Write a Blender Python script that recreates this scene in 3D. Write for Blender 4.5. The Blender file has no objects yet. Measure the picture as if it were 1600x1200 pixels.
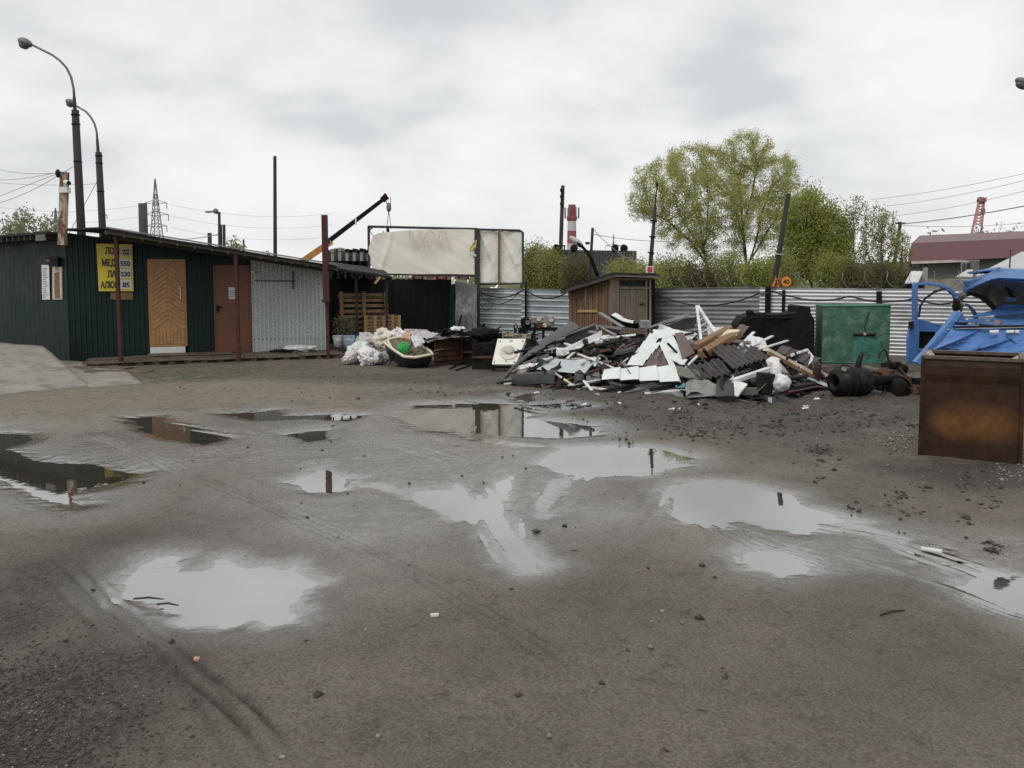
import bpy, math, random
import numpy as np
from mathutils import Vector, Matrix, noise as mn
S = bpy.context.scene
COL = S.collection
R = math.radians
V = Vector

# ---------------------------------------------------------------- camera
FPX, PITCH, CY, CAMH = 1250.0, R(4.0), 537.4, 1.65     # focal length in photo pixels (1600 wide)
cam = bpy.data.cameras.new("camera")
cam.sensor_width = 36.0
cam.lens = FPX * 36.0 / 1600.0
cam.shift_y = -(600.0 - CY) / 1600.0
cam.clip_end = 5000.0
co = bpy.data.objects.new("camera", cam); COL.objects.link(co)
co.location = (0, 0, CAMH); co.rotation_euler = (R(90) - PITCH, 0, 0)
S.camera = co

# ---------------------------------------------------------------- sky, sun, exposure
SUN_EL, SUN_AZ = R(52), R(215)
w = bpy.data.worlds.new("World"); S.world = w; w.use_nodes = True
nt = w.node_tree; nt.nodes.clear()
def nn(t, kind, **kw):
    n = t.nodes.new(kind)
    for k, v in kw.items(): setattr(n, k, v)
    return n
out = nn(nt, 'ShaderNodeOutputWorld'); bg = nn(nt, 'ShaderNodeBackground')
bg.inputs['Strength'].default_value = 0.1
sky = nn(nt, 'ShaderNodeTexSky', sky_type='NISHITA', sun_disc=False, sun_elevation=SUN_EL, sun_rotation=SUN_AZ)
tc = nn(nt, 'ShaderNodeTexCoord'); sep = nn(nt, 'ShaderNodeSeparateXYZ')
nt.links.new(tc.outputs['Generated'], sep.inputs[0])
zz = nn(nt, 'ShaderNodeMath', operation='MAXIMUM'); zz.inputs[1].default_value = 0.0
nt.links.new(sep.outputs['Z'], zz.inputs[0])
za = nn(nt, 'ShaderNodeMath', operation='ADD'); za.inputs[1].default_value = 0.38
nt.links.new(zz.outputs[0], za.inputs[0])
cmb = nn(nt, 'ShaderNodeCombineXYZ')
for i, a in enumerate('XY'):
    d = nn(nt, 'ShaderNodeMath', operation='DIVIDE')
    nt.links.new(sep.outputs[a], d.inputs[0]); nt.links.new(za.outputs[0], d.inputs[1])
    nt.links.new(d.outputs[0], cmb.inputs[i])
cmap = nn(nt, 'ShaderNodeMapping'); cmap.inputs['Location'].default_value = (5.6, 2.3, 0.0)
cmap.inputs['Scale'].default_value = (1.0, 1.15, 1.0)
nt.links.new(cmb.outputs[0], cmap.inputs[0])
cn = nn(nt, 'ShaderNodeTexNoise'); cn.inputs['Scale'].default_value = 2.3; cn.inputs['Detail'].default_value = 5.0
cn.inputs['Roughness'].default_value = 0.5; cn.inputs['Distortion'].default_value = 0.1
nt.links.new(cmap.outputs[0], cn.inputs['Vector'])
cr = nn(nt, 'ShaderNodeValToRGB')
e = cr.color_ramp.elements
e[0].position = 0.35; e[0].color = (0.60, 0.617, 0.628, 1)
e[1].position = 0.62; e[1].color = (0.85, 0.86, 0.858, 1)
k = cr.color_ramp.elements.new(0.49); k.color = (0.75, 0.765, 0.77, 1)
nt.links.new(cn.outputs['Fac'], cr.inputs[0])
# thin bright band of cloud towards the horizon
hr = nn(nt, 'ShaderNodeMapRange'); hr.inputs['From Min'].default_value = 0.0; hr.inputs['From Max'].default_value = 0.22
hr.inputs['To Min'].default_value = 0.55; hr.inputs['To Max'].default_value = 0.0
nt.links.new(zz.outputs[0], hr.inputs['Value'])
hm = nn(nt, 'ShaderNodeMixRGB'); hm.inputs[2].default_value = (0.835, 0.845, 0.835, 1)
nt.links.new(hr.outputs[0], hm.inputs[0]); nt.links.new(cr.outputs[0], hm.inputs[1])
sc10 = nn(nt, 'ShaderNodeVectorMath', operation='SCALE'); sc10.inputs['Scale'].default_value = 10.3
nt.links.new(hm.outputs[0], sc10.inputs[0])
mx = nn(nt, 'ShaderNodeMixRGB'); mx.inputs[0].default_value = 0.965
nt.links.new(sky.outputs[0], mx.inputs[1]); nt.links.new(sc10.outputs[0], mx.inputs[2])
nt.links.new(mx.outputs[0], bg.inputs['Color']); nt.links.new(bg.outputs[0], out.inputs[0])

sl = bpy.data.lights.new("sun", 'SUN'); sl.energy = 1.15; sl.angle = R(30); sl.color = (1.0, 0.96, 0.9)
so = bpy.data.objects.new("sun", sl); COL.objects.link(so)
so.rotation_euler = (R(90) - SUN_EL, 0, math.pi - SUN_AZ)
S.view_settings.view_transform = 'Standard'; S.view_settings.look = 'None'
S.view_settings.exposure = 0.1; S.view_settings.gamma = 1.0; S.view_settings.use_curve_mapping = False
S.render.engine = 'CYCLES'
S.cycles.use_denoising = False; S.cycles.use_adaptive_sampling = False; S.cycles.sample_clamp_indirect = 4.0
S.cycles.max_bounces = 8
S.cycles.transparent_max_bounces = 16

# ---------------------------------------------------------------- pixel <-> place
_F = V((0, math.cos(PITCH), -math.sin(PITCH))); _U = V((0, math.sin(PITCH), math.cos(PITCH)))
def ray(px, py): return _F + V((1, 0, 0)) * ((px - 800) / FPX) + _U * ((CY - py) / FPX)
def W(px, py, Y):
    d = ray(px, py); return V((0, 0, CAMH)) + d * (Y / d.y)
def G(px, py, z=0.0):
    d = ray(px, py); return V((0, 0, CAMH)) + d * ((z - CAMH) / d.z)
class Plane:                                   # an upright plane through two ground points
    def __init__(s, A, B):
        s.A = V((A[0], A[1], 0)); s.d = V((B[0] - A[0], B[1] - A[1], 0)); s.L = s.d.length; s.d.normalize()
        s.n = V((s.d.y, -s.d.x, 0))            # towards the camera
        if s.n.y > 0: s.n = -s.n
    def at(s, px, py):
        r = ray(px, py); o = V((0, 0, CAMH))
        p = o + r * ((s.A - o).dot(s.n) / r.dot(s.n))
        return (p - s.A).dot(s.d), p.z
    def p(s, u, z, off=0.0): return s.A + s.d * u + s.n * off + V((0, 0, z))
    def px(s, x, y, off=0.0):
        u, z = s.at(x, y); return s.p(u, z, off)

# ---------------------------------------------------------------- noise
def _h(ix, iy, seed):
    n = (ix.astype(np.int64) * 374761393 + iy.astype(np.int64) * 668265263 + seed * 1274126177) & 0xffffffff
    n = ((n ^ (n >> 13)) * 1274126177) & 0xffffffff
    return ((n ^ (n >> 16)) & 0xffff) / 65535.0
def vn(x, y, seed=0):
    x = np.asarray(x, float); y = np.asarray(y, float)
    ix = np.floor(x); iy = np.floor(y); fx = x - ix; fy = y - iy
    fx = fx * fx * fx * (fx * (fx * 6 - 15) + 10); fy = fy * fy * fy * (fy * (fy * 6 - 15) + 10)
    a = _h(ix, iy, seed); b = _h(ix + 1, iy, seed); c = _h(ix, iy + 1, seed); d = _h(ix + 1, iy + 1, seed)
    return (a * (1 - fx) + b * fx) * (1 - fy) + (c * (1 - fx) + d * fx) * fy
def fbm(x, y, oct=4, seed=0, gain=0.5):
    t = 0; a = 1.0; s = 0
    for i in range(oct):
        t = t + a * (vn(x * 2 ** i + i * 17.3, y * 2 ** i - i * 9.1, seed + i) - 0.5) * 2; s += a; a *= gain
    return t / s
def sstep(a, b, x):
    t = np.clip((x - a) / (b - a), 0, 1); return t * t * (3 - 2 * t)

# ---------------------------------------------------------------- materials
MATS = {}
def mat(name, col, rough=0.7, metal=0.0, var=0.25, scale=3.0, col2=None, c2=(0.5, 0.7), bump=0.0, bscale=40.0,
        stretch=(1, 1, 1), grime=0.0, spec=0.5, sub=0.0):
    m = bpy.data.materials.new(name); m.use_nodes = True; t = m.node_tree
    b = t.nodes['Principled BSDF']; b.inputs['Metallic'].default_value = metal
    b.inputs['Specular IOR Level'].default_value = spec
    tc = nn(t, 'ShaderNodeTexCoord'); mp = nn(t, 'ShaderNodeMapping'); mp.inputs['Scale'].default_value = stretch
    t.links.new(tc.outputs['Object'], mp.inputs[0])
    n = nn(t, 'ShaderNodeTexNoise'); n.inputs['Scale'].default_value = scale; n.inputs['Detail'].default_value = 6
    n.inputs['Roughness'].default_value = 0.65
    t.links.new(mp.outputs[0], n.inputs['Vector'])
    mr = nn(t, 'ShaderNodeMapRange'); mr.inputs['From Min'].default_value = 0.3; mr.inputs['From Max'].default_value = 0.7
    t.links.new(n.outputs['Fac'], mr.inputs['Value'])
    m1 = nn(t, 'ShaderNodeMixRGB')
    m1.inputs[1].default_value = tuple(c * (1 - var) for c in col) + (1,)
    m1.inputs[2].default_value = tuple(min(1, c * (1 + var)) for c in col) + (1,)
    t.links.new(mr.outputs[0], m1.inputs[0]); last = m1.outputs[0]
    if col2:
        n2 = nn(t, 'ShaderNodeTexNoise'); n2.inputs['Scale'].default_value = scale * 0.8; n2.inputs['Detail'].default_value = 8
        n2.inputs['Roughness'].default_value = 0.7
        mp2 = nn(t, 'ShaderNodeMapping'); mp2.inputs['Scale'].default_value = stretch; mp2.inputs['Location'].default_value = (5.3, 1.7, 3.1)
        t.links.new(tc.outputs['Object'], mp2.inputs[0]); t.links.new(mp2.outputs[0], n2.inputs['Vector'])
        r2 = nn(t, 'ShaderNodeMapRange'); r2.inputs['From Min'].default_value = c2[0]; r2.inputs['From Max'].default_value = c2[1]
        t.links.new(n2.outputs['Fac'], r2.inputs['Value'])
        m2 = nn(t, 'ShaderNodeMixRGB'); m2.inputs[2].default_value = tuple(col2) + (1,)
        t.links.new(r2.outputs[0], m2.inputs[0]); t.links.new(last, m2.inputs[1]); last = m2.outputs[0]
    t.links.new(last, b.inputs['Base Color'])
    rr = nn(t, 'ShaderNodeMapRange'); rr.inputs['From Min'].default_value = 0.3; rr.inputs['From Max'].default_value = 0.7
    rr.inputs['To Min'].default_value = max(0.02, rough - 0.12); rr.inputs['To Max'].default_value = min(1, rough + 0.12)
    t.links.new(n.outputs['Fac'], rr.inputs['Value']); t.links.new(rr.outputs[0], b.inputs['Roughness'])
    if bump:
        n3 = nn(t, 'ShaderNodeTexNoise'); n3.inputs['Scale'].default_value = bscale; n3.inputs['Detail'].default_value = 4
        t.links.new(mp.outputs[0], n3.inputs['Vector'])
        bp = nn(t, 'ShaderNodeBump'); bp.inputs['Strength'].default_value = bump; bp.inputs['Distance'].default_value = 0.02
        t.links.new(n3.outputs['Fac'], bp.inputs['Height']); t.links.new(bp.outputs[0], b.inputs['Normal'])
    MATS[name] = m; return m
def leafmat(name, c1, c2):
    m = bpy.data.materials.new(name); m.use_nodes = True; t = m.node_tree; t.nodes.clear()
    o = nn(t, 'ShaderNodeOutputMaterial'); d = nn(t, 'ShaderNodeBsdfDiffuse'); tr = nn(t, 'ShaderNodeBsdfTranslucent')
    mixs = nn(t, 'ShaderNodeMixShader'); mixs.inputs[0].default_value = 0.45
    tc = nn(t, 'ShaderNodeTexCoord')
    n = nn(t, 'ShaderNodeTexNoise'); n.inputs['Scale'].default_value = 0.9; n.inputs['Detail'].default_value = 8; n.inputs['Roughness'].default_value = 0.8
    t.links.new(tc.outputs['Object'], n.inputs['Vector'])
    mr = nn(t, 'ShaderNodeMapRange'); mr.inputs['From Min'].default_value = 0.32; mr.inputs['From Max'].default_value = 0.68
    t.links.new(n.outputs['Fac'], mr.inputs['Value'])
    mi = nn(t, 'ShaderNodeMixRGB'); mi.inputs[1].default_value = c1 + (1,); mi.inputs[2].default_value = c2 + (1,)
    t.links.new(mr.outputs[0], mi.inputs[0])
    t.links.new(mi.outputs[0], d.inputs[0]); t.links.new(mi.outputs[0], tr.inputs[0])
    t.links.new(d.outputs[0], mixs.inputs[1]); t.links.new(tr.outputs[0], mixs.inputs[2]); t.links.new(mixs.outputs[0], o.inputs[0])
    return m

# ---------------------------------------------------------------- mesh building
class M:
    def __init__(s): s.v = []; s.f = []
    def add(s, vs, fs):
        o = len(s.v); s.v += [tuple(p) for p in vs]; s.f += [tuple(i + o for i in f) for f in fs]; return s
    def box(s, c, size, rot=None):
        hx, hy, hz = size[0] / 2, size[1] / 2, size[2] / 2; c = V(c); vs = []
        for x, y, z in ((-1,-1,-1),(1,-1,-1),(1,1,-1),(-1,1,-1),(-1,-1,1),(1,-1,1),(1,1,1),(-1,1,1)):
            p = V((x * hx, y * hy, z * hz)); vs.append(c + (rot @ p if rot else p))
        return s.add(vs, [(0,3,2,1),(4,5,6,7),(0,1,5,4),(1,2,6,5),(2,3,7,6),(3,0,4,7)])
    def beam(s, a, b, w, h=None, up=(0, 0, 1), w2=None):
        a = V(a); b = V(b); h = h or w; d = (b - a).normalized(); u = V(up)
        if abs(d.dot(u)) > 0.98: u = V((0, 1, 0))
        sd = d.cross(u).normalized(); u = sd.cross(d); k = (w2 / w) if w2 else 1.0
        vs = []
        for p, q in ((a, 1.0), (b, k)):
            for x, y in ((-1,-1),(1,-1),(1,1),(-1,1)): vs.append(p + sd * (x * w / 2 * q) + u * (y * h / 2 * q))
        return s.add(vs, [(0,1,2,3),(7,6,5,4),(0,4,5,1),(1,5,6,2),(2,6,7,3),(3,7,4,0)])
    def tube(s, pts, r, n=8, cap=True):
        pts = [V(p) for p in pts]; m = len(pts); rs = r if isinstance(r, (list, tuple)) else [r] * m
        vs = []; fs = []; ref = V((0.31, 0.17, 0.93)).normalized(); side = None
        for i, p in enumerate(pts):
            t = ((pts[min(i + 1, m - 1)] - pts[max(i - 1, 0)])).normalized()
            if side is None:
                side = t.cross(ref); side = side.normalized() if side.length > 0.05 else t.cross(V((1, 0, 0))).normalized()
            else:
                side = (side - t * side.dot(t)).normalized()
            up = side.cross(t)
            for j in range(n):
                a = 2 * math.pi * j / n; vs.append(p + (side * math.cos(a) + up * math.sin(a)) * rs[i])
        for i in range(m - 1):
            for j in range(n):
                k = (j + 1) % n; fs.append((i * n + j, i * n + k, (i + 1) * n + k, (i + 1) * n + j))
        if cap: fs.append(tuple(range(n - 1, -1, -1))); fs.append(tuple((m - 1) * n + j for j in range(n)))
        return s.add(vs, fs)
    def patch(s, c, nu=1, nv=1, disp=None, th=0.004, warp=None):
        p00, p10, p11, p01 = [np.array(V(q)) for q in c]
        u, v = np.meshgrid(np.linspace(0, 1, nu + 1), np.linspace(0, 1, nv + 1), indexing='ij')
        U = u[..., None]; Q = v[..., None]
        P = p00 * (1 - U) * (1 - Q) + p10 * U * (1 - Q) + p11 * U * Q + p01 * (1 - U) * Q
        n0 = np.cross(p10 - p00 + p11 - p01, p01 - p00 + p11 - p10); n0 = n0 / (np.linalg.norm(n0) + 1e-9)
        if disp is not None: P = P + n0 * disp(u, v)[..., None]
        if warp is not None: P = P + warp(u, v)
        du = np.gradient(P, axis=0); dv = np.gradient(P, axis=1); nr = np.cross(du, dv)
        nr = nr / (np.linalg.norm(nr, axis=-1, keepdims=True) + 1e-9)
        B = P - nr * th; a, b = nu + 1, nv + 1
        vs = list(map(tuple, P.reshape(-1, 3))) + list(map(tuple, B.reshape(-1, 3))); o = a * b; fs = []
        for i in range(nu):
            for j in range(nv):
                q = (i * b + j, (i + 1) * b + j, (i + 1) * b + j + 1, i * b + j + 1)
                fs.append(q); fs.append(tuple(x + o for x in q[::-1]))
        for i in range(nu):
            q0, q1 = i * b, (i + 1) * b; fs.append((q1, q0, q0 + o, q1 + o))
            q0, q1 = i * b + nv, (i + 1) * b + nv; fs.append((q0, q1, q1 + o, q0 + o))
        for j in range(nv):
            q0, q1 = j, j + 1; fs.append((q0, q1, q1 + o, q0 + o))
            q0, q1 = nu * b + j, nu * b + j + 1; fs.append((q1, q0, q0 + o, q1 + o))
        return s.add(vs, fs)
    def prism(s, pts, vec):
        pts = [V(p) for p in pts]; vec = V(vec); n = len(pts)
        fs = [tuple(range(n)), tuple(range(2 * n - 1, n - 1, -1))]
        for i in range(n): j = (i + 1) % n; fs.append((j, i, i + n, j + n))
        return s.add(pts + [p + vec for p in pts], fs)
    def strip(s, A, B, vec):                       # ribbon between two polylines, given a thickness
        n = len(A); vs = [V(p) for p in A] + [V(p) for p in B]; vec = V(vec); vs += [p + vec for p in vs]; fs = []; o = 2 * n
        for i in range(n - 1):
            fs += [(i, i + 1, n + i + 1, n + i), (o + n + i, o + n + i + 1, o + i + 1, o + i),
                   (i + 1, i, o + i, o + i + 1), (n + i, n + i + 1, o + n + i + 1, o + n + i)]
        fs += [(0, n, o + n, o), (2 * n - 1, n - 1, o + n - 1, o + 2 * n - 1)]
        return s.add(vs, fs)
    def lathe(s, prof, o, ax=(0, 0, 1), n=20):
        o = V(o); ax = V(ax).normalized(); a = ax.orthogonal().normalized(); b = ax.cross(a); vs = []; fs = []
        for r, h in prof:
            for j in range(n):
                t = 2 * math.pi * j / n; vs.append(o + ax * h + (a * math.cos(t) + b * math.sin(t)) * r)
        for i in range(len(prof) - 1):
            for j in range(n):
                k = (j + 1) % n; fs.append((i * n + j, i * n + k, (i + 1) * n + k, (i + 1) * n + j))
        return s.add(vs, fs)
    def torus(s, c, R_, r, ax=(0, 0, 1), n=24, m=8):
        c = V(c); ax = V(ax).normalized(); a = ax.orthogonal().normalized(); b = ax.cross(a)
        s.tube([c + (a * math.cos(2 * math.pi * i / n) + b * math.sin(2 * math.pi * i / n)) * R_ for i in range(n + 1)], r, m, False); return s
    def blob(s, c, size, seed=0, amp=0.25, fr=2.0, n=16, rot=None, power=1.0, ridge=0.0):
        c = V(c); vs = []; fs = []; m = n * 2
        for i in range(n + 1):
            th = math.pi * i / n
            for j in range(m):
                ph = 2 * math.pi * j / m
                d = V((math.sin(th) * math.cos(ph), math.sin(th) * math.sin(ph), math.cos(th)))
                q = mn.noise(d * fr + V((seed * 7.7, seed * 3.1, seed))) * amp + mn.noise(d * fr * 2.7 + V((seed, 9, 3))) * amp * 0.45
                if ridge: q -= abs(mn.noise(d * fr * 1.8 + V((2, seed * 5.0, 7)))) * ridge
                e = V([math.copysign(abs(x) ** power, x) for x in d])
                p = V((e.x * size[0], e.y * size[1], e.z * size[2])) * (1 + q)
                vs.append(c + (rot @ p if rot else p))
        for i in range(n):
            for j in range(m):
                k = (j + 1) % m; fs.append((i * m + j, (i + 1) * m + j, (i + 1) * m + k, i * m + k))
        return s.add(vs, fs)
    def build(s, name, m, parent=None, smooth=False, bevel=0.0):
        me = bpy.data.meshes.new(name); me.from_pydata(s.v, [], s.f); me.materials.append(m)
        return place(me, name, parent, smooth, bevel)
def place(me, name, parent=None, smooth=False, bevel=0.0):
    if smooth: me.polygons.foreach_set('use_smooth', [True] * len(me.polygons))
    o = bpy.data.objects.new(name, me); COL.objects.link(o)
    if parent is not None:
        o.parent = parent
        root = parent; mw = Matrix.Identity(4)
        chain = []
        while root is not None: chain.append(root); root = root.parent
        for q in reversed(chain): mw = mw @ q.matrix_parent_inverse @ q.matrix_basis if q.parent else q.matrix_basis.copy()
        o.matrix_parent_inverse = mw.inverted()
    if bevel:
        b = o.modifiers.new("bevel", 'BEVEL'); b.width = bevel; b.segments = 2; b.limit_method = 'ANGLE'
    return o
def npmesh(name, verts, quads, m):
    me = bpy.data.meshes.new(name); nv, nf = len(verts), len(quads); k = quads.shape[1]
    me.vertices.add(nv); me.vertices.foreach_set('co', np.ascontiguousarray(verts, dtype=np.float32).ravel())
    me.loops.add(nf * k); me.loops.foreach_set('vertex_index', np.ascontiguousarray(quads, dtype=np.int32).ravel())
    me.polygons.add(nf); me.polygons.foreach_set('loop_start', np.arange(0, nf * k, k, dtype=np.int32))
    me.update(calc_edges=True); me.materials.append(m); return me
def T(name, label, cat, loc=(0, 0, 0), group=None):
    o = bpy.data.objects.new(name, None); COL.objects.link(o); o.empty_display_size = 0.2
    o.location = loc; o['label'] = label; o['category'] = cat
    if group: o['group'] = group
    return o
def tag(o, label, cat, group=None, kind=None):
    o['label'] = label; o['category'] = cat
    if group: o['group'] = group
    if kind: o['kind'] = kind
    return o
def lab(o, label): o['label'] = label; return o
def copytree(o, label=None, group=None, parent=None):
    c = o.copy(); COL.objects.link(c); c.parent = parent
    if parent is not None: c.matrix_parent_inverse = o.matrix_parent_inverse.copy()
    if label: c['label'] = label
    if group: c['group'] = group
    for ch in list(o.children): copytree(ch, None, None, c)
    return c
def text(body, size, m, org, xd, yd, parent, name='lettering', bold=0.0, th=0.002, align='LEFT', sx=1.0, width=None):
    c = bpy.data.curves.new('t', 'FONT'); c.body = body; c.size = size; c.offset = bold; c.extrude = th; c.align_x = align; c.resolution_u = 3
    o = bpy.data.objects.new('t', c); COL.objects.link(o); bpy.context.view_layer.update()
    me = bpy.data.meshes.new_from_object(o.evaluated_get(bpy.context.evaluated_depsgraph_get()))
    bpy.data.objects.remove(o); bpy.data.curves.remove(c)
    if width:
        xs = [v.co.x for v in me.vertices]; x0_ = min(xs); sx = width / (max(xs) - x0_)
        for v in me.vertices: v.co.x -= x0_
    xd = V(xd).normalized(); yd = V(yd).normalized(); zd = xd.cross(yd)
    mt = Matrix((xd * sx, yd, zd)).transposed().to_4x4(); mt.translation = V(org); me.transform(mt)
    me.materials.clear(); me.materials.append(m); return place(me, name, parent)
def wire(a, b, sag, r, n=14, wob=0.0, seed=1):
    a = V(a); b = V(b); pts = []
    for i in range(n + 1):
        t = i / n; p = a.lerp(b, t); p.z -= sag * 4 * t * (1 - t)
        if wob: p += mn.noise_vector(p * 1.7 + V((seed, seed, seed))) * wob * min(1, 6 * t * (1 - t))
        pts.append(p)
    return M().tube(pts, r, 5)
def crum(amp, f=3.0, seed=0, fold=0.0):
    def d(u, v):
        q = fbm(u * f + seed * 3.3, v * f + seed * 1.9, 4, seed) * amp
        if fold: q = q + np.abs(fbm(u * f * .6 + seed, v * f * .6 - seed, 2, seed + 9)) * fold
        return q
    return d
def creases(seed, n, amp):                       # folded metal: a few straight sharp folds
    r_ = np.random.RandomState(seed); K_ = [(r_.uniform(-1, 1), r_.uniform(-1, 1), r_.uniform(.1, .9), r_.uniform(.1, .9), r_.uniform(-.4, 1)) for _ in range(n)]
    return lambda u, v: sum(amp * w_ * np.abs(a * (u - c) * 2 + b * (v - d)) for a, b, c, d, w_ in K_)
def ribsu(n, depth, flat=0.35):                  # trapezoid ribs counted along u
    def d(u, v):
        t = np.abs(((u * n) % 1.0) - 0.5) * 2
        return np.clip((t - flat) / 0.25, 0, 1) * depth
    return d
def ribsv(n, depth, flat=0.35):
    f = ribsu(n, depth, flat)
    return lambda u, v: f(v, u)
def add_f(*fs): return lambda u, v: sum(f(u, v) for f in fs)
# ================================================================ GROUND
def axis(segs):
    out_ = []
    for a, b, s in segs: out_.append(np.arange(a, b, s))
    return np.concatenate(out_)
far_ = np.array([15, 18, 22, 28, 36, 48, 65, 90, 130, 190, 280, 420, 650, 1000, 1600.])
gx = np.concatenate([-far_[::-1], axis([(-14, -4.6, .05), (-4.6, 4.6, .0155), (4.6, 14, .05)]), [14.0], far_])
gy = np.concatenate([[-400, -150, -60, -25, -10, -4, -1, .5, 1.2, 1.8], axis([(2.3, 5, .0105), (5, 8, .016), (8, 13, .03), (13, 26, .07)]),
                     [26, 27, 28.5, 30, 33, 37, 42, 50, 60, 75, 95, 130, 180, 260, 400, 700, 1200, 2500]])
GX, GY = np.meshgrid(gx, gy, indexing='ij')
PUD = [
 ([(197,912),(215,893),(245,873),(280,872),(283,893),(315,892),(335,878),(352,872),(380,886),(440,892),(462,886),(480,905),(497,913),(470,925),(458,945),(458,975),(420,982),(395,970),(350,980),(300,975),(270,955),(240,935),(200,935)], 'wide cloud reflecting puddle nearest the camera on the left'),
 ([(-90,672),(0,678),(46,680),(44,690),(8,703),(60,722),(130,726),(190,737),(216,742),(190,753),(120,770),(108,778),(128,792),(90,788),(40,768),(0,748),(-90,720)], 'puddle running in from the left edge of the yard'),
 ([(197,654),(245,652),(290,667),(335,680),(352,688),(320,694),(262,687),(220,673)], 'dark puddle that mirrors the kiosk doors'),
 ([(345,648),(430,642),(440,650),(575,649),(545,659),(480,655),(400,658)], 'long thin puddle ahead of the wooden deck'),
 ([(452,680),(480,675),(507,674),(510,687),(480,691)], 'tiny puddle in the middle of the mud'),
 ([(620,652),(650,634),(740,631),(815,631),(835,634),(830,650),(820,655),(925,666),(934,680),(875,686),(800,683),(740,680),(660,673)], 'broad puddle mirroring the torn billboard'),
 ([(836,726),(880,700),(960,696),(1040,704),(1082,716),(1077,729),(1010,743),(950,746),(900,749)], 'oval puddle mirroring the tip of the big tree'),
 ([(452,756),(490,738),(510,732),(530,745),(562,748),(545,766),(515,771),(480,769)], 'small ragged puddle left of the branching one'),
 ([(630,770),(690,765),(728,757),(735,775),(760,780),(775,755),(800,746),(796,775),(785,800),(800,825),(830,860),(844,885),(820,895),(800,882),(780,850),(750,817),(720,819),(690,806),(660,790)], 'branching puddle with a tail along the wheel ruts'),
 ([(1035,770),(1065,754),(1110,754),(1170,761),(1230,774),(1250,789),(1290,805),(1350,820),(1250,836),(1190,821),(1150,815),(1120,823),(1075,821),(1050,801)], 'large bright puddle right of centre below the scrap heap'),
 ([(1153,866),(1190,854),(1240,861),(1270,880),(1264,898),(1220,902),(1175,892)], 'small round puddle beside the tyre track'),
 ([(1432,868),(1480,862),(1492,874),(1455,878)], 'tiny dark puddle near the white stick'),
 ([(1485,917),(1515,880),(1590,903),(1660,930),(1660,995),(1590,962),(1540,942)], 'puddle cut by the right edge of the yard'),
 ([(838,634),(880,630),(925,637),(880,643)], 'dark sliver of water beside the billboard puddle'),
 ([(803,620),(828,616),(832,626),(812,629)], 'tiny dark puddle at the edge of the broad one'),
]
def sdf(P, x, y):
    x0, y0 = P[:, 0], P[:, 1]; x1, y1 = np.roll(x0, -1), np.roll(y0, -1); d = np.full(x.shape, 1e9); ins = np.zeros(x.shape, bool)
    for a, b, c, e_ in zip(x0, y0, x1, y1):
        ex, ey = c - a, e_ - b; t = np.clip(((x - a) * ex + (y - b) * ey) / (ex * ex + ey * ey + 1e-12), 0, 1)
        d = np.minimum(d, np.hypot(x - a - t * ex, y - b - t * ey))
        cond = ((b > y) != (e_ > y)) & (x < (c - a) * (y - b) / (e_ - b + 1e-12) + a); ins ^= cond
    return np.where(ins, d, -d)
def near(pts, pad):
    x0, x1 = pts[:, 0].min() - pad, pts[:, 0].max() + pad; y0, y1 = pts[:, 1].min() - pad, pts[:, 1].max() + pad
    i0, i1 = np.searchsorted(gx, [x0, x1]); j0, j1 = np.searchsorted(gy, [y0, y1]); return slice(i0, i1), slice(j0, j1)
rough_zone = sstep(6.5, 11, GY) * sstep(-1.0, 4.0, GX + 0.0 * GY)
Z = 0.030 + 0.022 * fbm(GX * .45, GY * .45, 4, 3) + 0.006 * fbm(GX * 3, GY * 3, 4, 8) + 0.0030 * fbm(GX * 14, GY * 14, 3, 21)
Z += rough_zone * (0.030 * fbm(GX * 1.6, GY * 1.6, 4, 31) + 0.050 * fbm(GX * 5, GY * 5, 4, 37))
Z += sstep(8, 12, GY) * (0.012 * fbm(GX * 5, GY * 5, 3, 41))
nearmask = (np.abs(GX) < 14.5) & (GY > 2) & (GY < 26.5)
Z = np.where(nearmask, Z, np.clip(Z, 0.0, .04))
WET = np.zeros_like(Z); RUT = np.zeros_like(Z)
LEVEL = 0.004
for k_, (pts, _) in enumerate(PUD):
    P = np.array([G(*p)[:2] for p in pts]); sl_ = near(P, 1.3)
    x, y = GX[sl_], GY[sl_]; ext = max(.45, min(1.2, (P[:, 0].max() - P[:, 0].min()) * .3))
    d = sdf(P, x, y) + 0.05 * fbm(x * 3.5, y * 3.5, 3, 50 + k_) + 0.02 * fbm(x * 13, y * 13, 2, 60 + k_)
    prof = LEVEL - np.clip(d, -9, .35) * np.where(d > 0, .10, .055) + 0.0028 * fbm(x * 11, y * 11, 3, 70) * sstep(.25, 0, np.abs(d))
    m_ = sstep(-ext * .7, -0.02, d)
    Z[sl_] = Z[sl_] * (1 - m_) + prof * m_
    WET[sl_] = np.maximum(WET[sl_], sstep(-ext, 0.05, d))
for px in ([(540,750),(600,757),(655,772),(640,780),(590,769),(545,763)], [(1240,812),(1340,814),(1430,846),(1400,852),(1320,838)], [(828,800),(852,756),(890,746),(880,778),(868,810),(842,815)], [(700,660),(780,690),(850,700),(800,704),(720,690)],
           [(1380,846),(1470,876),(1520,905),(1500,915),(1420,880)]):
    P = np.array([G(*q)[:2] for q in px]); sl_ = near(P, .8); x, y = GX[sl_], GY[sl_]; d = sdf(P, x, y) + .09 * fbm(x * 4, y * 4, 4, 91)
    m_ = sstep(-.18, .06, d); WET[sl_] = np.maximum(WET[sl_], m_); Z[sl_] = Z[sl_] * (1 - .8 * m_) + .8 * m_ * (LEVEL + .003 + .003 * fbm(x * 9, y * 9, 3, 92))
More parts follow.
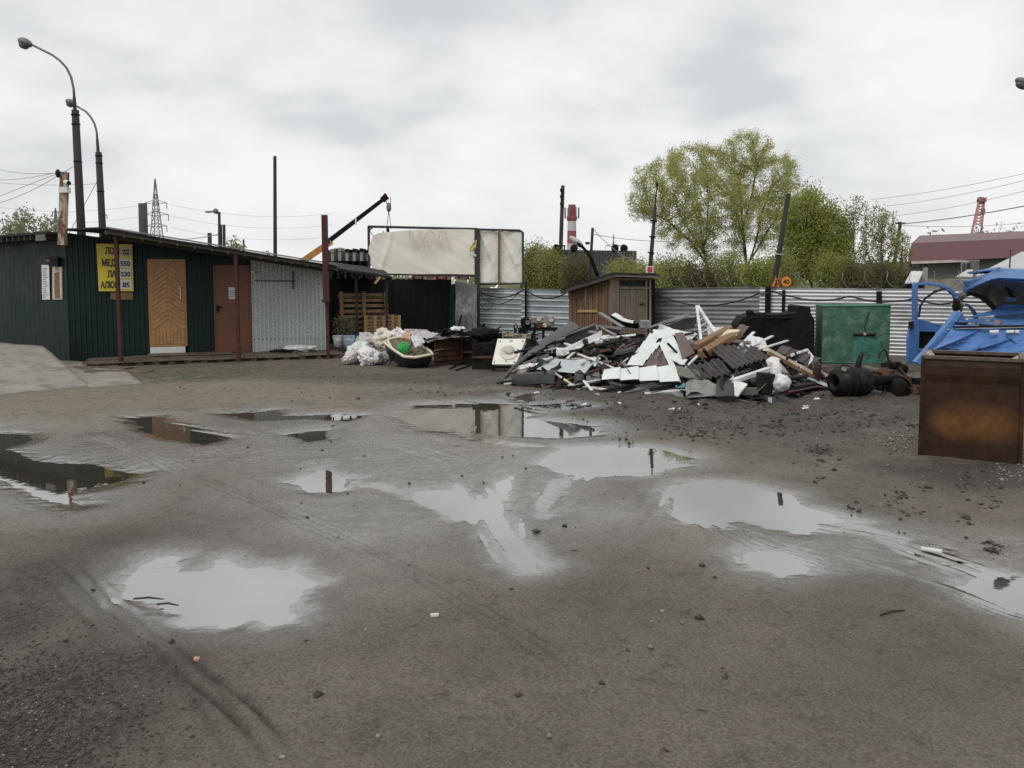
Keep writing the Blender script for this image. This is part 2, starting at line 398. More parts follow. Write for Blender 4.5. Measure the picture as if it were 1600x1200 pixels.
# wheel ruts: parallel narrow grooves with lugs along traced lines
def track(px, offs, wd, dep, lug=0.0, fade=0.35, rutw=.75):
    P = np.array([G(*p)[:2] for p in px]); sl_ = near(P, .4); x, y = GX[sl_], GY[sl_]
    best = np.full(x.shape, 1e9); sg = np.zeros(x.shape); al = np.zeros(x.shape); acc = 0
    for (a, b), (c, e_) in zip(P[:-1], P[1:]):
        ex, ey = c - a, e_ - b; L = math.hypot(ex, ey); t = np.clip(((x - a) * ex + (y - b) * ey) / (L * L), 0, 1)
        dx, dy = x - a - t * ex, y - b - t * ey; dd = np.hypot(dx, dy); upd = dd < best
        best = np.where(upd, dd, best); sg = np.where(upd, np.sign(ex * dy - ey * dx) * dd, sg); al = np.where(upd, acc + t * L, al); acc += L
    end = sstep(0, fade, al) * sstep(0, fade, acc - al) * (0.35 + 0.65 * vn(al * 1.3, al * 0 + len(px), 5))
    sg = sg + 0.012 * fbm(al * 2.0, al * 0, 2, 77)
    for o_ in offs:
        g = np.exp(-((sg - o_) / wd) ** 2); 
        if lug: g = g * (1 - lug * (vn(al * 28, al * 0 + o_ * 50, 9) > .55))
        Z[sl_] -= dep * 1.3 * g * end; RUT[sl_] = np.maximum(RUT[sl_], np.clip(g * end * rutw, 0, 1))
        Z[sl_] += dep * .55 * np.exp(-((np.abs(sg - o_) - wd * 2.2) / (wd * 1.1)) ** 2) * end
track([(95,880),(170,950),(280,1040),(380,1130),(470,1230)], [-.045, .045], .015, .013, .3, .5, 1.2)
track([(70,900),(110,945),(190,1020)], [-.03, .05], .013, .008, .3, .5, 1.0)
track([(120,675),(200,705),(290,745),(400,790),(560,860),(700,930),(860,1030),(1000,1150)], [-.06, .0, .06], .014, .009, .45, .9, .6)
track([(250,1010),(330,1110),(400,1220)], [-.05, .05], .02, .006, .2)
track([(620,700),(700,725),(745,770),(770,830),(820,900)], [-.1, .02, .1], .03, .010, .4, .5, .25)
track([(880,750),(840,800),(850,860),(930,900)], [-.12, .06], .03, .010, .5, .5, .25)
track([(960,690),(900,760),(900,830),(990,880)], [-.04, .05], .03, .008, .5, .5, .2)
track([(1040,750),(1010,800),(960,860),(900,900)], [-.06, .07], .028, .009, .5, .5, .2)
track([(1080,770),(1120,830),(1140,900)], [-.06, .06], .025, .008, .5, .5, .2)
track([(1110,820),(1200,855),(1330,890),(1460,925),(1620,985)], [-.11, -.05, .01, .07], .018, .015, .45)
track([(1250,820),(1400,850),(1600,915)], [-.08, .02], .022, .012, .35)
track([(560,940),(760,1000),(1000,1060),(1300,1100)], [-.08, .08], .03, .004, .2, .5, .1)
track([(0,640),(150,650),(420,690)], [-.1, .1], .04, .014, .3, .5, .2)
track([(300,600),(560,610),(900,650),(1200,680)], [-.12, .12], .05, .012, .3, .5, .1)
def blobm(cx, cy, rx, ry):                     # soft stain centred on a traced spot, measured on the ground
    c = G(cx, cy); ax_ = (G(cx + rx, cy) - G(cx - rx, cy)).length / 2; ay_ = (G(cx, cy - ry) - G(cx, cy + ry)).length / 2
    q = np.hypot((GX - c.x) / ax_, (GY - c.y) / ay_) + .35 * fbm(GX * .9, GY * .9, 4, int(cx) % 97)
    return sstep(1.25, .55, q)
WET = np.maximum(WET, .75 * np.maximum.reduce([blobm(720, 760, 330, 90), blobm(1330, 860, 330, 50), blobm(520, 700, 380, 45), blobm(60, 720, 160, 60), blobm(390, 900, 300, 70) * .7]))
SAND = np.maximum.reduce([blobm(330, 620, 330, 26), blobm(1200, 715, 260, 26) * .4, blobm(1350, 655, 90, 9) * .8, blobm(100, 640, 200, 40), blobm(1440, 690, 120, 18) * .9])
GRIT = np.maximum.reduce([blobm(40, 1160, 230, 170), blobm(-60, 1000, 150, 160), blobm(1180, 648, 330, 36) * .9, blobm(1000, 622, 330, 14) * .9, blobm(1250, 625, 260, 20) * .9, blobm(760, 590, 300, 12) * .8, blobm(1300, 700, 200, 25) * .6, blobm(1560, 740, 200, 25)])
MOSS = np.maximum.reduce([blobm(270, 590, 130, 11), blobm(480, 585, 200, 8) * .6, blobm(600, 595, 120, 10) * .6])
verts = np.stack([GX, GY, Z], -1).reshape(-1, 3)
nx_, ny_ = len(gx), len(gy); ii, jj = np.meshgrid(np.arange(nx_ - 1), np.arange(ny_ - 1), indexing='ij')
a_ = (ii * ny_ + jj).ravel(); quads = np.stack([a_, a_ + ny_, a_ + ny_ + 1, a_ + 1], -1)
gm = bpy.data.materials.new('wet_mud'); gm.use_nodes = True; t = gm.node_tree; b = t.nodes['Principled BSDF']
def noise_n(t, sc, det=5, ro=.6, src=None):
    n = nn(t, 'ShaderNodeTexNoise'); n.inputs['Scale'].default_value = sc; n.inputs['Detail'].default_value = det; n.inputs['Roughness'].default_value = ro
    t.links.new(src, n.inputs['Vector']); return n.outputs['Fac']
def rng(t, v, a, b_, c=0.0, d=1.0):
    m = nn(t, 'ShaderNodeMapRange'); m.inputs['From Min'].default_value = a; m.inputs['From Max'].default_value = b_
    m.inputs['To Min'].default_value = c; m.inputs['To Max'].default_value = d; t.links.new(v, m.inputs['Value']); return m.outputs[0]
def mixc(t, f, c1, c2, kind='MIX'):
    m = nn(t, 'ShaderNodeMixRGB', blend_type=kind)
    for i, q in ((0, f), (1, c1), (2, c2)):
        if isinstance(q, (int, float)): m.inputs[i].default_value = q
        elif isinstance(q, tuple): m.inputs[i].default_value = q + (1,)
        else: t.links.new(q, m.inputs[i])
    return m.outputs[0]
def mul(t, a, b_, op='MULTIPLY'):
    m = nn(t, 'ShaderNodeMath', operation=op)
    for i, q in ((0, a), (1, b_)):
        if isinstance(q, (int, float)): m.inputs[i].default_value = q
        else: t.links.new(q, m.inputs[i])
    return m.outputs[0]
gtc = nn(t, 'ShaderNodeTexCoord').outputs['Object']
at = nn(t, 'ShaderNodeVertexColor', layer_name='mask'); sp = nn(t, 'ShaderNodeSeparateColor'); t.links.new(at.outputs[0], sp.inputs[0])
wet, sand, grit, moss = sp.outputs[0], sp.outputs[1], sp.outputs[2], at.outputs[1]
mpg = nn(t, 'ShaderNodeMapping'); mpg.inputs['Location'].default_value = (13, 7, 3); t.links.new(gtc, mpg.inputs[0])
big = rng(t, noise_n(t, .7, 5, .6, gtc), .35, .65)
c_ = mixc(t, big, (.172, .146, .113), (.090, .075, .058))
mid = rng(t, noise_n(t, 5, 6, .7, gtc), .4, .62)
c_ = mixc(t, mul(t, mid, .55), c_, (.150, .124, .094))
c_ = mixc(t, mul(t, sand, .75), c_, (.215, .185, .138))
fl = rng(t, noise_n(t, 7, 9, .82, gtc), .53, .62)
c_ = mixc(t, mul(t, fl, rng(t, grit, 0, 1, .50, .8)), c_, (.036, .029, .022))
fl3 = rng(t, noise_n(t, 2.6, 9, .78, mpg.outputs[0]), .50, .60)
c_ = mixc(t, mul(t, fl3, rng(t, grit, 0, 1, .18, .7)), c_, (.050, .039, .029))
fl2 = rng(t, noise_n(t, 16, 9, .85, mpg.outputs[0]), .60, .66)
c_ = mixc(t, mul(t, fl2, rng(t, grit, 0, 1, .25, .6)), c_, (.26, .225, .175))
fine = rng(t, noise_n(t, 70, 4, .75, gtc), .33, .67, .52, 1.42)
c_ = mixc(t, 1.0, c_, fine, 'MULTIPLY')
gs = mixc(t, rng(t, noise_n(t, 45, 5, .8, gtc), .47, .56), (.034, .027, .021), (.090, .074, .059))
c_ = mixc(t, mul(t, grit, rng(t, noise_n(t, 2.5, 5, .7, gtc), .3, .55, .35, 1.0)), c_, gs)
c_ = mixc(t, mul(t, moss, rng(t, noise_n(t, 6, 5, .8, gtc), .42, .58)), c_, (.06, .07, .022))
pv = nn(t, 'ShaderNodeTexVoronoi'); pv.inputs['Scale'].default_value = 42; t.links.new(gtc, pv.inputs['Vector'])
pc = nn(t, 'ShaderNodeSeparateColor'); t.links.new(pv.outputs['Color'], pc.inputs[0])
peb = mul(t, rng(t, pv.outputs['Distance'], .30, .22), rng(t, pc.outputs[0], .90, .93))
c_ = mixc(t, mul(t, peb, .6), c_, mixc(t, pc.outputs[1], (.05, .045, .04), (.30, .28, .25)))
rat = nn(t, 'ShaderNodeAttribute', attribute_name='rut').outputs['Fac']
c_ = mixc(t, mul(t, rat, .85), c_, (.030, .025, .019))  # wet soil tone in the ruts, also painting in their faint groove shading
dark = mixc(t, mul(t, wet, .5), c_, mixc(t, 1.0, c_, (.75, .75, .75), 'MULTIPLY'))
t.links.new(dark, b.inputs['Base Color'])
rg = rng(t, wet, 0, .8, .74, .27)
film = mul(t, rng(t, noise_n(t, 3.2, 6, .7, gtc), .42, .6), wet)
rg = mul(t, rg, rng(t, film, 0, 1, 1.0, .72))
edge = mul(t, wet, mul(t, mul(t, noise_n(t, 24, 5, .8, gtc), .55), mul(t, noise_n(t, 2.2, 4, .6, gtc), .30), 'ADD'), 'ADD'); edge = rng(t, edge, 1.02, 1.42)
rg = mul(t, rg, rng(t, edge, 0, 1, 1.0, .22)); t.links.new(rg, b.inputs['Roughness'])
iorw = rng(t, wet, 0, .8, 1.45, 2.05); t.links.new(mul(t, iorw, mul(t, edge, 1.9), 'ADD'), b.inputs['IOR'])
b.inputs['Specular IOR Level'].default_value = .5
bp0 = nn(t, 'ShaderNodeBump'); bp0.inputs['Distance'].default_value = .05; bp0.inputs['Strength'].default_value = .35
t.links.new(noise_n(t, 11, 6, .7, gtc), bp0.inputs['Height'])
bp1 = nn(t, 'ShaderNodeBump'); bp1.inputs['Distance'].default_value = .014; t.links.new(bp0.outputs[0], bp1.inputs['Normal'])
t.links.new(mul(t, rng(t, wet, 0, 1, .85, .42), rng(t, edge, 0, 1, 1.0, .04)), bp1.inputs['Strength'])
t.links.new(mul(t, rng(t, wet, 0, 1, .45, .22), rng(t, edge, 0, 1, 1.0, .08)), bp0.inputs['Strength'])
hgt = mul(t, noise_n(t, 55, 5, .75, gtc), mul(t, peb, .35), 'ADD'); t.links.new(hgt, bp1.inputs['Height']); t.links.new(bp1.outputs[0], b.inputs['Normal'])
gme = npmesh('ground', verts, quads, gm)
ca = gme.color_attributes.new('mask', 'FLOAT_COLOR', 'POINT')
ca.data.foreach_set('color', np.stack([WET, SAND, GRIT, MOSS], -1).astype(np.float32).ravel())
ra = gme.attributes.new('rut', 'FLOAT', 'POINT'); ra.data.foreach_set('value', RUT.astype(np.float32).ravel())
ground = place(gme, 'ground', None, True); ground['kind'] = 'structure'; ground['label'] = 'muddy yard with wheel ruts and wet patches'
def gz(x, y):
    i = min(max(np.searchsorted(gx, x), 1), nx_ - 1); j = min(max(np.searchsorted(gy, y), 1), ny_ - 1); return float(Z[i, j])

wm = bpy.data.materials.new('puddle_water'); wm.use_nodes = True; t = wm.node_tree; b = t.nodes['Principled BSDF']
b.inputs['IOR'].default_value = 5.6; b.inputs['Roughness'].default_value = .02
wtc = nn(t, 'ShaderNodeTexCoord').outputs['Object']
t.links.new(mixc(t, rng(t, noise_n(t, 2.5, 4, .6, wtc), .3, .7), (.062, .056, .045), (.045, .040, .032)), b.inputs['Base Color'])
wb = nn(t, 'ShaderNodeBump'); wb.inputs['Strength'].default_value = .012; wb.inputs['Distance'].default_value = .02
t.links.new(noise_n(t, 9, 2, .5, wtc), wb.inputs['Height']); t.links.new(wb.outputs[0], b.inputs['Normal'])
for pts, lb in PUD:
    P = [G(*p) for p in pts]; c = sum(P, V()) / len(P); n = len(P); ring = []
    for i in range(n):
        e1 = (P[i] - P[i - 1]).normalized(); e2 = (P[(i + 1) % n] - P[i]).normalized(); d = (e1 + e2)
        d = V((d.y, -d.x, 0)); d = d.normalized() if d.length > .1 else V((0, 0, 0))
        a2 = sum(P[k].x * P[(k + 1) % n].y - P[(k + 1) % n].x * P[k].y for k in range(n))
        ring.append(V((P[i].x, P[i].y, LEVEL)) + d * (.10 if a2 > 0 else -.10))
    o = M().add(ring, [tuple(range(n))]).build('puddle', wm); o['kind'] = 'structure'; o['label'] = lb
    if o.data.polygons[0].normal.z < 0: o.data.flip_normals()

# loose stones in the near corner and on the dirty strip along the heap
random.seed(5); rs = np.random.RandomState(4)
def stones(name, label, spots, m, smin, smax):
    base = np.array([(1,0,0),(-1,0,0),(0,1,0),(0,-1,0),(0,0,1),(0,0,-.5)], float)
    tri = np.array([(0,2,4),(2,1,4),(1,3,4),(3,0,4),(2,0,5),(1,2,5),(3,1,5),(0,3,5)])
    n = len(spots); sz = smin + (smax - smin) * rs.rand(n) ** 3; an = rs.rand(n) * 6.28
    v = base[None] * (sz[:, None, None] * (0.6 + .8 * rs.rand(n, 6, 1))) * np.array([1, .8, .55]); v = v + rs.randn(n, 6, 3) * sz[:, None, None] * .18
    c, s_ = np.cos(an)[:, None], np.sin(an)[:, None]; v = np.stack([v[..., 0] * c - v[..., 1] * s_, v[..., 0] * s_ + v[..., 1] * c, v[..., 2]], -1)
    v += np.array([(x, y, gz(x, y) + .25 * q) for (x, y), q in zip(spots, sz)])[:, None]
    f = (tri[None] + (np.arange(n) * 6)[:, None, None]).reshape(-1, 3)
    o = place(npmesh(name, v.reshape(-1, 3), f, m), name); tag(o, label, 'gravel', kind='stuff'); return o
def scatter(n, cx, cy, rx, ry, k=0):
    out_ = []; cl = [(random.gauss(cx, rx), random.gauss(cy, ry)) for _ in range(k)]
    for _ in range(n):
        px, py = random.gauss(cx, rx), random.gauss(cy, ry)
        if k and random.random() < .85: c_l = cl[int(k * random.random() ** 1.6)]; px, py = random.gauss(c_l[0], rx * .07), random.gauss(c_l[1], ry * .13)
        if py > 560:
            p = G(px, py); i_ = min(np.searchsorted(gx, p.x), nx_ - 1); j_ = min(np.searchsorted(gy, p.y), ny_ - 1)
            if Z[i_, j_] > LEVEL + .006 and WET[i_, j_] < .8: out_.append((p.x, p.y))
    return out_
m_st1 = mat('dark_stone', (.055, .046, .037), .8, var=.6, scale=30)
m_st2 = mat('pale_stone', (.24, .22, .19), .8, var=.5, scale=25)
stones('gravel', 'dark loose gravel in the near left corner of the yard', scatter(5200, 30, 1140, 110, 75), m_st1, .003, .009)
stones('gravel', 'fine pale chips among the dark gravel of the near left corner', scatter(330, 50, 1130, 90, 60), m_st2, .003, .008)
stones('gravel', 'pale chips strewn over the dirt before the scrap heap and rusty bin',
       scatter(170, 1330, 690, 130, 30) + scatter(500, 1405, 690, 22, 10) + scatter(120, 1110, 640, 170, 12) + scatter(60, 700, 1000, 400, 110) + scatter(160, 1590, 745, 30, 12), m_st2, .005, .022)
stones('gravel', 'dark clods of mud over the churned middle of the yard', scatter(160, 850, 720, 420, 60) + scatter(2600, 1190, 658, 170, 26, 60) + scatter(600, 900, 604, 300, 12, 30) + scatter(400, 1480, 780, 120, 40, 20) + scatter(70, 700, 950, 420, 110), m_st1, .004, .030)

# concrete ramp and slab on the left
m_con = mat('weathered_concrete', (.25, .23, .195), .85, var=.25, scale=2.5, col2=(.12, .107, .086), c2=(.52, .68), bump=.35, bscale=30)
A, B_ = W(-260, 517, 17.2), W(67, 541, 16.4); C, D = G(142, 606), G(-330, 660)
C.z = .02; D.z = .02
mm = M().patch((D, C, B_, A), 40, 24, add_f(crum(.03, 5, 3), crum(.012, 20, 8)), .3)
r_ = mm.build('concrete_ramp', m_con, smooth=True); r_['kind'] = 'structure'; r_['label'] = 'concrete ramp rising at the left edge'
mm = M().patch((G(140, 604, .05), G(222, 598, .05), G(178, 566, .05), G(78, 562, .05)), 14, 8, crum(.02, 4, 5), .12)
r_ = mm.build('concrete_slab', m_con, smooth=True); r_['kind'] = 'structure'; r_['label'] = 'flat slab at the foot of the ramp'
# little things lying in the mud
m_wh = mat('white_litter', (.62, .61, .57), .6, var=.15)
tag(M().tube([G(1440, 857, .03), G(1472, 862, .035)], .014, 8).build('stick', m_wh), 'short white stick lying by the tiny dark puddle', 'stick')
tag(M().box(G(679, 961, .03), (.04, .016, .012), Matrix.Rotation(.2, 3, 'Z')).build('litter_scrap', m_wh), 'white scrap of litter on the mud right of the nearest puddle', 'litter')
tag(M().blob(G(308, 1030, .035), (.014, .012, .012), 3, .3).build('pebble', mat('pink_pebble', (.55, .33, .24), .7)), 'pinkish pebble beside the near wheel rut', 'pebble')
m_tw = mat('dark_twig', (.035, .028, .022), .8)
random.seed(9)
for px, py, l_, lb in [(625, 0, 0, '')][:0]: pass
for px, py, ln, lb in ((232, 936, .16, 'thin bent twig lying in the nearest puddle on its left side'), (262, 945, .12, 'forked twig at the near rim of the left puddle'),
                       (718, 698, .12, 'short dark stick left of the oval puddle'), (1395, 957, .16, 'dark clod of bark on the right of the yard'), (1100, 1115, .1, 'dark stub of wood low in the yard')):
    p = G(px, py, .03); a = random.uniform(-.5, .5); d = V((math.cos(a), math.sin(a), 0)) * ln / 2
    tag(M().tube([p - d, p + V((0, .006, .006)), p + d], [.005, .006, .003], 6).build('twig', m_tw), lb, 'twig')
# ================================================================ KIOSK BUILDING
m_green = mat('green_cladding', (.0065, .0205, .0175), .55, var=.25, scale=1.5, col2=(.016, .024, .021), c2=(.6, .8), spec=.25)
m_gdark = mat('dark_green_cladding', (.006, .022, .0195), .5, var=.2, scale=2.0, spec=.25)
m_roof = mat('roofing_felt', (.030, .029, .028), .9, var=.3, scale=3, spec=.2)
m_soffit = mat('weathered_boards', (.060, .050, .040), .85, var=.35, scale=2, stretch=(1, 8, 8))
m_pale = mat('pale_grey_siding', (.47, .505, .485), .6, var=.07, scale=.6, spec=.3)
m_redpost = mat('red_brown_paint', (.068, .026, .023), .7, var=.3, scale=6, spec=.25, col2=(.035, .018, .014), c2=(.55, .7))
m_oak = mat('varnished_oak', (.36, .185, .068), .45, var=.22, scale=4, stretch=(1, 1, .25))
m_brown = mat('brown_painted_steel', (.155, .058, .027), .5, var=.14, scale=2)
m_white = mat('white_paint', (.70, .70, .67), .5, var=.08)
m_black = mat('black_paint', (.010, .010, .011), .55, var=.3, spec=.25)
m_ink = mat('black_ink', (.015, .015, .016), .6, var=.1)
m_steel = mat('brushed_steel', (.5, .5, .48), .35, 1.0, var=.1)
m_deck = mat('wet_old_planks', (.125, .095, .068), .5, var=.45, scale=3, stretch=(1.5, 1.5, 8), bump=.3, bscale=18)
m_paper = mat('notice_paper', (.68, .68, .64), .8, var=.08, scale=8)

PA, PB = W(108, 540, 17.6), W(512, 540, 19.6)
K = Plane(PA, PB)
def ku(px, py=470): return K.at(px, py)[0]
kiosk = T('kiosk_building', 'long low green kiosk with pale grey end wall and sagging flat roof', 'kiosk', K.p(0, 0))
uA, uD1, uD1b, uD2, uD2b, uE = 0.0, ku(231), ku(292), ku(333), ku(393), ku(513)
def roofz(u): return 2.86 - (2.86 - 2.13) * u / uE
def clad(u0, u1, z0, n, m, depth=.018, off=0.0, par=None, name='wall'):
    mm = M(); mm.patch((K.p(u0, z0, off), K.p(u1, z0, off), K.p(u1, roofz(u1), off), K.p(u0, roofz(u0), off)), n * 10, 1, ribsu(n, depth), .03)
    return mm.build(name, m, par)
clad(uA, uD1, .05, 15, m_gdark, par=kiosk)
clad(uD1b, uD2, .05, 6, m_gdark, par=kiosk)
wv = clad(uD2b, uE, .05, 19, m_pale, .028, par=kiosk); lab(wv, 'pale grey vertical board wall')
mm = M()                                       # wall above the doors, and the rest of the box behind
for a, b_, zt in ((uD1, uD1b, 2.28), (uD2, uD2b, 2.2)):
    M().patch((K.p(a, zt, -.02), K.p(b_, zt, -.02), K.p(b_, roofz(b_), -.02), K.p(a, roofz(a), -.02)), 1, 1, None, .03).build('door_header', m_gdark, kiosk)
mm = M(); mm.patch((K.p(uE, 0, 0), K.p(uE, 0, -4.2), K.p(uE, 2.3, -4.2), K.p(uE, 2.1, 0)), 24, 1, ribsu(14, .015), .03)
mm.patch((K.p(0, 0, -4.2), K.p(uE, 0, -4.2), K.p(uE, 2.3, -4.2), K.p(0, 2.8, -4.2)), 1, 1, None, -.03)
mm.build('wall', m_green, kiosk)
# left wing: its wall turns away behind the ramp
LW = Plane(W(-70, 500, 21.0), PA)
wing = T('kiosk_building', 'dark green metal wing behind the concrete ramp at the left edge', 'kiosk', LW.p(LW.L, 0))
mm = M(); mm.patch((LW.p(0, 0), LW.p(LW.L, 0), LW.p(LW.L, 2.72), LW.p(0, 2.72)), 150, 1, ribsu(26, .004, .5), .03)
mm.build('wall', m_green, wing)
mm = M(); mm.patch((LW.p(0, 0, -.06), LW.p(0, 0, -4), LW.p(0, 2.7, -4), LW.p(0, 2.7, -.06)), 1, 1, None, .03); mm.build('wall', m_green, wing)
rf = M(); rf.patch((LW.p(-.2, 2.86, .42), LW.p(LW.L + .12, 2.86, .42), LW.p(LW.L + .3, 2.52, -4.2), LW.p(-.2, 2.52, -4.2)), 30, 4, crum(.012, 3, 2), .05)
rfo = rf.build('roof', m_roof, wing)
mm = M()
for i in range(17):
    u = LW.L - .15 - i * .28
    if u > -.1: mm.box(LW.p(u, 2.755, .17), (.05, .46, .10), Matrix.Rotation(math.atan2(LW.d.y, LW.d.x), 3, 'Z'))
mm.build('rafter', m_soffit, rfo)
mm = M().box(LW.p(LW.L - .22, 2.74, .40), (.42, .03, .14), Matrix.Rotation(math.atan2(LW.d.y, LW.d.x), 3, 'Z')); mm.build('fascia', mat('grey_fascia', (.12, .13, .13)), rfo)

# canopy and roof of the kiosk
apF, apR = W(165, 357, 16.35), W(527, 415, 18.35)
bk = -K.n
wA = K.p(-.1, 2.90, .05)
rf = M(); rf.patch((apF, apR, apR + bk * 5.6 + V((0, 0, -.10)), wA + bk * 4.3 + V((0, 0, -.42))), 40, 12, crum(.02, 4, 6), .035)
rf.add([wA, apF, apF + V((0, 0, .035)), wA + V((0, 0, .035)), apF + bk * 2 + V((0, 0, .0)), apF + bk * 2 + V((0, 0, .03))], [(0, 1, 4), (3, 5, 2), (0, 3, 2, 1)])
ro = rf.build('roof', m_roof, kiosk)
mm = M()
mm.beam(apF + V((0, 0, -.065)) + bk * .06, apR + V((0, 0, -.065)) + bk * .06, .05, .07)
for i in range(15):
    t_ = i / 14; p = apF.lerp(apR, t_) + V((0, 0, -.08)); mm.beam(p + bk * .02, p + bk * 1.5 + V((0, 0, .03)), .05, .08)
mm.beam(apF + V((0, 0, -.13)) + bk * .55, apR + V((0, 0, -.13)) + bk * .55, .05, .06)
mm.build('rafter', m_soffit, ro)
mm = M().beam(apF + V((0, 0, .025)), apR + V((0, 0, .025)), .045, .03); lab(mm.build('edge_trim', mat('zinc_trim', (.24, .23, .22), .5, .3), ro), 'thin metal edge strip')
for px, Yp, zt in ((187, 16.6, 2.72), (372, 17.5, 2.44), (512, 18.35, 2.06)):
    q = W(px, 500, Yp); g = V((q.x, q.y, .02))
    mm = M().beam(g, V((q.x - .02, q.y, zt)), .068, .068, (0, 1, 0)); mm.box(g + V((0, 0, .02)), (.16, .16, .03)); mm.build('post', m_redpost, kiosk)
# oak door with herringbone slats
z0, z1 = K.at(262, 541)[1], K.at(262, 405)[1]
def kbox(mm, u0, u1, a, b_, off, th): mm.patch((K.p(u0, a, off), K.p(u1, a, off), K.p(u1, b_, off), K.p(u0, b_, off)), 1, 1, None, th); return mm
dr = kbox(M(), uD1 + .01, uD1b - .01, z0, z1, .03, .05).build('door', m_oak, kiosk); lab(dr, 'oak door with herringbone slats')
uc, hw = (uD1 + uD1b) / 2, (uD1b - uD1) / 2 - .07
mm = M()
for i in range(17):                             # chevrons pointing up, each slat a little proud
    zc = z0 + .42 + i * .105
    for sg in (-1, 1):
        a = K.p(uc, min(zc + hw * .75, z1 - .1), .037 + .004 * ((i + (sg > 0)) % 2)); lowz = zc
        if zc + hw * .75 > z1 - .1: continue
        b_ = K.p(uc + sg * hw, lowz, .037 + .004 * ((i + (sg > 0)) % 2)); mm.beam(a, b_, .012, .070, K.n.cross((b_ - a).normalized()))
for i in range(9): kbox(mm, uc - hw + i * 2 * hw / 9 + .008, uc - hw + (i + 1) * 2 * hw / 9 - .008, z0 + .06, z0 + .37, .042, .012)
mm.build('slat', mat('oak_slats', (.40, .21, .08), .45, var=.3, scale=7), dr)
mm = M(); mm.tube([K.p(uD1b - .13, z0 + 1.05, .04), K.p(uD1b - .13, z0 + 1.08, .09), K.p(uD1b - .13, z0 + 1.38, .09), K.p(uD1b - .13, z0 + 1.41, .04)], .016, 8)
mm.build('handle', mat('pale_brass', (.62, .50, .30), .35, .6), dr)
kbox(M(), uD1 + .02, uD1b - .06, .10, z0 - .01, .05, .09).build('doorstep', m_white, kiosk)
# brown steel door
z0b, z1b = K.at(362, 550)[1], K.at(362, 414)[1]
db = kbox(M(), uD2 + .01, uD2b - .01, z0b, z1b, .03, .05); d2 = db.build('door', m_brown, kiosk); lab(d2, 'plain brown steel door')
m_bf = mat('brown_frame', (.12, .045, .022), .5)
for a, b_ in ((uD2 + .01, uD2 + .06), (uD2b - .06, uD2b - .01)): kbox(M(), a, b_, z0b, z1b, .045, .012).build('frame', m_bf, d2)
mm = M(); mm.box(K.p(uD2 + .10, z0b + 1.02, .05), (.05, .03, .16)); mm.tube([K.p(uD2 + .10, z0b + 1.05, .06), K.p(uD2 + .2, z0b + 1.05, .09)], .012, 6); mm.build('handle', m_black, d2)
# pale wall base strip, bracket lamp
mm = M(); mm.patch((K.p(uD2b + .02, .42, .012), K.p(uE, .40, .012), K.p(uE, .43, .012), K.p(uD2b + .02, .46, .012)), 1, 1, None, .008); mm.build('trim', mat('grey_trim', (.26, .29, .28)), kiosk)
mm = M(); u_ = ku(462); mm.beam(K.p(ku(398), 1.82, .06), K.p(u_, 1.82, .06), .02, .02); mm.beam(K.p(ku(458), 2.05, .06), K.p(ku(458), 1.62, .06), .025, .025); mm.build('bracket', m_black, kiosk)
tag(M().blob(K.px(395, 425, .12), (.05, .05, .045), 2, .02).build('wall_lamp', m_white), 'small white globe lamp under the roof beside the brown door', 'lamp')

# price board with its lettering, notices
m_yel = mat('yellow_board', (.63, .52, .055), .5, var=.12, scale=2, col2=(.45, .38, .09), c2=(.6, .75))
m_slip = mat('price_slip', (.60, .60, .57), .6, var=.08)
pb = T('price_board', 'yellow scrap metal price board with black lettering beside the oak door', 'sign', K.px(181, 456, .05))
c4 = [K.px(x, y, .07) for x, y in ((155, 455), (209, 455), (207, 382), (151, 381))]
M().patch(c4, 1, 1, None, .03).build('panel', m_yel, pb)
xd, yd = K.d, V((0, 0, 1))
def rowp(px, py): return K.px(px, py, .078)
pxm = (K.px(190, 420, .07) - K.px(180, 420, .07)).length / 10
for body, px, py, wd in (('ЛОМ', 165, 397, 22), ('МЕДЬ', 160, 415.5, 27), ('ЛАТ', 168.5, 433, 19.5), ('АЛЮМ', 158, 450, 29)):
    text(body, 15.5 * pxm, m_ink, rowp(px, py), xd, yd, pb, bold=.006, width=wd * pxm)
for body, px, py in (('22', 191.5, 396), ('550', 188.5, 414), ('330', 189, 430.5), ('85', 192, 447)):
    sl2 = M().patch([K.px(x, y, .077) for x, y in ((187, py + 4.5), (206.5, py + 4.5), (206, py - 10), (187, py - 10))], 1, 1, None, .004)
    s_ = sl2.build('price_slip', m_slip if body != '22' else mat('yellowed_slip', (.45, .42, .25), .6), pb)
    text(body, 11.5 * pxm, m_ink, K.px(px, py + 1.5, .082), xd, yd, s_, bold=.004, width=(11 if len(body) == 2 else 15.5) * pxm)
tag(M().patch([K.px(x, y, .045) for x, y in ((173, 468), (208, 468), (208, 457), (173, 457))], 1, 1, None, .02).build('wooden_plaque', mat('plaque_wood', (.17, .11, .05), .7, var=.3)), 'plain brown wooden plaque under the yellow price board', 'plaque')
pn = T('paper_notice', 'white paper notice taped to the brown steel door', 'notice', K.px(364, 460, .05))
M().patch([K.px(x, y, .05) for x, y in ((357.5, 467), (369.5, 467.5), (369, 449), (357, 449))], 3, 3, crum(.006, 2, 3), .003).build('sheet', m_paper, pn)
mm = M()
for i in range(4): mm.patch([K.px(x, y, .058) for x, y in ((359, 454.6 + i * 3), (368 - i % 2 * 2, 454.6 + i * 3), (368 - i % 2 * 2, 453.4 + i * 3), (359, 453.4 + i * 3))], 1, 1, None, .001)
mm.build('printed_line', mat('grey_print', (.25, .25, .25)), pn)
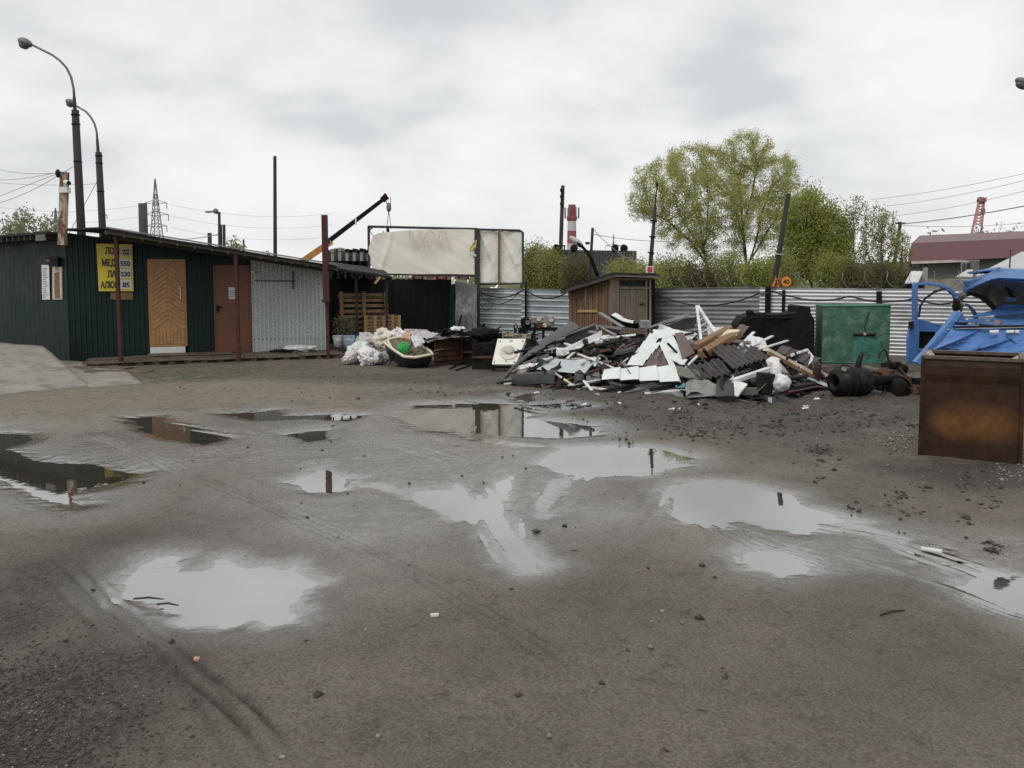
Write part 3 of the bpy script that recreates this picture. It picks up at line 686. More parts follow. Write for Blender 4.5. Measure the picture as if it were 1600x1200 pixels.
for x0, x1, lb, m_ in ((67, 79, 'tall white printed sheet on the green wing wall', m_paper), (84, 99, 'brown poster in a pale frame on the corner of the green wing', None)):
    t_ = T('paper_notice' if m_ else 'framed_poster', lb, 'notice', LW.px((x0 + x1) / 2, 468, .03))
    if m_:
        M().patch([LW.px(*q, .03) for q in ((x0 + 1, 468), (x1 + 1, 468), (x1 - .5, 414), (x0, 414))], 2, 4, crum(.01, 3, 5), .003).build('sheet', m_, t_)
        mm = M()
        for i in range(14):
            y = 419 + i * 3.4; mm.patch([LW.px(*q, .039) for q in ((x0 + 2, y + 1), (x1 - 2 - (i * 7) % 4, y + 1), (x1 - 2 - (i * 7) % 4, y), (x0 + 2, y))], 1, 1, None, .001)
        mm.build('printed_line', MATS['grey_print'], t_)
    else:
        M().patch([LW.px(*q, .03) for q in ((x0, 468), (x1, 468), (x1 - 1, 417), (x0, 417))], 1, 1, None, .02).build('frame', mat('pale_frame', (.52, .46, .36), .7, var=.3, scale=9), t_)
        M().patch([LW.px(*q, .036) for q in ((x0 + 4, 466), (x1 - 3, 466), (x1 - 4, 425), (x0 + 3, 427))], 1, 1, None, .006).build('picture', mat('brown_print', (.16, .095, .05), .6, var=.5, scale=12), t_)
lm = T('wall_lamp', 'dark box lamp with a reddish lens high on the green wing corner', 'lamp', LW.px(92, 409, .1))
M().box(LW.px(92, 409, .08), (.20, .16, .20)).build('housing', m_black, lm); M().blob(LW.px(90, 409, .18), (.06, .05, .06), 1, .05).build('lens', mat('dull_red_lens', (.12, .035, .03), .3), lm)

# deck of planks on stub blocks
dk = T('wooden_deck', 'low deck of wet grey planks on stub blocks in front of the kiosk', 'deck', K.p(1.5, 0, 1))
random.seed(3); mm = M(); leg = []
for i in range(7):
    for seg in range(6):
        f0 = seg / 6; f1 = (seg + 1) / 6
        q0 = W(128 + 410 * f0, 560, 16.25 + f0 * 2.3); q1 = W(128 + 410 * f1, 560, 16.25 + f1 * 2.3)
        off = i * .20; z = .115 + random.uniform(-.012, .012)
        a = V((q0.x, q0.y, z)) + bk * off; b_ = V((q1.x, q1.y, z + random.uniform(-.015, .015))) + bk * off
        mm.beam(a, a.lerp(b_, .985), .17, .025)
mm.build('plank', m_deck, dk)
m_blk = mat('pale_blocks', (.17, .14, .105), .8, var=.4)
for s_ in range(16):
    f0 = (s_ + .5) / 16; q0 = W(128 + 410 * f0, 560, 16.25 + f0 * 2.3)
    for r2 in (.04, .65, 1.2): M().box(V((q0.x, q0.y, .055)) + bk * r2, (.10 + .05 * random.random(), .1, .10)).build('block', m_blk, dk)
st = T('wooden_step', 'short dark duckboard laid before the white doorstep', 'duckboard', K.p(uc, .13, .5)); mm = M()
for i in range(5): mm.beam(K.p(uc - .42, .165, .22 + i * .12), K.p(uc + 1.35, .165, .22 + i * .12), .1, .022)
mm.build('plank', m_deck, st); mm = M()
for u_ in (-.3, .5, 1.2): M().beam(K.p(uc + u_, .142, .18), K.p(uc + u_, .142, .72), .06, .022).build('batten', m_soffit, st)
for i, (x0, x1, y0, y1) in enumerate(((110, 182, 573, 566), (128, 214, 579, 571))):
    a, b_ = G(x0, y0 + 6, .03), G(x1, y0 + 6, .03); tag(M().patch((a, b_, b_ + V((.1, .5, .04)), a + V((-.2, .5, .04))), 1, 1, None, .03).build('loose_board', m_deck), ('loose board at the left end of the deck beside the ramp', 'loose board between the slab and the first red post')[i], 'board')
tag(M().blob(K.p(ku(464), .215, .35), (.42, .2, .085), 4, .35, 2.2, ridge=.25).build('white_sack', mat('white_plastic', (.74, .74, .72), .4, var=.1, scale=4), smooth=True), 'flat white sack lying on the deck before the pale wall', 'sack')
tag(M().blob(K.p(ku(434), .16, .42), (.24, .12, .05), 7, .6, 3).build('rubbish_scrap', m_black), 'dark rag on the deck left of the flat white sack', 'rag')

# square post with camera at the corner, tall rust post at the far end
m_peel = mat('peeling_paint', (.42, .35, .27), .8, var=.2, scale=6, col2=(.15, .065, .04), c2=(.5, .56), stretch=(1, 1, .4))
sp_ = T('camera_post', 'peeling square post rising from the kiosk corner with a small camera', 'post', W(100, 382, 17.2))
M().beam(W(97.5, 383, 17.3), W(101, 269, 17.3), .135, .135, (0, 1, 0)).build('post', m_peel, sp_)
M().box(W(101, 297, 17.2), (.17, .17, .12)).build('junction_box', m_white, sp_)
cmr = M(); cmr.tube([W(102, 284, 17.15), W(107, 286, 17.0)], .045, 8); cmr.build('camera', m_white, sp_)
M().blob(W(107.5, 286, 16.97), (.045, .045, .045), 1, .02).build('lens', m_black, sp_)
M().blob(W(90.5, 271, 17.2), (.05, .05, .09), 1, .1).build('insulator', m_black, sp_)
tr_ = T('rust_post', 'tall red rusty post standing at the right end of the kiosk roof', 'post', W(509, 472, 18.15))
M().beam(W(510, 473, 18.2), W(507, 336, 18.2), .12, .12, (0, 1, 0)).build('post', m_redpost, tr_)
M().box(W(509, 470, 18.2), (.16, .16, .05)).build('foot_plate', m_redpost, tr_)

# ================================================================ LEAN-TO, BLACK FENCE, PALLETS
m_char = mat('black_boards', (.010, .0105, .011), .8, var=.5, spec=.15, scale=2.5, stretch=(4, 4, .5), col2=(.035, .036, .035), c2=(.58, .72))
lt = T('lean_to', 'dark lean-to roof on thin posts at the right end of the kiosk', 'lean-to', W(560, 525, 20))
lr = M().patch((W(516, 417, 19.0), W(613, 432, 20.4), W(600, 422, 24.0), W(515, 408, 24.0)), 16, 8, crum(.03, 3, 4), .06).build('roof', m_roof, lt)
mm = M()
for i in range(7):
    f = i / 6; a = W(518 + 92 * f, 421 + 15 * f, 19.05 + 1.4 * f); mm.beam(a + V((0, .05, -.03)), W(517 + 82 * f, 412 + 11 * f, 23.8) + V((0, 0, -.10)), .05, .09)
mm.build('rafter', m_soffit, lr)
for px, Yp in ((557, 19.9), (604, 20.4)):
    q = W(px, 480, Yp); M().beam(V((q.x, q.y, .1)), V((q.x, q.y, 1.98)), .06, .06, (0, 1, 0)).build('post', mat('dark_post', (.022, .016, .014)) if px == 557 else MATS['dark_post'], lt)
M().beam(W(586, 443, 20.0), W(594, 433, 20.0), .09, .05).build('brace', mat('raw_wood', (.40, .27, .13), .75, var=.25, scale=5, stretch=(3, 3, .6)), lt)
BF = Plane(W(440, 500, 22.6), W(707, 500, 25.4))
bf = T('board_fence', 'black upright board fence behind the pallets and bathtub', 'fence', BF.p(BF.L / 2, 0))
mm = M(); random.seed(11); n = 46
for i in range(n):
    u = BF.L * i / n; mm.patch([BF.p(u, 0, random.uniform(0, .02)), BF.p(u + BF.L / n - .003, 0, random.uniform(0, .02)), BF.p(u + BF.L / n - .003, 1.93 + random.uniform(-.02, .02), 0), BF.p(u, 1.93 + random.uniform(-.02, .02), 0)], 1, 1, None, .02)
mm.build('board', m_char, bf)
mm = M(); mm.beam(BF.p(0, 1.6, -.06), BF.p(BF.L, 1.6, -.06), .05, .09); mm.beam(BF.p(0, .5, -.06), BF.p(BF.L, .5, -.06), .05, .09); mm.build('rail', m_soffit, bf)
m_galv = mat('galvanised_sheet', (.50, .515, .52), .42, .55, var=.22, scale=1.6, col2=(.22, .225, .23), c2=(.55, .72), stretch=(.6, .6, 2))
m_bgalv = mat('blue_grey_siding', (.36, .405, .43), .45, .35, var=.18, scale=1.8, col2=(.24, .26, .27), c2=(.55, .72))
m_gpan = mat('dull_zinc_sheet', (.20, .205, .205), .55, .3, var=.3, scale=2.2, col2=(.10, .095, .09), c2=(.52, .66))
gp = T('sheet_metal_screen', 'grey dented sheet metal screen between the black fence and billboard post', 'screen', W(725, 515, 24.6))
M().patch((W(712, 516, 24.5), W(745, 516, 24.3), W(745, 445, 24.3), W(712, 440, 24.5)), 14, 20, add_f(crum(.06, 2.5, 7), ribsu(6, .015)), .004).build('sheet', m_gpan, gp)
lb_ = M().patch((W(700, 520, 24.8), W(712, 512, 24.55), W(714, 440, 24.5), W(704, 436, 24.8)), 6, 12, crum(.05, 2, 9), .004).build('sheet', m_gdark, gp); lab(lb_, 'dark folded side sheet')
tag(M().beam(W(714, 520, 24.1), W(721, 492, 24.1), .06, .06).build('leaning_bar', m_black), 'black bar leaning on the grey sheet metal screen', 'bar')

# pallet leaning up, pallet boxes, buckets, cuttings
m_pal = mat('pallet_wood', (.27, .165, .080), .75, var=.4, scale=4, stretch=(2, 2, 2))
def pallet(o, ux, uy, uz, L=1.2, Wd=.95, th=.14):
    a = M(); b_ = M()
    for i in range(7): a.beam(o + uy * (Wd * (i + .5) / 7) + uz * th, o + uy * (Wd * (i + .5) / 7) + uz * th + ux * L, .078, .022, uz)
    for i in range(3): a.beam(o + uy * (Wd * (i * .42 + .08)), o + uy * (Wd * (i * .42 + .08)) + ux * L, .1, .02, uz)
    for i in range(3):
        x = (.06, L / 2, L - .06)[i]; b_.beam(o + ux * x + uz * (th + .05), o + ux * x + uz * (th + .05) + uy * Wd, .085, .06, uz)
    return a, b_
p0 = W(530, 500, 20.9); ux = V((.95, .31, 0)).normalized(); uz = V((.3, -.95, .18)).normalized(); uy = uz.cross(ux)
if uy.z < 0: uy = -uy
pl = T('wooden_pallet', 'big pallet standing on its edge behind the wooden crates', 'pallet', p0)
a, b_ = pallet(p0 + V((0, 0, -.3)), ux, uy, uz, 1.28, 1.02); a.build('slat', m_pal, pl); b_.build('bearer', m_pal, pl)
def crate(px0, px1, py0, py1, Y, lb, tilt=0.0):
    a = W(px0, py1, Y); b_ = W(px1, py1, Y + .15); h = (py1 - py0) / FPX * Y
    c = T('wooden_crate', lb, 'crate', a); d = (b_ - a); u = d.normalized(); bkv = V((-u.y, u.x, 0)) * .5; mm = M()
    for i in range(6):
        z0_ = h * i / 6
        mm.patch((a + V((0, 0, z0_ + .008)), b_ + V((0, 0, z0_ + .008)), b_ + V((0, 0, z0_ + h / 6 - .01)), a + V((0, 0, z0_ + h / 6 - .01))), 1, 1, None, .02)
        mm.patch((b_ + V((0, 0, z0_ + .008)), b_ + bkv + V((0, 0, z0_ + .008)), b_ + bkv + V((0, 0, z0_ + h / 6 - .01)), b_ + V((0, 0, z0_ + h / 6 - .01))), 1, 1, None, .02)
    mm.patch((a + bkv, b_ + bkv, b_ + bkv + V((0, 0, h)), a + bkv + V((0, 0, h))), 1, 1, None, .02)
    mm.build('side_board', m_pal, c); mm = M()
    for f in (.04, .5, .96): mm.beam(a + d * f + V((0, -.02, 0)), a + d * f + V((0, -.02, h)), .08, .02, (0, 1, 0))
    mm.build('corner_batten', MATS['raw_wood'], c)
    M().patch((a + V((0, 0, h * .9)), b_ + V((0, 0, h * .9)), b_ + bkv + V((0, 0, h * .92)), a + bkv + V((0, 0, h * .92))), 8, 6, crum(.08, 4, 3), .02).build('contents', m_soffit, c)
    return c
crate(571, 602, 493, 523, 20.4, 'wooden crate in front of the big upright pallet')
crate(603, 625, 492, 523, 20.7, 'narrow wooden crate with pale wrapping right of the lean-to post')
def bucket(px, py, Y, r, h, m_, lb):
    q = W(px, py, Y); b_ = T('bucket', lb, 'bucket', q)
    M().lathe([(0, 0), (r * .8, 0), (r, h), (r * .96, h), (r * .78, .02), (0, .02)], q, (0, 0, 1), 20).build('body', m_, b_, True)
    M().torus(q + V((0, 0, h)), r, .012).build('rim', m_, b_, True)
    M().tube([q + V((r * math.cos(a), -r * .3 - .1 * math.sin(a), h - .13 * math.sin(a))) for a in [math.pi * i / 8 for i in range(9)]], .005, 5).build('handle', m_steel, b_)
bucket(529, 542, 19.6, .135, .27, mat('white_pail', (.58, .60, .58), .45), 'white plastic bucket nearest the kiosk wall')
bucket(545, 543, 19.5, .15, .28, mat('pale_blue_pail', (.40, .50, .60), .45), 'pale blue bucket between the white and the deep blue one')
bucket(554, 541, 19.9, .12, .27, mat('blue_pail', (.035, .11, .33), .4), 'deep blue bucket right of the pale blue one')
random.seed(21); gs_ = M()
m_weed = mat('dry_cuttings', (.20, .18, .10), .8, var=.5, scale=9)
for i in range(150):
    q = W(random.uniform(521, 556), random.uniform(498, 524), random.uniform(20, 20.8)); d = V((random.gauss(0, 1), random.gauss(0, .5), random.gauss(.3, .8))).normalized() * random.uniform(.12, .4)
    gs_.tube([q - d * .5, q + V((0, 0, random.uniform(-.05, .05))), q + d * .5], .007, 4, False)
tag(gs_.build('brush_bundle', m_weed), 'tangled bundle of dry green cuttings above the buckets', 'brushwood', kind=None)
M2 = M().blob(W(538, 512, 20.5), (.26, .2, .2), 4, .4, 2.5); tag(M2.build('net_sack', mat('olive_net', (.13, .14, .085), .8, var=.4, scale=8)), 'olive net sack stuffed behind the dry cuttings', 'sack')

# white rubbish bags
m_bag = mat('white_bag_plastic', (.72, .70, .69), .38, var=.12, scale=5, bump=.25, bscale=14)
m_bag2 = mat('grey_bag_plastic', (.46, .44, .43), .45, var=.2, scale=5, bump=.25, bscale=14)
def bag(cx, cy, Y, sx, sz, seed, lb, m_=None, rot=0.0, tie=None, sy=None):
    c = W(cx, cy, Y); mm = M().blob(c, (sx, sy or sx * .7, sz), seed, .28, 1.9, 30, Matrix.Rotation(rot, 3, 'Y'), 1.0, .45)
    if tie:
        q = W(tie[0], tie[1], Y); d = (q - c).normalized(); s0 = c + d * (min(sx, sz) * .75)
        mm.tube([s0, s0.lerp(q, .45), q, q + d * .05 + V((.02, 0, 0))], [.11, .045, .06, .012], 9)
    return tag(mm.build('rubbish_bag', m_ or m_bag, smooth=True), lb, 'bag')
bag(547, 559, 16.9, .19, .13, 1, 'small pinkish white bag at the left foot of the bag pile', mat('pinkish_bag', (.66, .58, .57), .4, var=.15, bump=.25, bscale=14), -.5)
bag(560, 551, 17.15, .30, .22, 2, 'milky bag with a green tint in the bag pile left of the tub', mat('greenish_bag', (.58, .64, .60), .35, var=.2, bump=.25, bscale=14), -.6)
bag(579, 557, 16.75, .27, .20, 3, 'bright white bag lowest in front of the bag pile', None, .2, (566, 571))
bag(574, 533, 17.7, .26, .21, 4, 'grey beige sack standing behind the white bags', m_bag2, .15)
bag(601, 533, 17.6, .30, .27, 5, 'large creamy bag with knotted ears beside the tub', mat('cream_bag', (.66, .60, .52), .4, var=.15, bump=.25, bscale=14), .4, (595, 520))
bag(622, 527, 17.6, .22, .20, 6, 'white bag with peaked corners behind the rim of the tub', None, .2, (617, 517))
bag(598, 561, 17.0, .20, .17, 8, 'grey clear bag wedged between white bag and tub', mat('clear_bag', (.33, .34, .34), .25, var=.5, scale=8, bump=.3, bscale=14), .0)

# bathtub tipped towards the yard, with a green ball of netting
tub = T('bathtub', 'old dark bathtub with cream rim tipped beside the white bags', 'bathtub', W(640, 572, 16.4))
m_tub = mat('dark_enamel', (.022, .020, .018), .4, var=.4, scale=6, col2=(.06, .035, .02), c2=(.6, .7)); m_cream = mat('cream_enamel', (.64, .56, .42), .4, var=.15, scale=6, col2=(.25, .17, .09), c2=(.62, .72))
rim = [W(*q) for q in ((600, 536, 16.5), (617, 549, 16.2), (631, 558, 16.0), (648, 559.5, 15.95), (676, 554.5, 16.05), (672, 549, 16.4), (655, 540, 16.9), (639, 531, 17.2), (624, 528, 17.2), (609, 531, 17.0))]
bot = [W(*q) for q in ((612, 563, 16.6), (622, 569, 16.4), (634, 574, 16.25), (650, 575, 16.25), (668, 573, 16.35), (668, 572, 16.6), (655, 570, 16.9), (640, 567, 17.1), (628, 564, 17.1), (617, 562, 16.9))]
n = len(rim); mm = M(); cen = sum(rim, V()) / n; cb = sum(bot, V()) / n
mid_ = [rim[i].lerp(bot[i], .55) + (rim[i] - cen) * .06 for i in range(n)]
vs = rim + mid_ + bot + [cb]; fs = []
for i in range(n):
    j = (i + 1) % n; fs += [(i, j, n + j, n + i), (n + i, n + j, 2 * n + j, 2 * n + i), (2 * n + i, 2 * n + j, 3 * n)]
mm.add(vs, fs).build('shell', m_tub, tub, True)
inn = [r.lerp(cen, .08) for r in rim]; ib = [b2.lerp(cb, .2) + V((0, 0, .12)) for b2 in bot]; cib = cb + V((0, 0, .12))
fs = []
for i in range(n): j = (i + 1) % n; fs += [(i, n + i, n + j, j), (n + i, 2 * n, n + j)]
M().add(inn + ib + [cib], fs).build('lining', mat('dirty_lining', (.22, .19, .14), .6, var=.4, scale=6), tub, True)
mm = M(); loop = rim + [rim[0], rim[1]]; mm.tube([p + V((0, 0, .012)) for p in loop], .03, 8, False); mm.build('rim', m_cream, tub, True)
tag(M().beam(W(605, 535, 16.6) + V((0, 0, .05)), W(613, 549, 16.35) + V((0, 0, .03)), .05, .02).build('pale_slat', m_cream), 'pale slat lying inside the left rim of the tub', 'slat')
m_net = mat('green_netting', (.055, .46, .13), .5, var=.3, scale=20)
random.seed(8); mm = M(); c = W(631, 543.5, 16.35)
for i in range(40):
    ax = V((random.gauss(0, 1), random.gauss(0, 1), random.gauss(0, 1))).normalized(); mm.torus(c + ax * random.uniform(-.06, .06), .105 + random.uniform(-.03, .01), .008, ax, 16, 4)
mm.blob(c, (.06, .06, .06), 3, .2)
tag(mm.build('netting_ball', m_net), 'bright green ball of netting lying in the tub', 'netting')
mm = M(); random.seed(31)
for i in range(34):
    q = W(random.uniform(634, 668), random.uniform(550, 556), 16.4); d = V((random.gauss(0, .14), random.gauss(0, .1), random.uniform(.02, .16))); mm.tube([q, q + d * .6 + V((.01, 0, 0)), q + d], .008, 4, False)
tag(mm.build('twig_heap', mat('tub_litter', (.19, .165, .10), .8, var=.6, scale=10)), 'dry leaves and twigs filling the tub', 'rubbish', kind='stuff')

# rust box, torn sheets over it, black drums, stacked bits
m_rust = mat('brown_rust', (.095, .040, .020), .85, var=.45, scale=5, col2=(.035, .022, .016), c2=(.48, .62), bump=.4, bscale=24)
m_burnt = mat('burnt_black', (.011, .0098, .009), .8, var=.6, scale=5, spec=.15, col2=(.03, .021, .015), c2=(.58, .7), bump=.4, bscale=18)
rb = T('rusty_box', 'ribbed rusty brown steel box between the tub and burnt cabinets', 'box', G(700, 574))
c0, c1 = G(680, 574), G(722, 571)
zt = .60
c2_, c3 = c1 + V((.15, .8, 0)), c0 + V((.15, .8, 0))
def up(p, h): return p + V((0, 0, h))
rd = lambda u, v: .015 * np.sin(v * 34) * (v > .1)
M().patch((c0, c1, up(c1, zt), up(c0, zt)), 4, 40, add_f(rd, crum(.02, 2, 1)), .01).build('front_panel', m_rust, rb)
mm = M().patch((c1, c2_, up(c2_, zt), up(c1, zt)), 4, 10, crum(.02, 2, 2), .01); mm.patch((c3, c0, up(c0, zt), up(c3, zt)), 2, 2, None, .01); mm.patch((c2_, c3, up(c3, zt), up(c2_, zt)), 2, 2, None, .01); mm.build('side_panel', m_burnt, rb)
for p in (c0, c1): M().beam(p + V((0, -.02, 0)), up(p, zt + .02) + V((0, -.02, 0)), .035, .035, (0, 1, 0)).build('corner_bar', m_rust, rb)
d0, d1 = G(722, 571) + V((.03, .12, 0)), G(752, 572) + V((0, .1, 0))
rb2 = T('rusty_box', 'darker ribbed rusty box right beside the brown one', 'box', d0)
M().patch((d0, d1, up(d1, .52), up(d0, .55)), 4, 40, add_f(rd, crum(.02, 2, 5)), .01).build('front_panel', mat('dark_rust', (.045, .028, .018), .8, var=.5, scale=5, col2=(.02, .016, .014)), rb2)
mm = M().patch((up(d0, .55), up(d1, .52), up(d1, .52) + V((0, .6, 0)), up(d0, .55) + V((0, .6, 0))), 6, 4, crum(.03, 2, 2), .01); mm.patch((d1, d1 + V((0, .6, 0)), up(d1, .52) + V((0, .6, 0)), up(d1, .52)), 1, 1, None, .01); mm.build('lid', m_burnt, rb2)
def burntbox(px0, px1, py, d, h, lb, seed):
    a, b_ = G(px0, py), G(px1, py + 1); o = T('burnt_cabinet', lb, 'cabinet', a); bv = V((.08, d, 0)); f = crum(.06, 2.5, seed)
    M().patch((a, b_, up(b_, h), up(a, h * .94)), 10, 10, f, .02).build('front_panel', m_burnt, o)
    M().patch((b_, b_ + bv, up(b_ + bv, h), up(b_, h)), 6, 8, f, .02).build('side_panel', m_burnt, o); M().patch((a + bv, a, up(a, h * .94), up(a + bv, h)), 6, 8, f, .02).build('side_panel', m_burnt, o)
    M().patch((up(a, h * .94), up(b_, h), up(b_ + bv, h), up(a + bv, h)), 10, 6, crum(.09, 3, seed + 4), .02).build('top_panel', m_burnt, o)
    M().beam(up(a, h * .5) + V((0, -.02, 0)), up(b_, h * .52) + V((0, -.02, 0)), .03, .04).build('rail', m_rust, o)
burntbox(738, 770, 580, .6, .56, 'soot black burnt cabinet left of the white stove', 4)
burntbox(724, 745, 572, .5, .60, 'second blackened cabinet behind the soot black one', 9)
tag(M().blob(W(757, 521, 16.2), (.30, .22, .13), 4, .3, 2).build('black_lump', m_burnt), 'black lump of burnt scrap on top of the burnt cabinets', 'scrap')
sh = M().patch((W(643, 524, 17.2), W(668, 530, 16.6), W(690, 523, 16.9), W(650, 515, 17.6)), 20, 14, add_f(crum(.09, 2, 3), ribsu(6, .02)), .004)
tag(sh.build('torn_sheet', mat('grey_flecked_sheet', (.42, .42, .41), .5, .3, var=.3, scale=6)), 'grey torn roofing sheet with jagged edge over the rusty box', 'sheet')
sh = M().patch((W(641, 525, 16.7), W(649, 544, 16.4), W(665, 535, 16.4), W(655, 522, 16.7)), 18, 12, add_f(crum(.06, 2.6, 5), ribsv(4, .02)), .004)
tag(sh.build('torn_sheet', mat('pale_flecked_sheet', (.58, .60, .61), .45, .2, var=.25, scale=9)), 'pale curled sheet hanging over the tub edge', 'sheet')
sh = M().patch((W(668, 536, 16.3), W(690, 530, 16.4), W(735, 527, 16.8), W(662, 521, 17.4)), 20, 14, crum(.07, 2, 9), .005)
tag(sh.build('torn_sheet', m_gpan), 'dull flat sheet spread over both rusty boxes', 'sheet')
sh = M().patch((W(631, 521, 18.6), W(668, 524, 18.4), W(668, 515, 18.4), W(631, 514, 18.6)), 6, 3, crum(.04, 2, 9), .02)
tag(sh.build('board_scrap', mat('pinkish_board', (.52, .40, .36), .7, var=.4, scale=5)), 'pinkish white board behind the curled sheet', 'board')
tag(M().patch((W(629, 527, 17.0), W(641, 530, 16.9), W(641, 519, 17.2), W(631, 519, 17.2)), 2, 2, crum(.02, 2, 2), .15).build('cardboard_piece', mat('cardboard', (.42, .28, .18), .8)), 'tan cardboard piece between bag and curled sheet', 'cardboard')
tag(M().blob(W(715, 515, 18.2), (.19, .15, .08), 5, .4, 2.5, ridge=.3).build('white_rag', m_bag), 'small white rag on the dark rubble near the screen', 'rag')
random.seed(77); mm = M()
for i in range(70):
    q = W(random.uniform(690, 775), random.uniform(517, 530), random.uniform(16.8, 18.2)); d = V((random.gauss(0, 1), random.gauss(0, .6), random.gauss(0, .25))).normalized() * random.uniform(.2, .7)
    mm.beam(q - d * .5, q + d * .5, random.uniform(.02, .07), random.uniform(.01, .03))
for i in range(60):
    q = W(random.uniform(772, 838), random.uniform(522, 556), random.uniform(16.2, 17.4)); d = V((random.gauss(0, 1), random.gauss(0, .6), random.gauss(0, .35))).normalized() * random.uniform(.15, .6)
    mm.beam(q - d * .5, q + d * .5, random.uniform(.02, .1), random.uniform(.01, .04))
for i in range(26): q = W(random.uniform(800, 845), random.uniform(538, 572), random.uniform(15.8, 17)); q.z = max(.1, min(q.z, .6)); mm.blob(q, (random.uniform(.12, .3), .25, random.uniform(.1, .25)), i + 50, .5, 2, 6)
for i in range(40): q = W(random.uniform(680, 800), random.uniform(530, 560), random.uniform(17, 19)); mm.blob(q, (random.uniform(.1, .3), .2, random.uniform(.06, .2)), i, .5, 2, 6)
tag(mm.build('rubble', m_burnt), 'dark burnt scraps piled behind the burnt cabinets and the stove', 'rubble', kind='stuff')
for i, (a, b_, lb) in enumerate((((702, 580), (742, 564), 'thin black bar lying on the mud before the rusty box'), ((712, 582), (758, 571), 'second thin black bar lying nearer the soot black cabinet'))):
    tag(M().beam(G(*a) + V((0, 0, .04)), G(*b_) + V((0, 0, .12)), .03, .03).build('steel_bar', m_burnt), lb, 'bar')

# white stove front tipped back
sv = T('enamel_stove', 'white enamelled appliance with round dial tipped back on a dark frame', 'stove', G(795, 585))
m_en = mat('white_enamel', (.76, .74, .67), .35, var=.06, scale=4, col2=(.55, .50, .42), c2=(.66, .76))
f0, f1, f2_, f3 = W(768.5, 569, 15.35), W(806, 569.5, 15.35), W(822, 529, 15.75), W(777.5, 529, 15.75)
fn = (f1 - f0).cross(f3 - f0).normalized()
M().patch((f0, f1, f2_, f3), 1, 1, None, .03).build('front_panel', m_en, sv, bevel=.006)
M().prism([f1 - fn * .032, f2_ - fn * .032, f2_ - fn * .42 + V((.02, 0, -.05)), f1 - fn * .42], -(f1 - f0) * .97).build('body', mat('grey_enamel', (.55, .54, .50), .5, var=.2), sv)
ctr = f0.lerp(f1, .54).lerp(f3.lerp(f2_, .54), .45)
M().lathe([(.175, 0), (.175, .012), (.16, .02), (.15, .008), (0, .008)], ctr + fn * .002, fn, 32).build('dial', mat('cream_dial', (.70, .66, .56), .4, var=.08), sv, True)
M().lathe([(.10, 0), (.098, .016), (.06, .022), (0, .018)], ctr + fn * .02 + (f3 - f0).normalized() * .05, fn, 28).build('hub', mat('grey_dial', (.46, .44, .38), .5, var=.1), sv, True)
for a, b_ in ((.08, .08), (.9, .08), (.12, .88), (.92, .9), (.2, .55), (.86, .55), (.55, .12)): M().lathe([(.014, 0), (.012, .01), (0, .01)], f0.lerp(f1, a).lerp(f3.lerp(f2_, a), b_) + fn * .002, fn, 10).build('screw', m_black, sv)
M().patch([f0.lerp(f1, a).lerp(f3.lerp(f2_, a), b_) + fn * .003 for a, b_ in ((.44, .86), (.56, .86), (.56, .94), (.44, .94))], 1, 1, None, .003).build('vent_plate', mat('vent_grey', (.38, .37, .34)), sv)
mm = M()
for p in (f0.lerp(f1, .06), f0.lerp(f1, .94)): mm.beam(V((p.x, p.y + .05, .0)), V((p.x, p.y + .05, p.z)), .05, .05, (0, 1, 0)); mm.beam(V((p.x, p.y + .5, .0)), V((p.x, p.y + .5, p.z + .25)), .05, .05, (0, 1, 0))
mm.beam(f0 + V((0, .06, -.05)), f1 + V((0, .06, -.05)), .04, .06); mm.build('frame', m_burnt, sv)
tag(M().patch((W(786, 527, 16.2), W(828, 529, 16.2), W(828, 522, 16.2), W(786, 520, 16.2)), 16, 3, add_f(crum(.06, 6, 4), ribsu(8, .04)), .03).build('radiator_scrap', mat('pale_scrap', (.30, .27, .2), .7, var=.5, scale=8)), 'pale finned scrap lying behind the white stove', 'scrap')

# workbench with engine parts by the fence
wb_ = T('work_bench', 'dark steel bench standing against the blue grey fence', 'bench', W(842, 530, 19.0))
q0, q1 = W(812, 513, 19.0), W(872, 513, 19.0)
M().patch((q0, q1, q1 + V((0, .6, 0)), q0 + V((0, .6, 0))), 1, 1, None, .06).build('top', m_burnt, wb_)
for f in (.1, .38, .62, .92):
    p = q0.lerp(q1, f) + V((0, .06, 0)); M().beam(V((p.x, p.y, 0)), p + V((0, 0, -.05)), .06, .06, (0, 1, 0)).build('leg', m_burnt if f != .38 else m_redpost, wb_)
random.seed(5)
for px, py, sx, sz, lb, mm_ in ((822, 505, .12, .13, 'dark gear housing at the left end of the bench', m_burnt), (838, 500, .18, .09, 'cast engine part standing in the middle of the bench', mat('cast_alloy', (.30, .27, .23), .6, .3, var=.4, scale=9)),
                              (858, 501, .13, .13, 'pale alloy housing at the right end of the bench', MATS['cast_alloy']), (847, 509, .2, .06, 'flat rusty casting along the front of the bench', m_rust)):
    t_ = T('engine_part', lb, 'engine part', W(px, 512, 19.1)); c = W(px, py, 19.15)
    M().blob(c, (sx, .15, sz), int(px), .3, 3, 12, None, .6).build('casting', mm_, t_, False)
    M().lathe([(.05, 0), (.05, .06), (.02, .06), (.02, .03), (0, .03)], c + V((sx * .3, -.13, .02)), (0, -1, .1), 14).build('flange', m_steel if mm_ != m_burnt else m_gpan, t_)
tag(M().tube([W(806, 522, 18.9), W(803, 511, 18.9), W(806, 505, 18.9), W(809, 512, 18.9), W(816, 524, 18.9)], .018, 6).build('bent_hose', m_black), 'black bent hose sticking up left of the bench', 'hose')
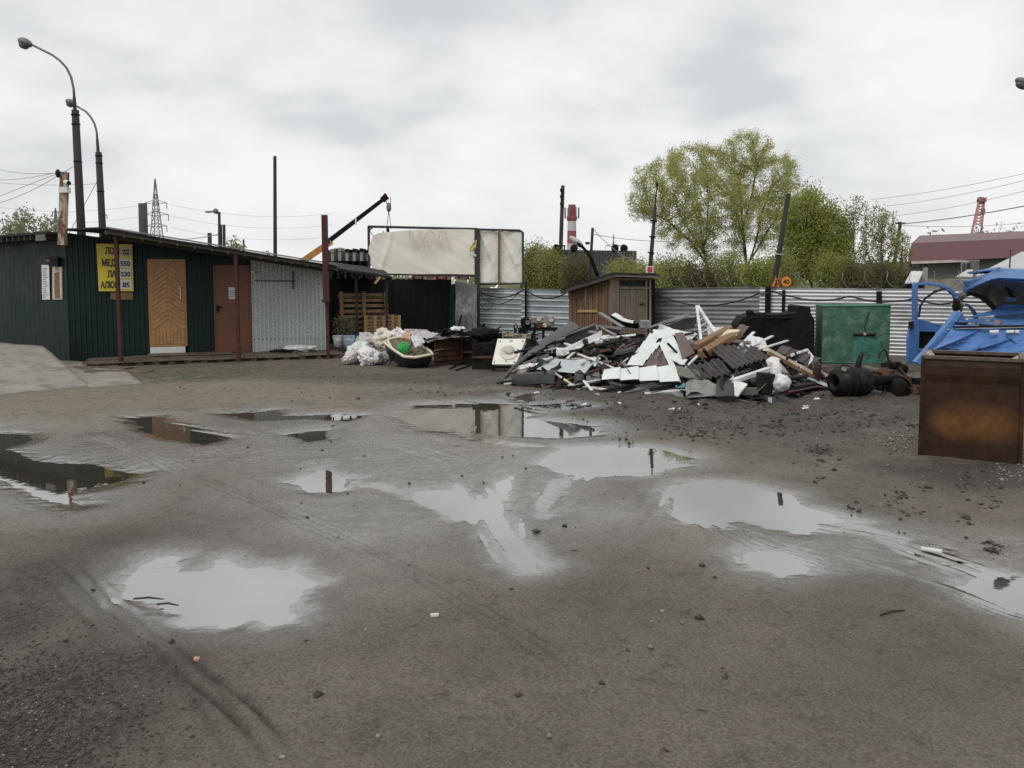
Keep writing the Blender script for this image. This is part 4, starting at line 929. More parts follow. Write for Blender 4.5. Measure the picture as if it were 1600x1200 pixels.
# ================================================================ METAL FENCE
def gfence(nm, lb, a, b_, h0, h1, npan, pitch, dep, m_, posts, warp=0.01, pm=None):
    P_ = Plane(a, b_); f = T(nm, lb, 'fence', P_.p(P_.L / 2, 0))
    for i in range(npan):
        u0, u1 = P_.L * i / npan, P_.L * (i + 1) / npan; ha, hb = h0 + (h1 - h0) * i / npan, h0 + (h1 - h0) * (i + 1) / npan
        nr = max(4, int(ha / pitch)); s_ = i + int(P_.L * 10)
        M().patch((P_.p(u0 - .02, .06, .004 * (i % 2)), P_.p(u1 + .02, .06, .004 * (i % 2)), P_.p(u1 + .02, hb, .004 * (i % 2)), P_.p(u0 - .02, ha, .004 * (i % 2))), 14, nr * 8, add_f(ribsv(nr, dep, .62 if pitch > .15 else .35), crum(warp, 2.2, s_)), .004).build('panel', m_, f)
    for u in posts: M().beam(P_.p(u, 0, -.06), P_.p(u, h0 - .04, -.06), .06, .06, (0, 1, 0)).build('post', pm or m_burnt, f)
    return P_, f
F0, F1 = W(742, 480, 25.2), W(892, 480, 23.6)
FA, fa = gfence('metal_fence', 'blue grey ribbed metal fence between billboard post and wooden shed', F0, F1, 1.66, 1.60, 2, .165, .020, m_bgalv, [.1, 1.6, 3.2], .02)
# bent up top of the second panel
FB, fb = gfence('metal_fence', 'dull galvanised fence between the wooden shed and the signpost pole', W(1010, 480, 22.3), W(1190, 480, 20.3), 1.64, 1.68, 2, .115, .016, mat('stained_zinc', (.24, .245, .245), .45, .5, var=.3, scale=1.8, col2=(.13, .13, .13), c2=(.5, .66), stretch=(.5, .5, 2)), [.1, 1.9, 3.8], .02)
FC, fc = gfence('metal_fence', 'bright galvanised ribbed fence behind the green tank and blue cab', W(1188, 480, 20.3), W(1700, 480, 17.2), 1.66, 1.60, 5, .088, .016, m_galv, [.2, 3, 6, 9], .012)
for pl_, x, y0, y1, w_, lb in ((FA, 824, 520, 441, .07, 'dark steel fence post in the middle of the blue grey fence'), (FC, 1201, 505, 448, .11, 'thick dark post where the two galvanised fences meet'),
                              (FC, 1374, 505, 455, .09, 'dark steel fence post behind the green tank')):
    q = pl_.px(x, y0, .10); q1 = pl_.px(x, y1, .10)
    tag(M().beam(V((q.x, q.y, 0)), q1, w_, w_, (0, 1, 0)).build('fence_post', m_burnt), lb, 'post')
m_cab = mat('black_cable', (.012, .012, .013), .5, var=.2)
def hose(pts, r, lb, wob=.05, m_=None):
    pts = [V(p) for p in pts]; mm = M(); full = []
    for a, b_, sag in zip(pts[:-1], pts[1:], hose.sag):
        for i in range(10): t_ = i / 10; p = a.lerp(b_, t_); p.z -= sag * 4 * t_ * (1 - t_); full.append(p + mn.noise_vector(p * 2.1) * wob * .4)
    full.append(pts[-1]); return tag(mm.tube(full, r, 6).build('cable', m_ or m_cab), lb, 'cable')
hose.sag = [.24, .22]; hose([FA.px(750, 453, .14), FA.px(824, 452, .2), FA.px(888, 457, .14)], .022, 'thick black cable sagging along the blue grey fence')
hose.sag = [.36]; hose([FA.px(750, 458, .14), FA.px(818, 455, .2)], .012, 'thin lower black cable looped under the thick one')
hose.sag = [.30]; hose([FA.px(750, 466, .12), FA.px(776, 472, .14)], .008, 'short hanging loop of cable by the billboard post')
hose.sag = [.30, .02]; hose([FB.px(1030, 460, .14), FB.px(1190, 459, .14), FB.px(1206, 457, .2)], .018, 'black cable dipping along the dull galvanised fence')
hose.sag = [.16, .10, .10, .05]; hose([FC.px(1207, 454, .14), FC.px(1330, 463, .14), FC.px(1430, 466, .14), FC.px(1500, 470, .14), FC.px(1620, 468, .14)], .02, 'black cable running along the bright galvanised fence')
# coils of razor wire above the fence
m_wire = mat('grey_wire', (.20, .20, .19), .5, .6)
def coil(pl_, u0, u1, z, r, n, lb, seed):
    rs_ = random.Random(seed); mm = M(); N = n * 18; pts = []
    for i in range(N + 1):
        t_ = i / N; a = 2 * math.pi * n * t_; k_ = 1 + .35 * mn.noise(V((t_ * n * .9, seed, 0)))
        pts.append(pl_.p(u0 + (u1 - u0) * t_ + math.cos(a) * .12, z + r * k_ * math.sin(a) + .07 * mn.noise(V((t_ * n, 5, seed))), r * k_ * math.cos(a) * .9 - .1))
    mm.tube(pts, .0065, 4); tag(mm.build('razor_wire', m_wire), lb, 'razor wire')
coil(FC, .3, 6.2, 1.84, .20, 12, 'loose coil of razor wire along the bright fence below the shrubs', 3)
coil(FB, .2, FB.L, 1.84, .17, 9, 'coil of razor wire on the dull fence behind the shed', 8)
coil(FC, 6.6, 9.5, 1.82, .18, 6, 'coil of razor wire above the fence beside the blue cab', 5)

# ================================================================ BILLBOARD
m_frame = mat('dark_frame_steel', (.028, .026, .026), .6, var=.3)
m_canvas = mat('bleached_banner', (.80, .75, .66), .7, var=.025, scale=.5)
m_ghost = mat('faded_print', (.63, .58, .50), .7, var=.1)
YB = 24.6
bb = T('billboard', 'large torn beige banner stretched on a dark steel frame above the black fence', 'billboard', W(745, 535, YB - .1))
for px, y0, y1, w_ in ((576, 520, 354, .07), (745.5, 534, 357, .16)):
    a, b_ = W(px, y0, YB), W(px, y1, YB); M().beam(V((b_.x, b_.y, 0)), b_, w_, w_, (0, 1, 0)).build('post', m_frame, bb)
for (x0, y0), (x1, y1) in (((575, 354), (746, 358)), ((578, 428), (746, 431))): M().beam(W(x0, y0, YB), W(x1, y1, YB), .07, .07, (0, 1, 0)).build('rail', m_frame, bb)
cv = M()
top = [(579,370),(590,364.5),(612,362),(640,359.5),(680,358.2),(720,358),(743,359)]
botm = [(578,425),(600,427),(630,428),(660,428.5),(690,428),(720,428.5),(744,429)]
nu, nv = 60, 26
def pl2(pts, t_):
    k_ = t_ * (len(pts) - 1); i = min(int(k_), len(pts) - 2); f = k_ - i; return pts[i][0] + (pts[i + 1][0] - pts[i][0]) * f, pts[i][1] + (pts[i + 1][1] - pts[i][1]) * f
vs = []
for i in range(nu + 1):
    for j in range(nv + 1):
        u, v = i / nu, j / nv; a, b_ = pl2(botm, u), pl2(top, u); x = a[0] + (b_[0] - a[0]) * v; y = a[1] + (b_[1] - a[1]) * v
        lr_ = math.exp(-u * 30) ; rr_ = math.exp(-(1 - u) * 26)
        x += lr_ * (2.6 * math.sin(v * 7 + .5) + 3.0 * mn.noise(V((v * 6, 1, 0)))) - rr_ * (6 * v * (1 - v) * 2 + 2.5 * mn.noise(V((v * 7, 2, 0))))
        d = .03 * mn.noise(V((u * 5, v * 2, 3))) + .015 * mn.noise(V((u * 9 + v * 6, v * 1.5, 1))) + .035 * math.exp(-((u - .33 + (1 - v) * .22) / .02) ** 2) + .03 * math.exp(-((u - .55 + (1 - v) * .05) / .03) ** 2)
        vs.append(W(x, y, YB - .06 - d))
fs = [(i * (nv + 1) + j, (i + 1) * (nv + 1) + j, (i + 1) * (nv + 1) + j + 1, i * (nv + 1) + j + 1) for i in range(nu) for j in range(nv)]
back = [p + V((0, .004, 0)) for p in vs]; o_ = len(vs)
can = cv.add(vs + back, fs + [tuple(q + o_ for q in f[::-1]) for f in fs]).build('banner', m_canvas, bb, True)
ppm = YB / FPX
text('ЛОМ', 31 * ppm, m_ghost, W(702, 384, YB - .22), (-1, 0, 0), (0, 0, 1), can, bold=.002, width=62 * ppm)
M().patch([W(*q, YB - .1) for q in ((733, 392), (744, 389), (745, 374), (738, 381))], 4, 6, crum(.08, 2, 3), .006).build('torn_corner', mat('yellow_scrap', (.50, .46, .14), .6, var=.3), can)
M().patch([W(*q, YB - .12) for q in ((734, 396), (744, 401), (744, 398), (736, 393.5))], 2, 2, None, .01).build('torn_flap', m_white, can)
br = M(); 
for (x0, y0), (x1, y1) in (((576, 361), (583, 354.3)), ((739, 358), (746, 366))): M().beam(W(x0, y0, YB), W(x1, y1, YB), .04, .04).build('brace', m_frame, bb)
hose.sag = [.18]; hose([W(578, 361, YB), W(600, 361, YB)], .012, 'slack rope hanging in the left corner of the banner frame', .02)
b2 = T('billboard', 'narrow cream banner in two strips with a brown middle bar', 'billboard', W(784, 530, YB))
M().tube([W(747, 358.5, YB), W(812, 360, YB), W(817, 363, YB), W(817.5, 443, YB), W(747, 444, YB)], .035, 8).build('frame', m_frame, b2)
q = W(815, 443, YB); M().beam(V((q.x, q.y, 0)), q, .07, .07, (0, 1, 0)).build('post', m_frame, b2)
for x0, x1 in ((749, 779), (781, 816.5)):
    M().patch([W(*p, YB + .04) for p in ((x0, 443), (x1, 443), (x1, 361), (x0, 360))], 16, 30, add_f(crum(.07, 2.2, int(x0)), lambda u, v: .06 * np.exp(-((u - (1 - v) * 1.1) / .05) ** 2)), .004).build('banner', mat('cream_banner', (.77, .74, .66), .7, var=.06, scale=1.5) if x0 == 749 else MATS['cream_banner'], b2, True)
M().beam(W(780, 444, YB - .05), W(780, 360, YB - .05), .075, .05, (0, 1, 0)).build('middle_bar', mat('brown_bar', (.17, .105, .05), .7, var=.3), b2)
# small red and white strip under the banner and some oddments
rs_ = T('banner_strip', 'low strip of red and white adverts below the big banner', 'banner', W(690, 440, 24.9))
for i, (x0, x1, red) in enumerate(((644, 662, 1), (662, 681, 0), (681, 699, 1), (699, 715, 0), (715, 733, 1))):
    s_ = M().patch([W(*p, 24.9) for p in ((x0, 436.5), (x1, 437), (x1, 428.5), (x0, 428))], 4, 2, crum(.03, 2, i), .01)
    o = s_.build('advert_panel', mat('red_advert', (.42, .035, .045), .5, var=.15) if red and i == 0 else MATS['red_advert'] if red else m_white, rs_)
    mm = M()
    for r2 in (0, 1): mm.patch([W(*p, 24.84) for p in ((x0 + 4, 433 + r2 * 2.2), (x1 - 3 - r2, 433 + r2 * 2.2), (x1 - 3 - r2, 431.7 + r2 * 2.2), (x0 + 4, 431.7 + r2 * 2.2))], 1, 1, None, .004)
    mm.build('printed_line', m_white if red else MATS['red_advert'], o)
tag(M().patch([W(*p, 24.3) for p in ((706, 444), (711, 443), (710, 432), (705, 433))], 2, 3, crum(.04, 2, 1), .02).build('white_scrap', m_white), 'white scrap hanging from the right end of the advert strip', 'scrap')
tag(M().blob(W(606, 360, 24.6), (.05, .05, .09), 2, .2).build('hook_weight', m_black), 'small black weight on the top rail of the banner frame', 'weight')

# ================================================================ WOODEN SHED
m_plank = mat('brown_planks', (.165, .098, .055), .8, var=.45, scale=2.2, stretch=(5, 5, .6), col2=(.075, .045, .03), c2=(.55, .68))
m_gplank = mat('grey_planks', (.20, .165, .125), .8, var=.35, scale=2.4, stretch=(5, 5, .6), col2=(.11, .085, .065), c2=(.55, .68))
sA, sB, sC = W(889, 500, 22.2), W(953, 500, 20.9), W(1017, 500, 21.7)
S1, S2 = Plane(sA, sB), Plane(sB, sC)
shd = T('wooden_shed', 'small brown plank shed with lean roof and grey plank door', 'shed', V((sB.x, sB.y, 0)))
def top1(u): return (S1.at(889, 449)[1] + (S1.at(953, 431)[1] - S1.at(889, 449)[1]) * u / S1.L)
random.seed(14)
wl = []
mmA = M(); n = 20
for i in range(n):
    u0, u1 = S1.L * i / n, S1.L * (i + 1) / n; off = random.uniform(0, .02)
    mmA.patch((S1.p(u0, .05, off), S1.p(u1 - .015, .05, off), S1.p(u1 - .015, top1(u1), off), S1.p(u0, top1(u0), off)), 1, 1, None, .025)
mmA.build('plank_wall', m_plank, shd)
M().patch((S1.px(889, 467, .028), S1.px(917, 467, .028), S1.px(917, 440, .028), S1.px(889, 448, .028)), 1, 1, None, .015).build('upper_panel', mat('brown_ply', (.14, .083, .05), .75, var=.2, scale=3), shd)
M().patch((S1.px(904, 488, .045), S1.px(935, 488, .045), S1.px(935, 484, .045), S1.px(904, 484, .045)), 1, 1, None, .025).build('cross_board', MATS['raw_wood'], shd)
M().beam(S1.px(917, 482, .045), S1.px(917, 440, .045), .05, .03, (0, 1, 0)).build('upright', m_gplank, shd)
mm = M(); 
for x0, x1 in ((953, 960), (960, 967)): mm.patch((S2.px(x0, 520, .02), S2.px(x1, 520, .02), S2.px(x1, 433, .02), S2.px(x0, 432, .02)), 1, 1, None, .025)
mm.build('plank_wall', m_gplank, shd)
M().patch((S2.px(966, 470, -.02), S2.px(1017, 470, -.02), S2.px(1017, 430, -.02), S2.px(953, 430, -.02)), 1, 1, None, .03).build('gable_wall', mat('dark_planks', (.07, .055, .042), .8, var=.4, stretch=(4, 4, .6)), shd)
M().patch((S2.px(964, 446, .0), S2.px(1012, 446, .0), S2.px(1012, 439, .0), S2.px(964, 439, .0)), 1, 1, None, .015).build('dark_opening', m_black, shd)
M().patch((S2.px(963, 452, .025), S2.px(1013, 452, .025), S2.px(1013, 448, .025), S2.px(963, 448, .025)), 1, 1, None, .03).build('lintel', m_gplank, shd)
M().patch((S2.px(960, 438, .025), S2.px(1014, 437, .025), S2.px(1014, 434, .025), S2.px(960, 434.5, .025)), 1, 1, None, .03).build('lintel', m_gplank, shd)
sd = T('x', 'x', 'x'); bpy.data.objects.remove(sd)
mm = M(); x = 967.5
while x < 1006:
    w_ = random.uniform(2.5, 4.6); off = random.uniform(0, .012); mm.patch((S2.px(x, 522, .02 + off), S2.px(min(x + w_ - .5, 1007), 522, .02 + off), S2.px(min(x + w_ - .5, 1007), 453, .02 + off), S2.px(x, 453, .02 + off)), 1, 1, None, .025); x += w_
dd = mm.build('door', m_gplank, shd)
M().tube([S2.px(998, 475.5, .05), S2.px(1005, 474.5, .07)], .02, 6).build('bolt', m_black, dd)
for x, m_ in ((1008.5, m_gplank), (1014.5, mat('pale_post_wood', (.25, .22, .17), .8, var=.2, stretch=(4, 4, .5))), (1019, m_burnt)):
    M().beam(S2.px(x, 525, .03), S2.px(x, 436, .03), .055 if x < 1018 else .1, .05, (0, 1, 0)).build('jamb', m_, shd)
mm = M(); mm.patch((S2.p(S2.L, 0, 0), S2.p(S2.L, 0, -2), S2.p(S2.L, 2, -2), S2.p(S2.L, 1.95, 0)), 1, 1, None, .03); mm.build('side_wall', MATS['dark_planks'], shd)
rp = [W(877, 451, 21.9), W(960, 425.5, 20.5), W(1026, 427.5, 21.4)]
bkv = V((.45, 1.9, 0))
rf = M().patch((rp[0], rp[1], rp[1] + bkv, rp[0] + bkv), 14, 8, crum(.02, 3, 1), .06); rf.patch((rp[1], rp[2], rp[2] + bkv, rp[1] + bkv), 10, 8, crum(.015, 3, 2), .05)
sro = rf.build('roof', m_roof, shd)
M().beam(rp[0] + V((0, .05, -.09)), rp[1] + V((0, .05, -.09)), .05, .09).build('fascia', m_soffit, sro)
M().beam(rp[1] + V((0, .05, -.07)), rp[2] + V((0, .05, -.07)), .05, .08).build('fascia', m_gplank, sro)
ss = T('warning_sign', 'small white sign with red mark on the right end of the shed roof', 'sign', W(1015, 427, 21.3))
M().patch([W(*q, 21.3) for q in ((1009, 426), (1021, 426.5), (1021, 416), (1009, 415.5))], 1, 1, None, .02).build('panel', m_white, ss)
M().blob(W(1015.5, 421, 21.27), (.065, .01, .06), 5, .5, 2).build('red_mark', MATS['red_advert'], ss)

# ================================================================ TANKS AND TRUCK CAB
bt = T('burnt_tank', 'soot black burnt steel tank with a raised fin behind the scrap heap', 'tank', W(1213, 560, 17.0))
pts = [(1152,560),(1152,508),(1160,497),(1172,492),(1205,492),(1240,490),(1246,488),(1246,479),(1250,477),(1266,480),(1267,490),(1273,500),(1273,560)]
f_ = M(); f_.prism([W(*q, 17.0 + (q[0] - 1213) * -.004) for q in pts], (0.2, 1.2, 0)); f_.build('shell', m_burnt, bt)
M().tube([W(1158, 504, 16.95), W(1175, 497, 16.95), W(1240, 497, 16.9)], .025, 6).build('rim', m_burnt, bt)
for i, x in enumerate((1175, 1200, 1225)): M().beam(W(x, 560, 16.97), W(x - 2, 500, 16.97), .05, .02, (0, 1, 0)).build('rib', m_burnt, bt)
mm = M(); mm.blob(W(1172, 489, 17.3), (.09, .09, .07), 3, .3); mm.blob(W(1186, 491, 17.3), (.16, .1, .04), 4, .3); mm.build('filler_cap', m_burnt, bt)
m_gt = mat('green_tank_paint', (.050, .125, .078), .65, var=.35, scale=6, spec=.25, col2=(.115, .195, .145), c2=(.50, .60), bump=.3, bscale=40)
gt = T('green_tank', 'tall green painted steel tank with a dark hatch lever', 'tank', W(1337, 568, 16.6))
g0, g1 = W(1284, 567, 16.7), W(1389, 568, 16.3); hz = (567 - 478) / FPX * 16.7
front = []
N = 16
mm = M()
for i in range(N + 1):
    t_ = i / N; p = g0.lerp(g1, t_); p += V((-.25, -1, 0)).normalized() * (.16 * (1 - (2 * t_ - 1) ** 2)) ; front.append(p)
vs = front + [p + V((0, 0, hz + .0)) for p in front] + [g1 + V((.3, 1.2, 0)), g0 + V((.3, 1.2, 0)), g1 + V((.3, 1.2, hz)), g0 + V((.3, 1.2, hz))]
fs = [(i, i + 1, N + 2 + i, N + 1 + i) for i in range(N)]; k_ = 2 * N + 2
fs += [(N, k_, k_ + 2, 2 * N + 1), (k_ + 1, 0, N + 1, k_ + 3), (k_, k_ + 1, k_ + 3, k_ + 2), tuple(range(N + 1, 2 * N + 2)) + (k_ + 2, k_ + 3)]
mm.add(vs, fs).build('shell', m_gt, gt)
mm = M(); mm.tube([p + V((0, -.005, hz)) for p in front] + [g1 + V((.3, 1.2, hz)), g0 + V((.3, 1.2, hz)), front[0] + V((0, 0, hz))], .016, 6); mm.build('rim', mat('bright_green_edge', (.05, .18, .10), .5), gt)
mm = M(); mm.tube([p + V((0, -.005, .02)) for p in front], .014, 6); mm.build('base_rim', MATS['bright_green_edge'], gt)
pf = V((-.25, -1, 0)).normalized() * .165
gp_ = lambda px, py: g0.lerp(g1, (px - 1284) / 105) + pf * (1 - ((px - 1336.5) / 52.5) ** 2) + V((0, -.01, (567 - py) / FPX * 16.6))
tq = M(); gv = []
for i in range(11):
    for j in range(9):
        u, v = i / 10, j / 8; x = 1331 + (37 + 5 * v) * u; y = 567 + (518 + 14 * u - 567) * v; gv.append(gp_(x + (2.5 * mn.noise(V((v * 5, u * 2, 1))) if i in (0, 10) else 0), y))
tq.add(gv + [p + V((0, .02, 0)) for p in gv], [(i * 9 + j, (i + 1) * 9 + j, (i + 1) * 9 + j + 1, i * 9 + j + 1) for i in range(10) for j in range(8)]).build('turquoise_patch', mat('turquoise_paint', (.045, .17, .14), .5, var=.35, scale=4, col2=(.036, .105, .056), c2=(.55, .62)), gt, True)
hb = M(); hb.tube([gp_(1329, 521.5) + V((0, -.03, 0)), gp_(1364, 521.5) + V((0, -.03, 0))], .028, 8); lv = hb.build('lever', m_black, gt)
M().blob(gp_(1346, 521) + V((0, -.06, 0)), (.03, .02, .03), 1, .1).build('knob', MATS['pale_brass'], lv)
M().tube([gp_(1354, 487), gp_(1347, 510), gp_(1350, 517)], .008, 5).build('seam', m_black, gt)
# low footing under the tank
tag(M().patch((W(1276, 600, 15.2), W(1450, 600, 15.2), W(1450, 569, 15.4), W(1276, 569, 15.4)), 30, 6, crum(.05, 5, 2), 1.6).build('concrete_footing', mat('dirty_footing', (.085, .075, .062), .85, var=.5, scale=4, col2=(.04, .034, .028))), 'low dirty concrete footing under the green tank and cab door', 'footing')
tag(M().beam(W(1352, 573, 13.9), W(1420, 588, 13.7), .10, .03).build('board', mat('pale_grey_board', (.25, .235, .22), .7)), 'pale grey board sloping from the footing behind the black drum', 'board')

m_blue = mat('blue_cab_paint', (.070, .175, .43), .36, var=.22, scale=2.2, col2=(.045, .105, .26), c2=(.5, .7))
m_blue2 = mat('weathered_blue', (.075, .165, .36), .45, var=.3, scale=3, col2=(.30, .33, .34), c2=(.62, .72))
m_cabin = mat('cab_lining', (.13, .145, .15), .7, var=.3, scale=2)
cab = T('truck_cab', 'crushed blue truck cab with buckled roof and empty window frames', 'truck cab', W(1530, 640, 12.0))
def B(px, py, Y=12.0): return W(px, py, Y)
def strip(name, A, Bp, Y, th, m_, par):
    f = lambda q: W(q[0], q[1], q[2] if len(q) > 2 else Y)
    return M().strip([f(q) for q in A], [f(q) for q in Bp], (0, th, 0)).build(name, m_, par, bevel=.008)
# open door
door = strip('door', [(1427,499),(1427,470),(1427.5,445),(1430,441.5),(1450,440.5),(1471,443),(1486,450),(1497,460),(1500,472),(1497,486)],
             [(1434.5,499),(1434.5,470),(1434.8,448),(1436,445.5),(1450,445),(1469,448),(1482,454.5),(1491,463),(1493,473),(1491,485)], 12.2, .06, m_blue, cab); lab(door, 'blue door with an empty window frame')
strip('door_panel', [(1427,499),(1421,515),(1418.5,530),(1418.5,568)], [(1437,499.5),(1437,518),(1436,542),(1434,568)], 12.2, .06, m_blue, door)
strip('door_panel', [(1434,498),(1450,502),(1469,507),(1480,511)], [(1436,518),(1447,518.5),(1458,518.5),(1466,519)], 12.22, .06, m_blue, door)
M().patch([W(*q, 12.3) for q in ((1434, 545), (1462, 545), (1462, 515), (1434, 515))], 1, 1, None, .02).build('opening_shade', m_black, door)  # black sheet stands in for the shade inside the door opening
strip('door_panel', [(1434,546),(1462,546)], [(1434,568),(1462,568)], 12.24, .05, m_blue, door)
M().tube([W(*q, 12.1) for q in ((1435.5, 496), (1438, 478), (1445, 467), (1460, 456), (1476, 451))], .018, 6).build('seal', m_black, door)
M().box(W(1423.5, 508, 12.15), (.06, .05, .11)).build('hinge', m_black, door)
# folded pillar in front of the door
strip('pillar', [(1496,486,11.6),(1474,514,11.5),(1452,541,11.4),(1430,566,11.3)], [(1505,488,11.6),(1484,517,11.5),(1463,544,11.4),(1441,572,11.3)], 11.5, .10, m_blue, cab)
strip('pillar', [(1503,488,11.65),(1483,517,11.6),(1456,547,11.5)], [(1514,505,11.7),(1492,524,11.6),(1468,551,11.5)], 11.5, .06, m_blue2, cab)
strip('pillar', [(1509,474,12.4),(1518,482,12.4),(1524,492,12.4),(1524,505,12.4)], [(1514,475,12.4),(1523,483,12.4),(1529,493,12.4),(1528,507,12.4)], 12.4, .07, m_blue, cab)
# buckled front panel: lower face, upper bulge, ridge between
def crease(u, v): return .05 * np.abs(((u * 2.2 + v * 1.3) % 1) - .5) - .05 * np.abs(((u * 1.3 - v * .9 + .3) % 1) - .5)
M().patch((W(1456, 550, 11.15), W(1690, 553, 10.9), W(1690, 508, 11.2), W(1490, 512, 11.5)), 40, 16, add_f(crum(.05, 2.5, 12), creases(5, 7, .13), crum(.004, 9, 5)), .01).build('front_panel', m_blue, cab)
M().patch((W(1490, 512.5, 11.48), W(1690, 508.5, 11.18), W(1690, 488, 11.9), W(1513, 506, 11.9)), 36, 10, add_f(crum(.04, 3, 15), creases(8, 6, .09), crum(.004, 9, 3)), .01).build('cowl', m_blue2, cab)
M().patch((W(1512, 507, 11.85), W(1690, 489, 11.85), W(1690, 474, 12.2), W(1566, 482, 12.2)), 36, 12, add_f(crum(.05, 2, 18), creases(11, 7, .12), crum(.004, 9, 7)), .01).build('dented_bonnet', m_blue, cab)
M().patch((W(1530, 506, 11.45), W(1568, 506.5, 11.4), W(1566, 502, 11.55), W(1533, 501.5, 11.6)), 14, 4, crum(.05, 6, 3), .04).build('rust_patch', mat('flaking_rust', (.20, .17, .13), .8, var=.6, scale=30), cab)
M().patch((W(1452, 556, 11.1), W(1690, 560, 10.85), W(1690, 552, 10.85), W(1458, 548.5, 11.1)), 30, 3, crum(.03, 6, 3), .03).build('lower_rim', m_blue2, cab)
for px0, wd in ((1546, 14), (1572, 12), (1586, 6)): M().patch((W(px0, 519, 11.2), W(px0 + wd, 518.5, 11.2), W(px0 + wd + 1, 515.5, 11.25), W(px0 + 1, 516, 11.25)), 3, 1, crum(.01, 3, 1), .02).build('paint_chip', m_white, cab)
M().beam(W(1490, 511.5, 11.42), W(1690, 507.5, 11.12), .035, .03).build('seam', m_black, cab)
M().beam(W(1492, 513.5, 11.4), W(1690, 509.8, 11.1), .022, .012).build('bare_edge', m_steel, cab)
m_scr = mat('bare_scrape', (.42, .44, .46), .5, .3, var=.4, scale=25)
rs4 = random.Random(3)
for _ in range(26):
    x, y = rs4.uniform(1470, 1600), rs4.uniform(515, 548); M().beam(W(x, y, 11.13 + (548 - y) * .009), W(x + rs4.uniform(2, 9), y + rs4.uniform(-2.5, 2.5), 11.13 + (548 - y) * .009), rs4.uniform(.006, .02), .006).build('paint_scrape', m_scr, cab)
for x in (1478, 1530, 1582): M().blob(W(x, 545, 11.08), (.018, .012, .018), 1, .05, 1, 6).build('bolt', m_black, cab)
for k_, (a, b_, dp, mm_) in enumerate((((1459, 546), (1532, 514.5), .16, m_blue), ((1515, 549), (1602, 521), .14, m_blue2), ((1556, 513), (1606, 547), .12, m_blue), ((1600, 515), (1680, 546), .15, m_blue2))):
    fv = []; n_ = 10                              # folded ridges of torn sheet standing off the front panel
    for i in range(n_ + 1):
        t_ = i / n_; x, y = a[0] + (b_[0] - a[0]) * t_, a[1] + (b_[1] - a[1]) * t_; Yp = 11.13 + (548 - y) * .009; w_ = 6.5 * math.sin(math.pi * min(1, t_ * 1.1)) + 1 + 1.6 * mn.noise(V((t_ * 4, k_, 0)))
        h_ = dp * (.3 + .7 * math.sin(math.pi * t_)) + .03 * mn.noise(V((t_ * 6, k_, 3)))
        fv += [W(x - 1, y - w_ * .8, Yp + .02), W(x, y + w_ * .2, Yp - h_), W(x + 1, y + w_, Yp + .02)]
    M().add(fv, [q for i in range(n_) for q in ((i * 3, i * 3 + 3, i * 3 + 4, i * 3 + 1), (i * 3 + 1, i * 3 + 4, i * 3 + 5, i * 3 + 2))]).build('torn_fold', mm_, cab)
# roof
rt = [(1505,451,12.3),(1508,443,12.2),(1520,438,12.1),(1548,425,11.9),(1563,420.5,11.8),(1600,421.5,11.7),(1690,424,11.6)]
rl = [(1506,458,12.25),(1511,455,12.1),(1524,446.5,11.9),(1549,436,11.6),(1561,434,11.5),(1600,435.5,11.4),(1690,440,11.3)]
rb_ = [(1512,446,13.6),(1516,440,13.6),(1528,434,13.6),(1552,424,13.6),(1570,419,13.6),(1606,420,13.6),(1690,422,13.6)]
mm = M(); mm.strip([W(*q) for q in rt], [W(*q) for q in rl], (0, .03, -.01)); mm.strip([W(*q) for q in rb_], [W(*q) for q in rt], (0, 0, -.02)); rfc = mm.build('roof', m_blue2, cab)
M().patch((W(1512, 442, 12.15), W(1690, 424, 11.7), W(1690, 420.5, 13.4), W(1530, 433, 13.4)), 26, 10, add_f(crum(.06, 3, 31), creases(21, 8, .12)), .02).build('crumpled_skin', m_blue, rfc)
M().patch((W(1507, 455, 12.1), W(1562, 436, 11.65), W(1564, 420, 11.8), W(1510, 443, 12.1)), 16, 8, add_f(crum(.05, 3, 33), creases(25, 6, .12)), .02).build('crumpled_skin', m_blue2, rfc)
M().patch((W(1562, 436.5, 11.6), W(1690, 441, 11.3), W(1690, 424, 11.55), W(1564, 420.5, 11.75)), 24, 8, add_f(crum(.05, 3, 35), creases(27, 6, .11)), .02).build('crumpled_skin', m_blue, rfc)
M().strip([W(*q) for q in rl], [W(q[0] + 1, q[1] + 2.6, q[2] + .04) for q in rl], (0, .05, 0)).build('roof_edge', m_blue, rfc)
mm = M(); lo = [(1512,460,13.3),(1522,459,13.35),(1542,466,13.3),(1560,484,13.2),(1595,485,13.1),(1690,486,13.0)]
hi = [(1512,455,12.2),(1524,449,12.0),(1549,438.5,11.8),(1561,436.5,11.7),(1600,438,11.6),(1690,442,11.5)]
mm.strip([W(*q) for q in hi], [W(*q) for q in lo], (0, .03, .02)); mm.build('ceiling', m_cabin, cab)
M().strip([W(*q) for q in ((1512,456,12.1),(1524,457,12.2),(1542,463,12.3),(1556,478,12.3),(1562,485,12.3))], [W(*q) for q in ((1510,464,12.1),(1520,461,12.2),(1536,467,12.3),(1550,478,12.3),(1558,487,12.3))], (0, .1, 0)).build('frame_edge', m_black, cab)
M().patch([W(*q, 12.2) for q in ((1571, 471), (1588, 471), (1588, 466), (1574, 464))], 4, 3, crum(.04, 3, 2), .03).build('sun_visor', m_blue, cab)
M().beam(W(1567, 438, 11.9), W(1585, 468, 12.3), .04, .04).build('strut', m_black, cab)
mm = M().patch([W(*q, 12.05) for q in ((1493, 483), (1504, 487), (1508, 458), (1498, 456))], 10, 16, crum(.14, 2.5, 4), .03); mm.build('crumpled_pillar', mat('scraped_metal', (.17, .19, .205), .45, .3, var=.5, scale=5), cab)
M().blob(W(1494, 477, 12.0), (.05, .06, .10), 3, .4).build('mirror_stub', m_burnt, cab)
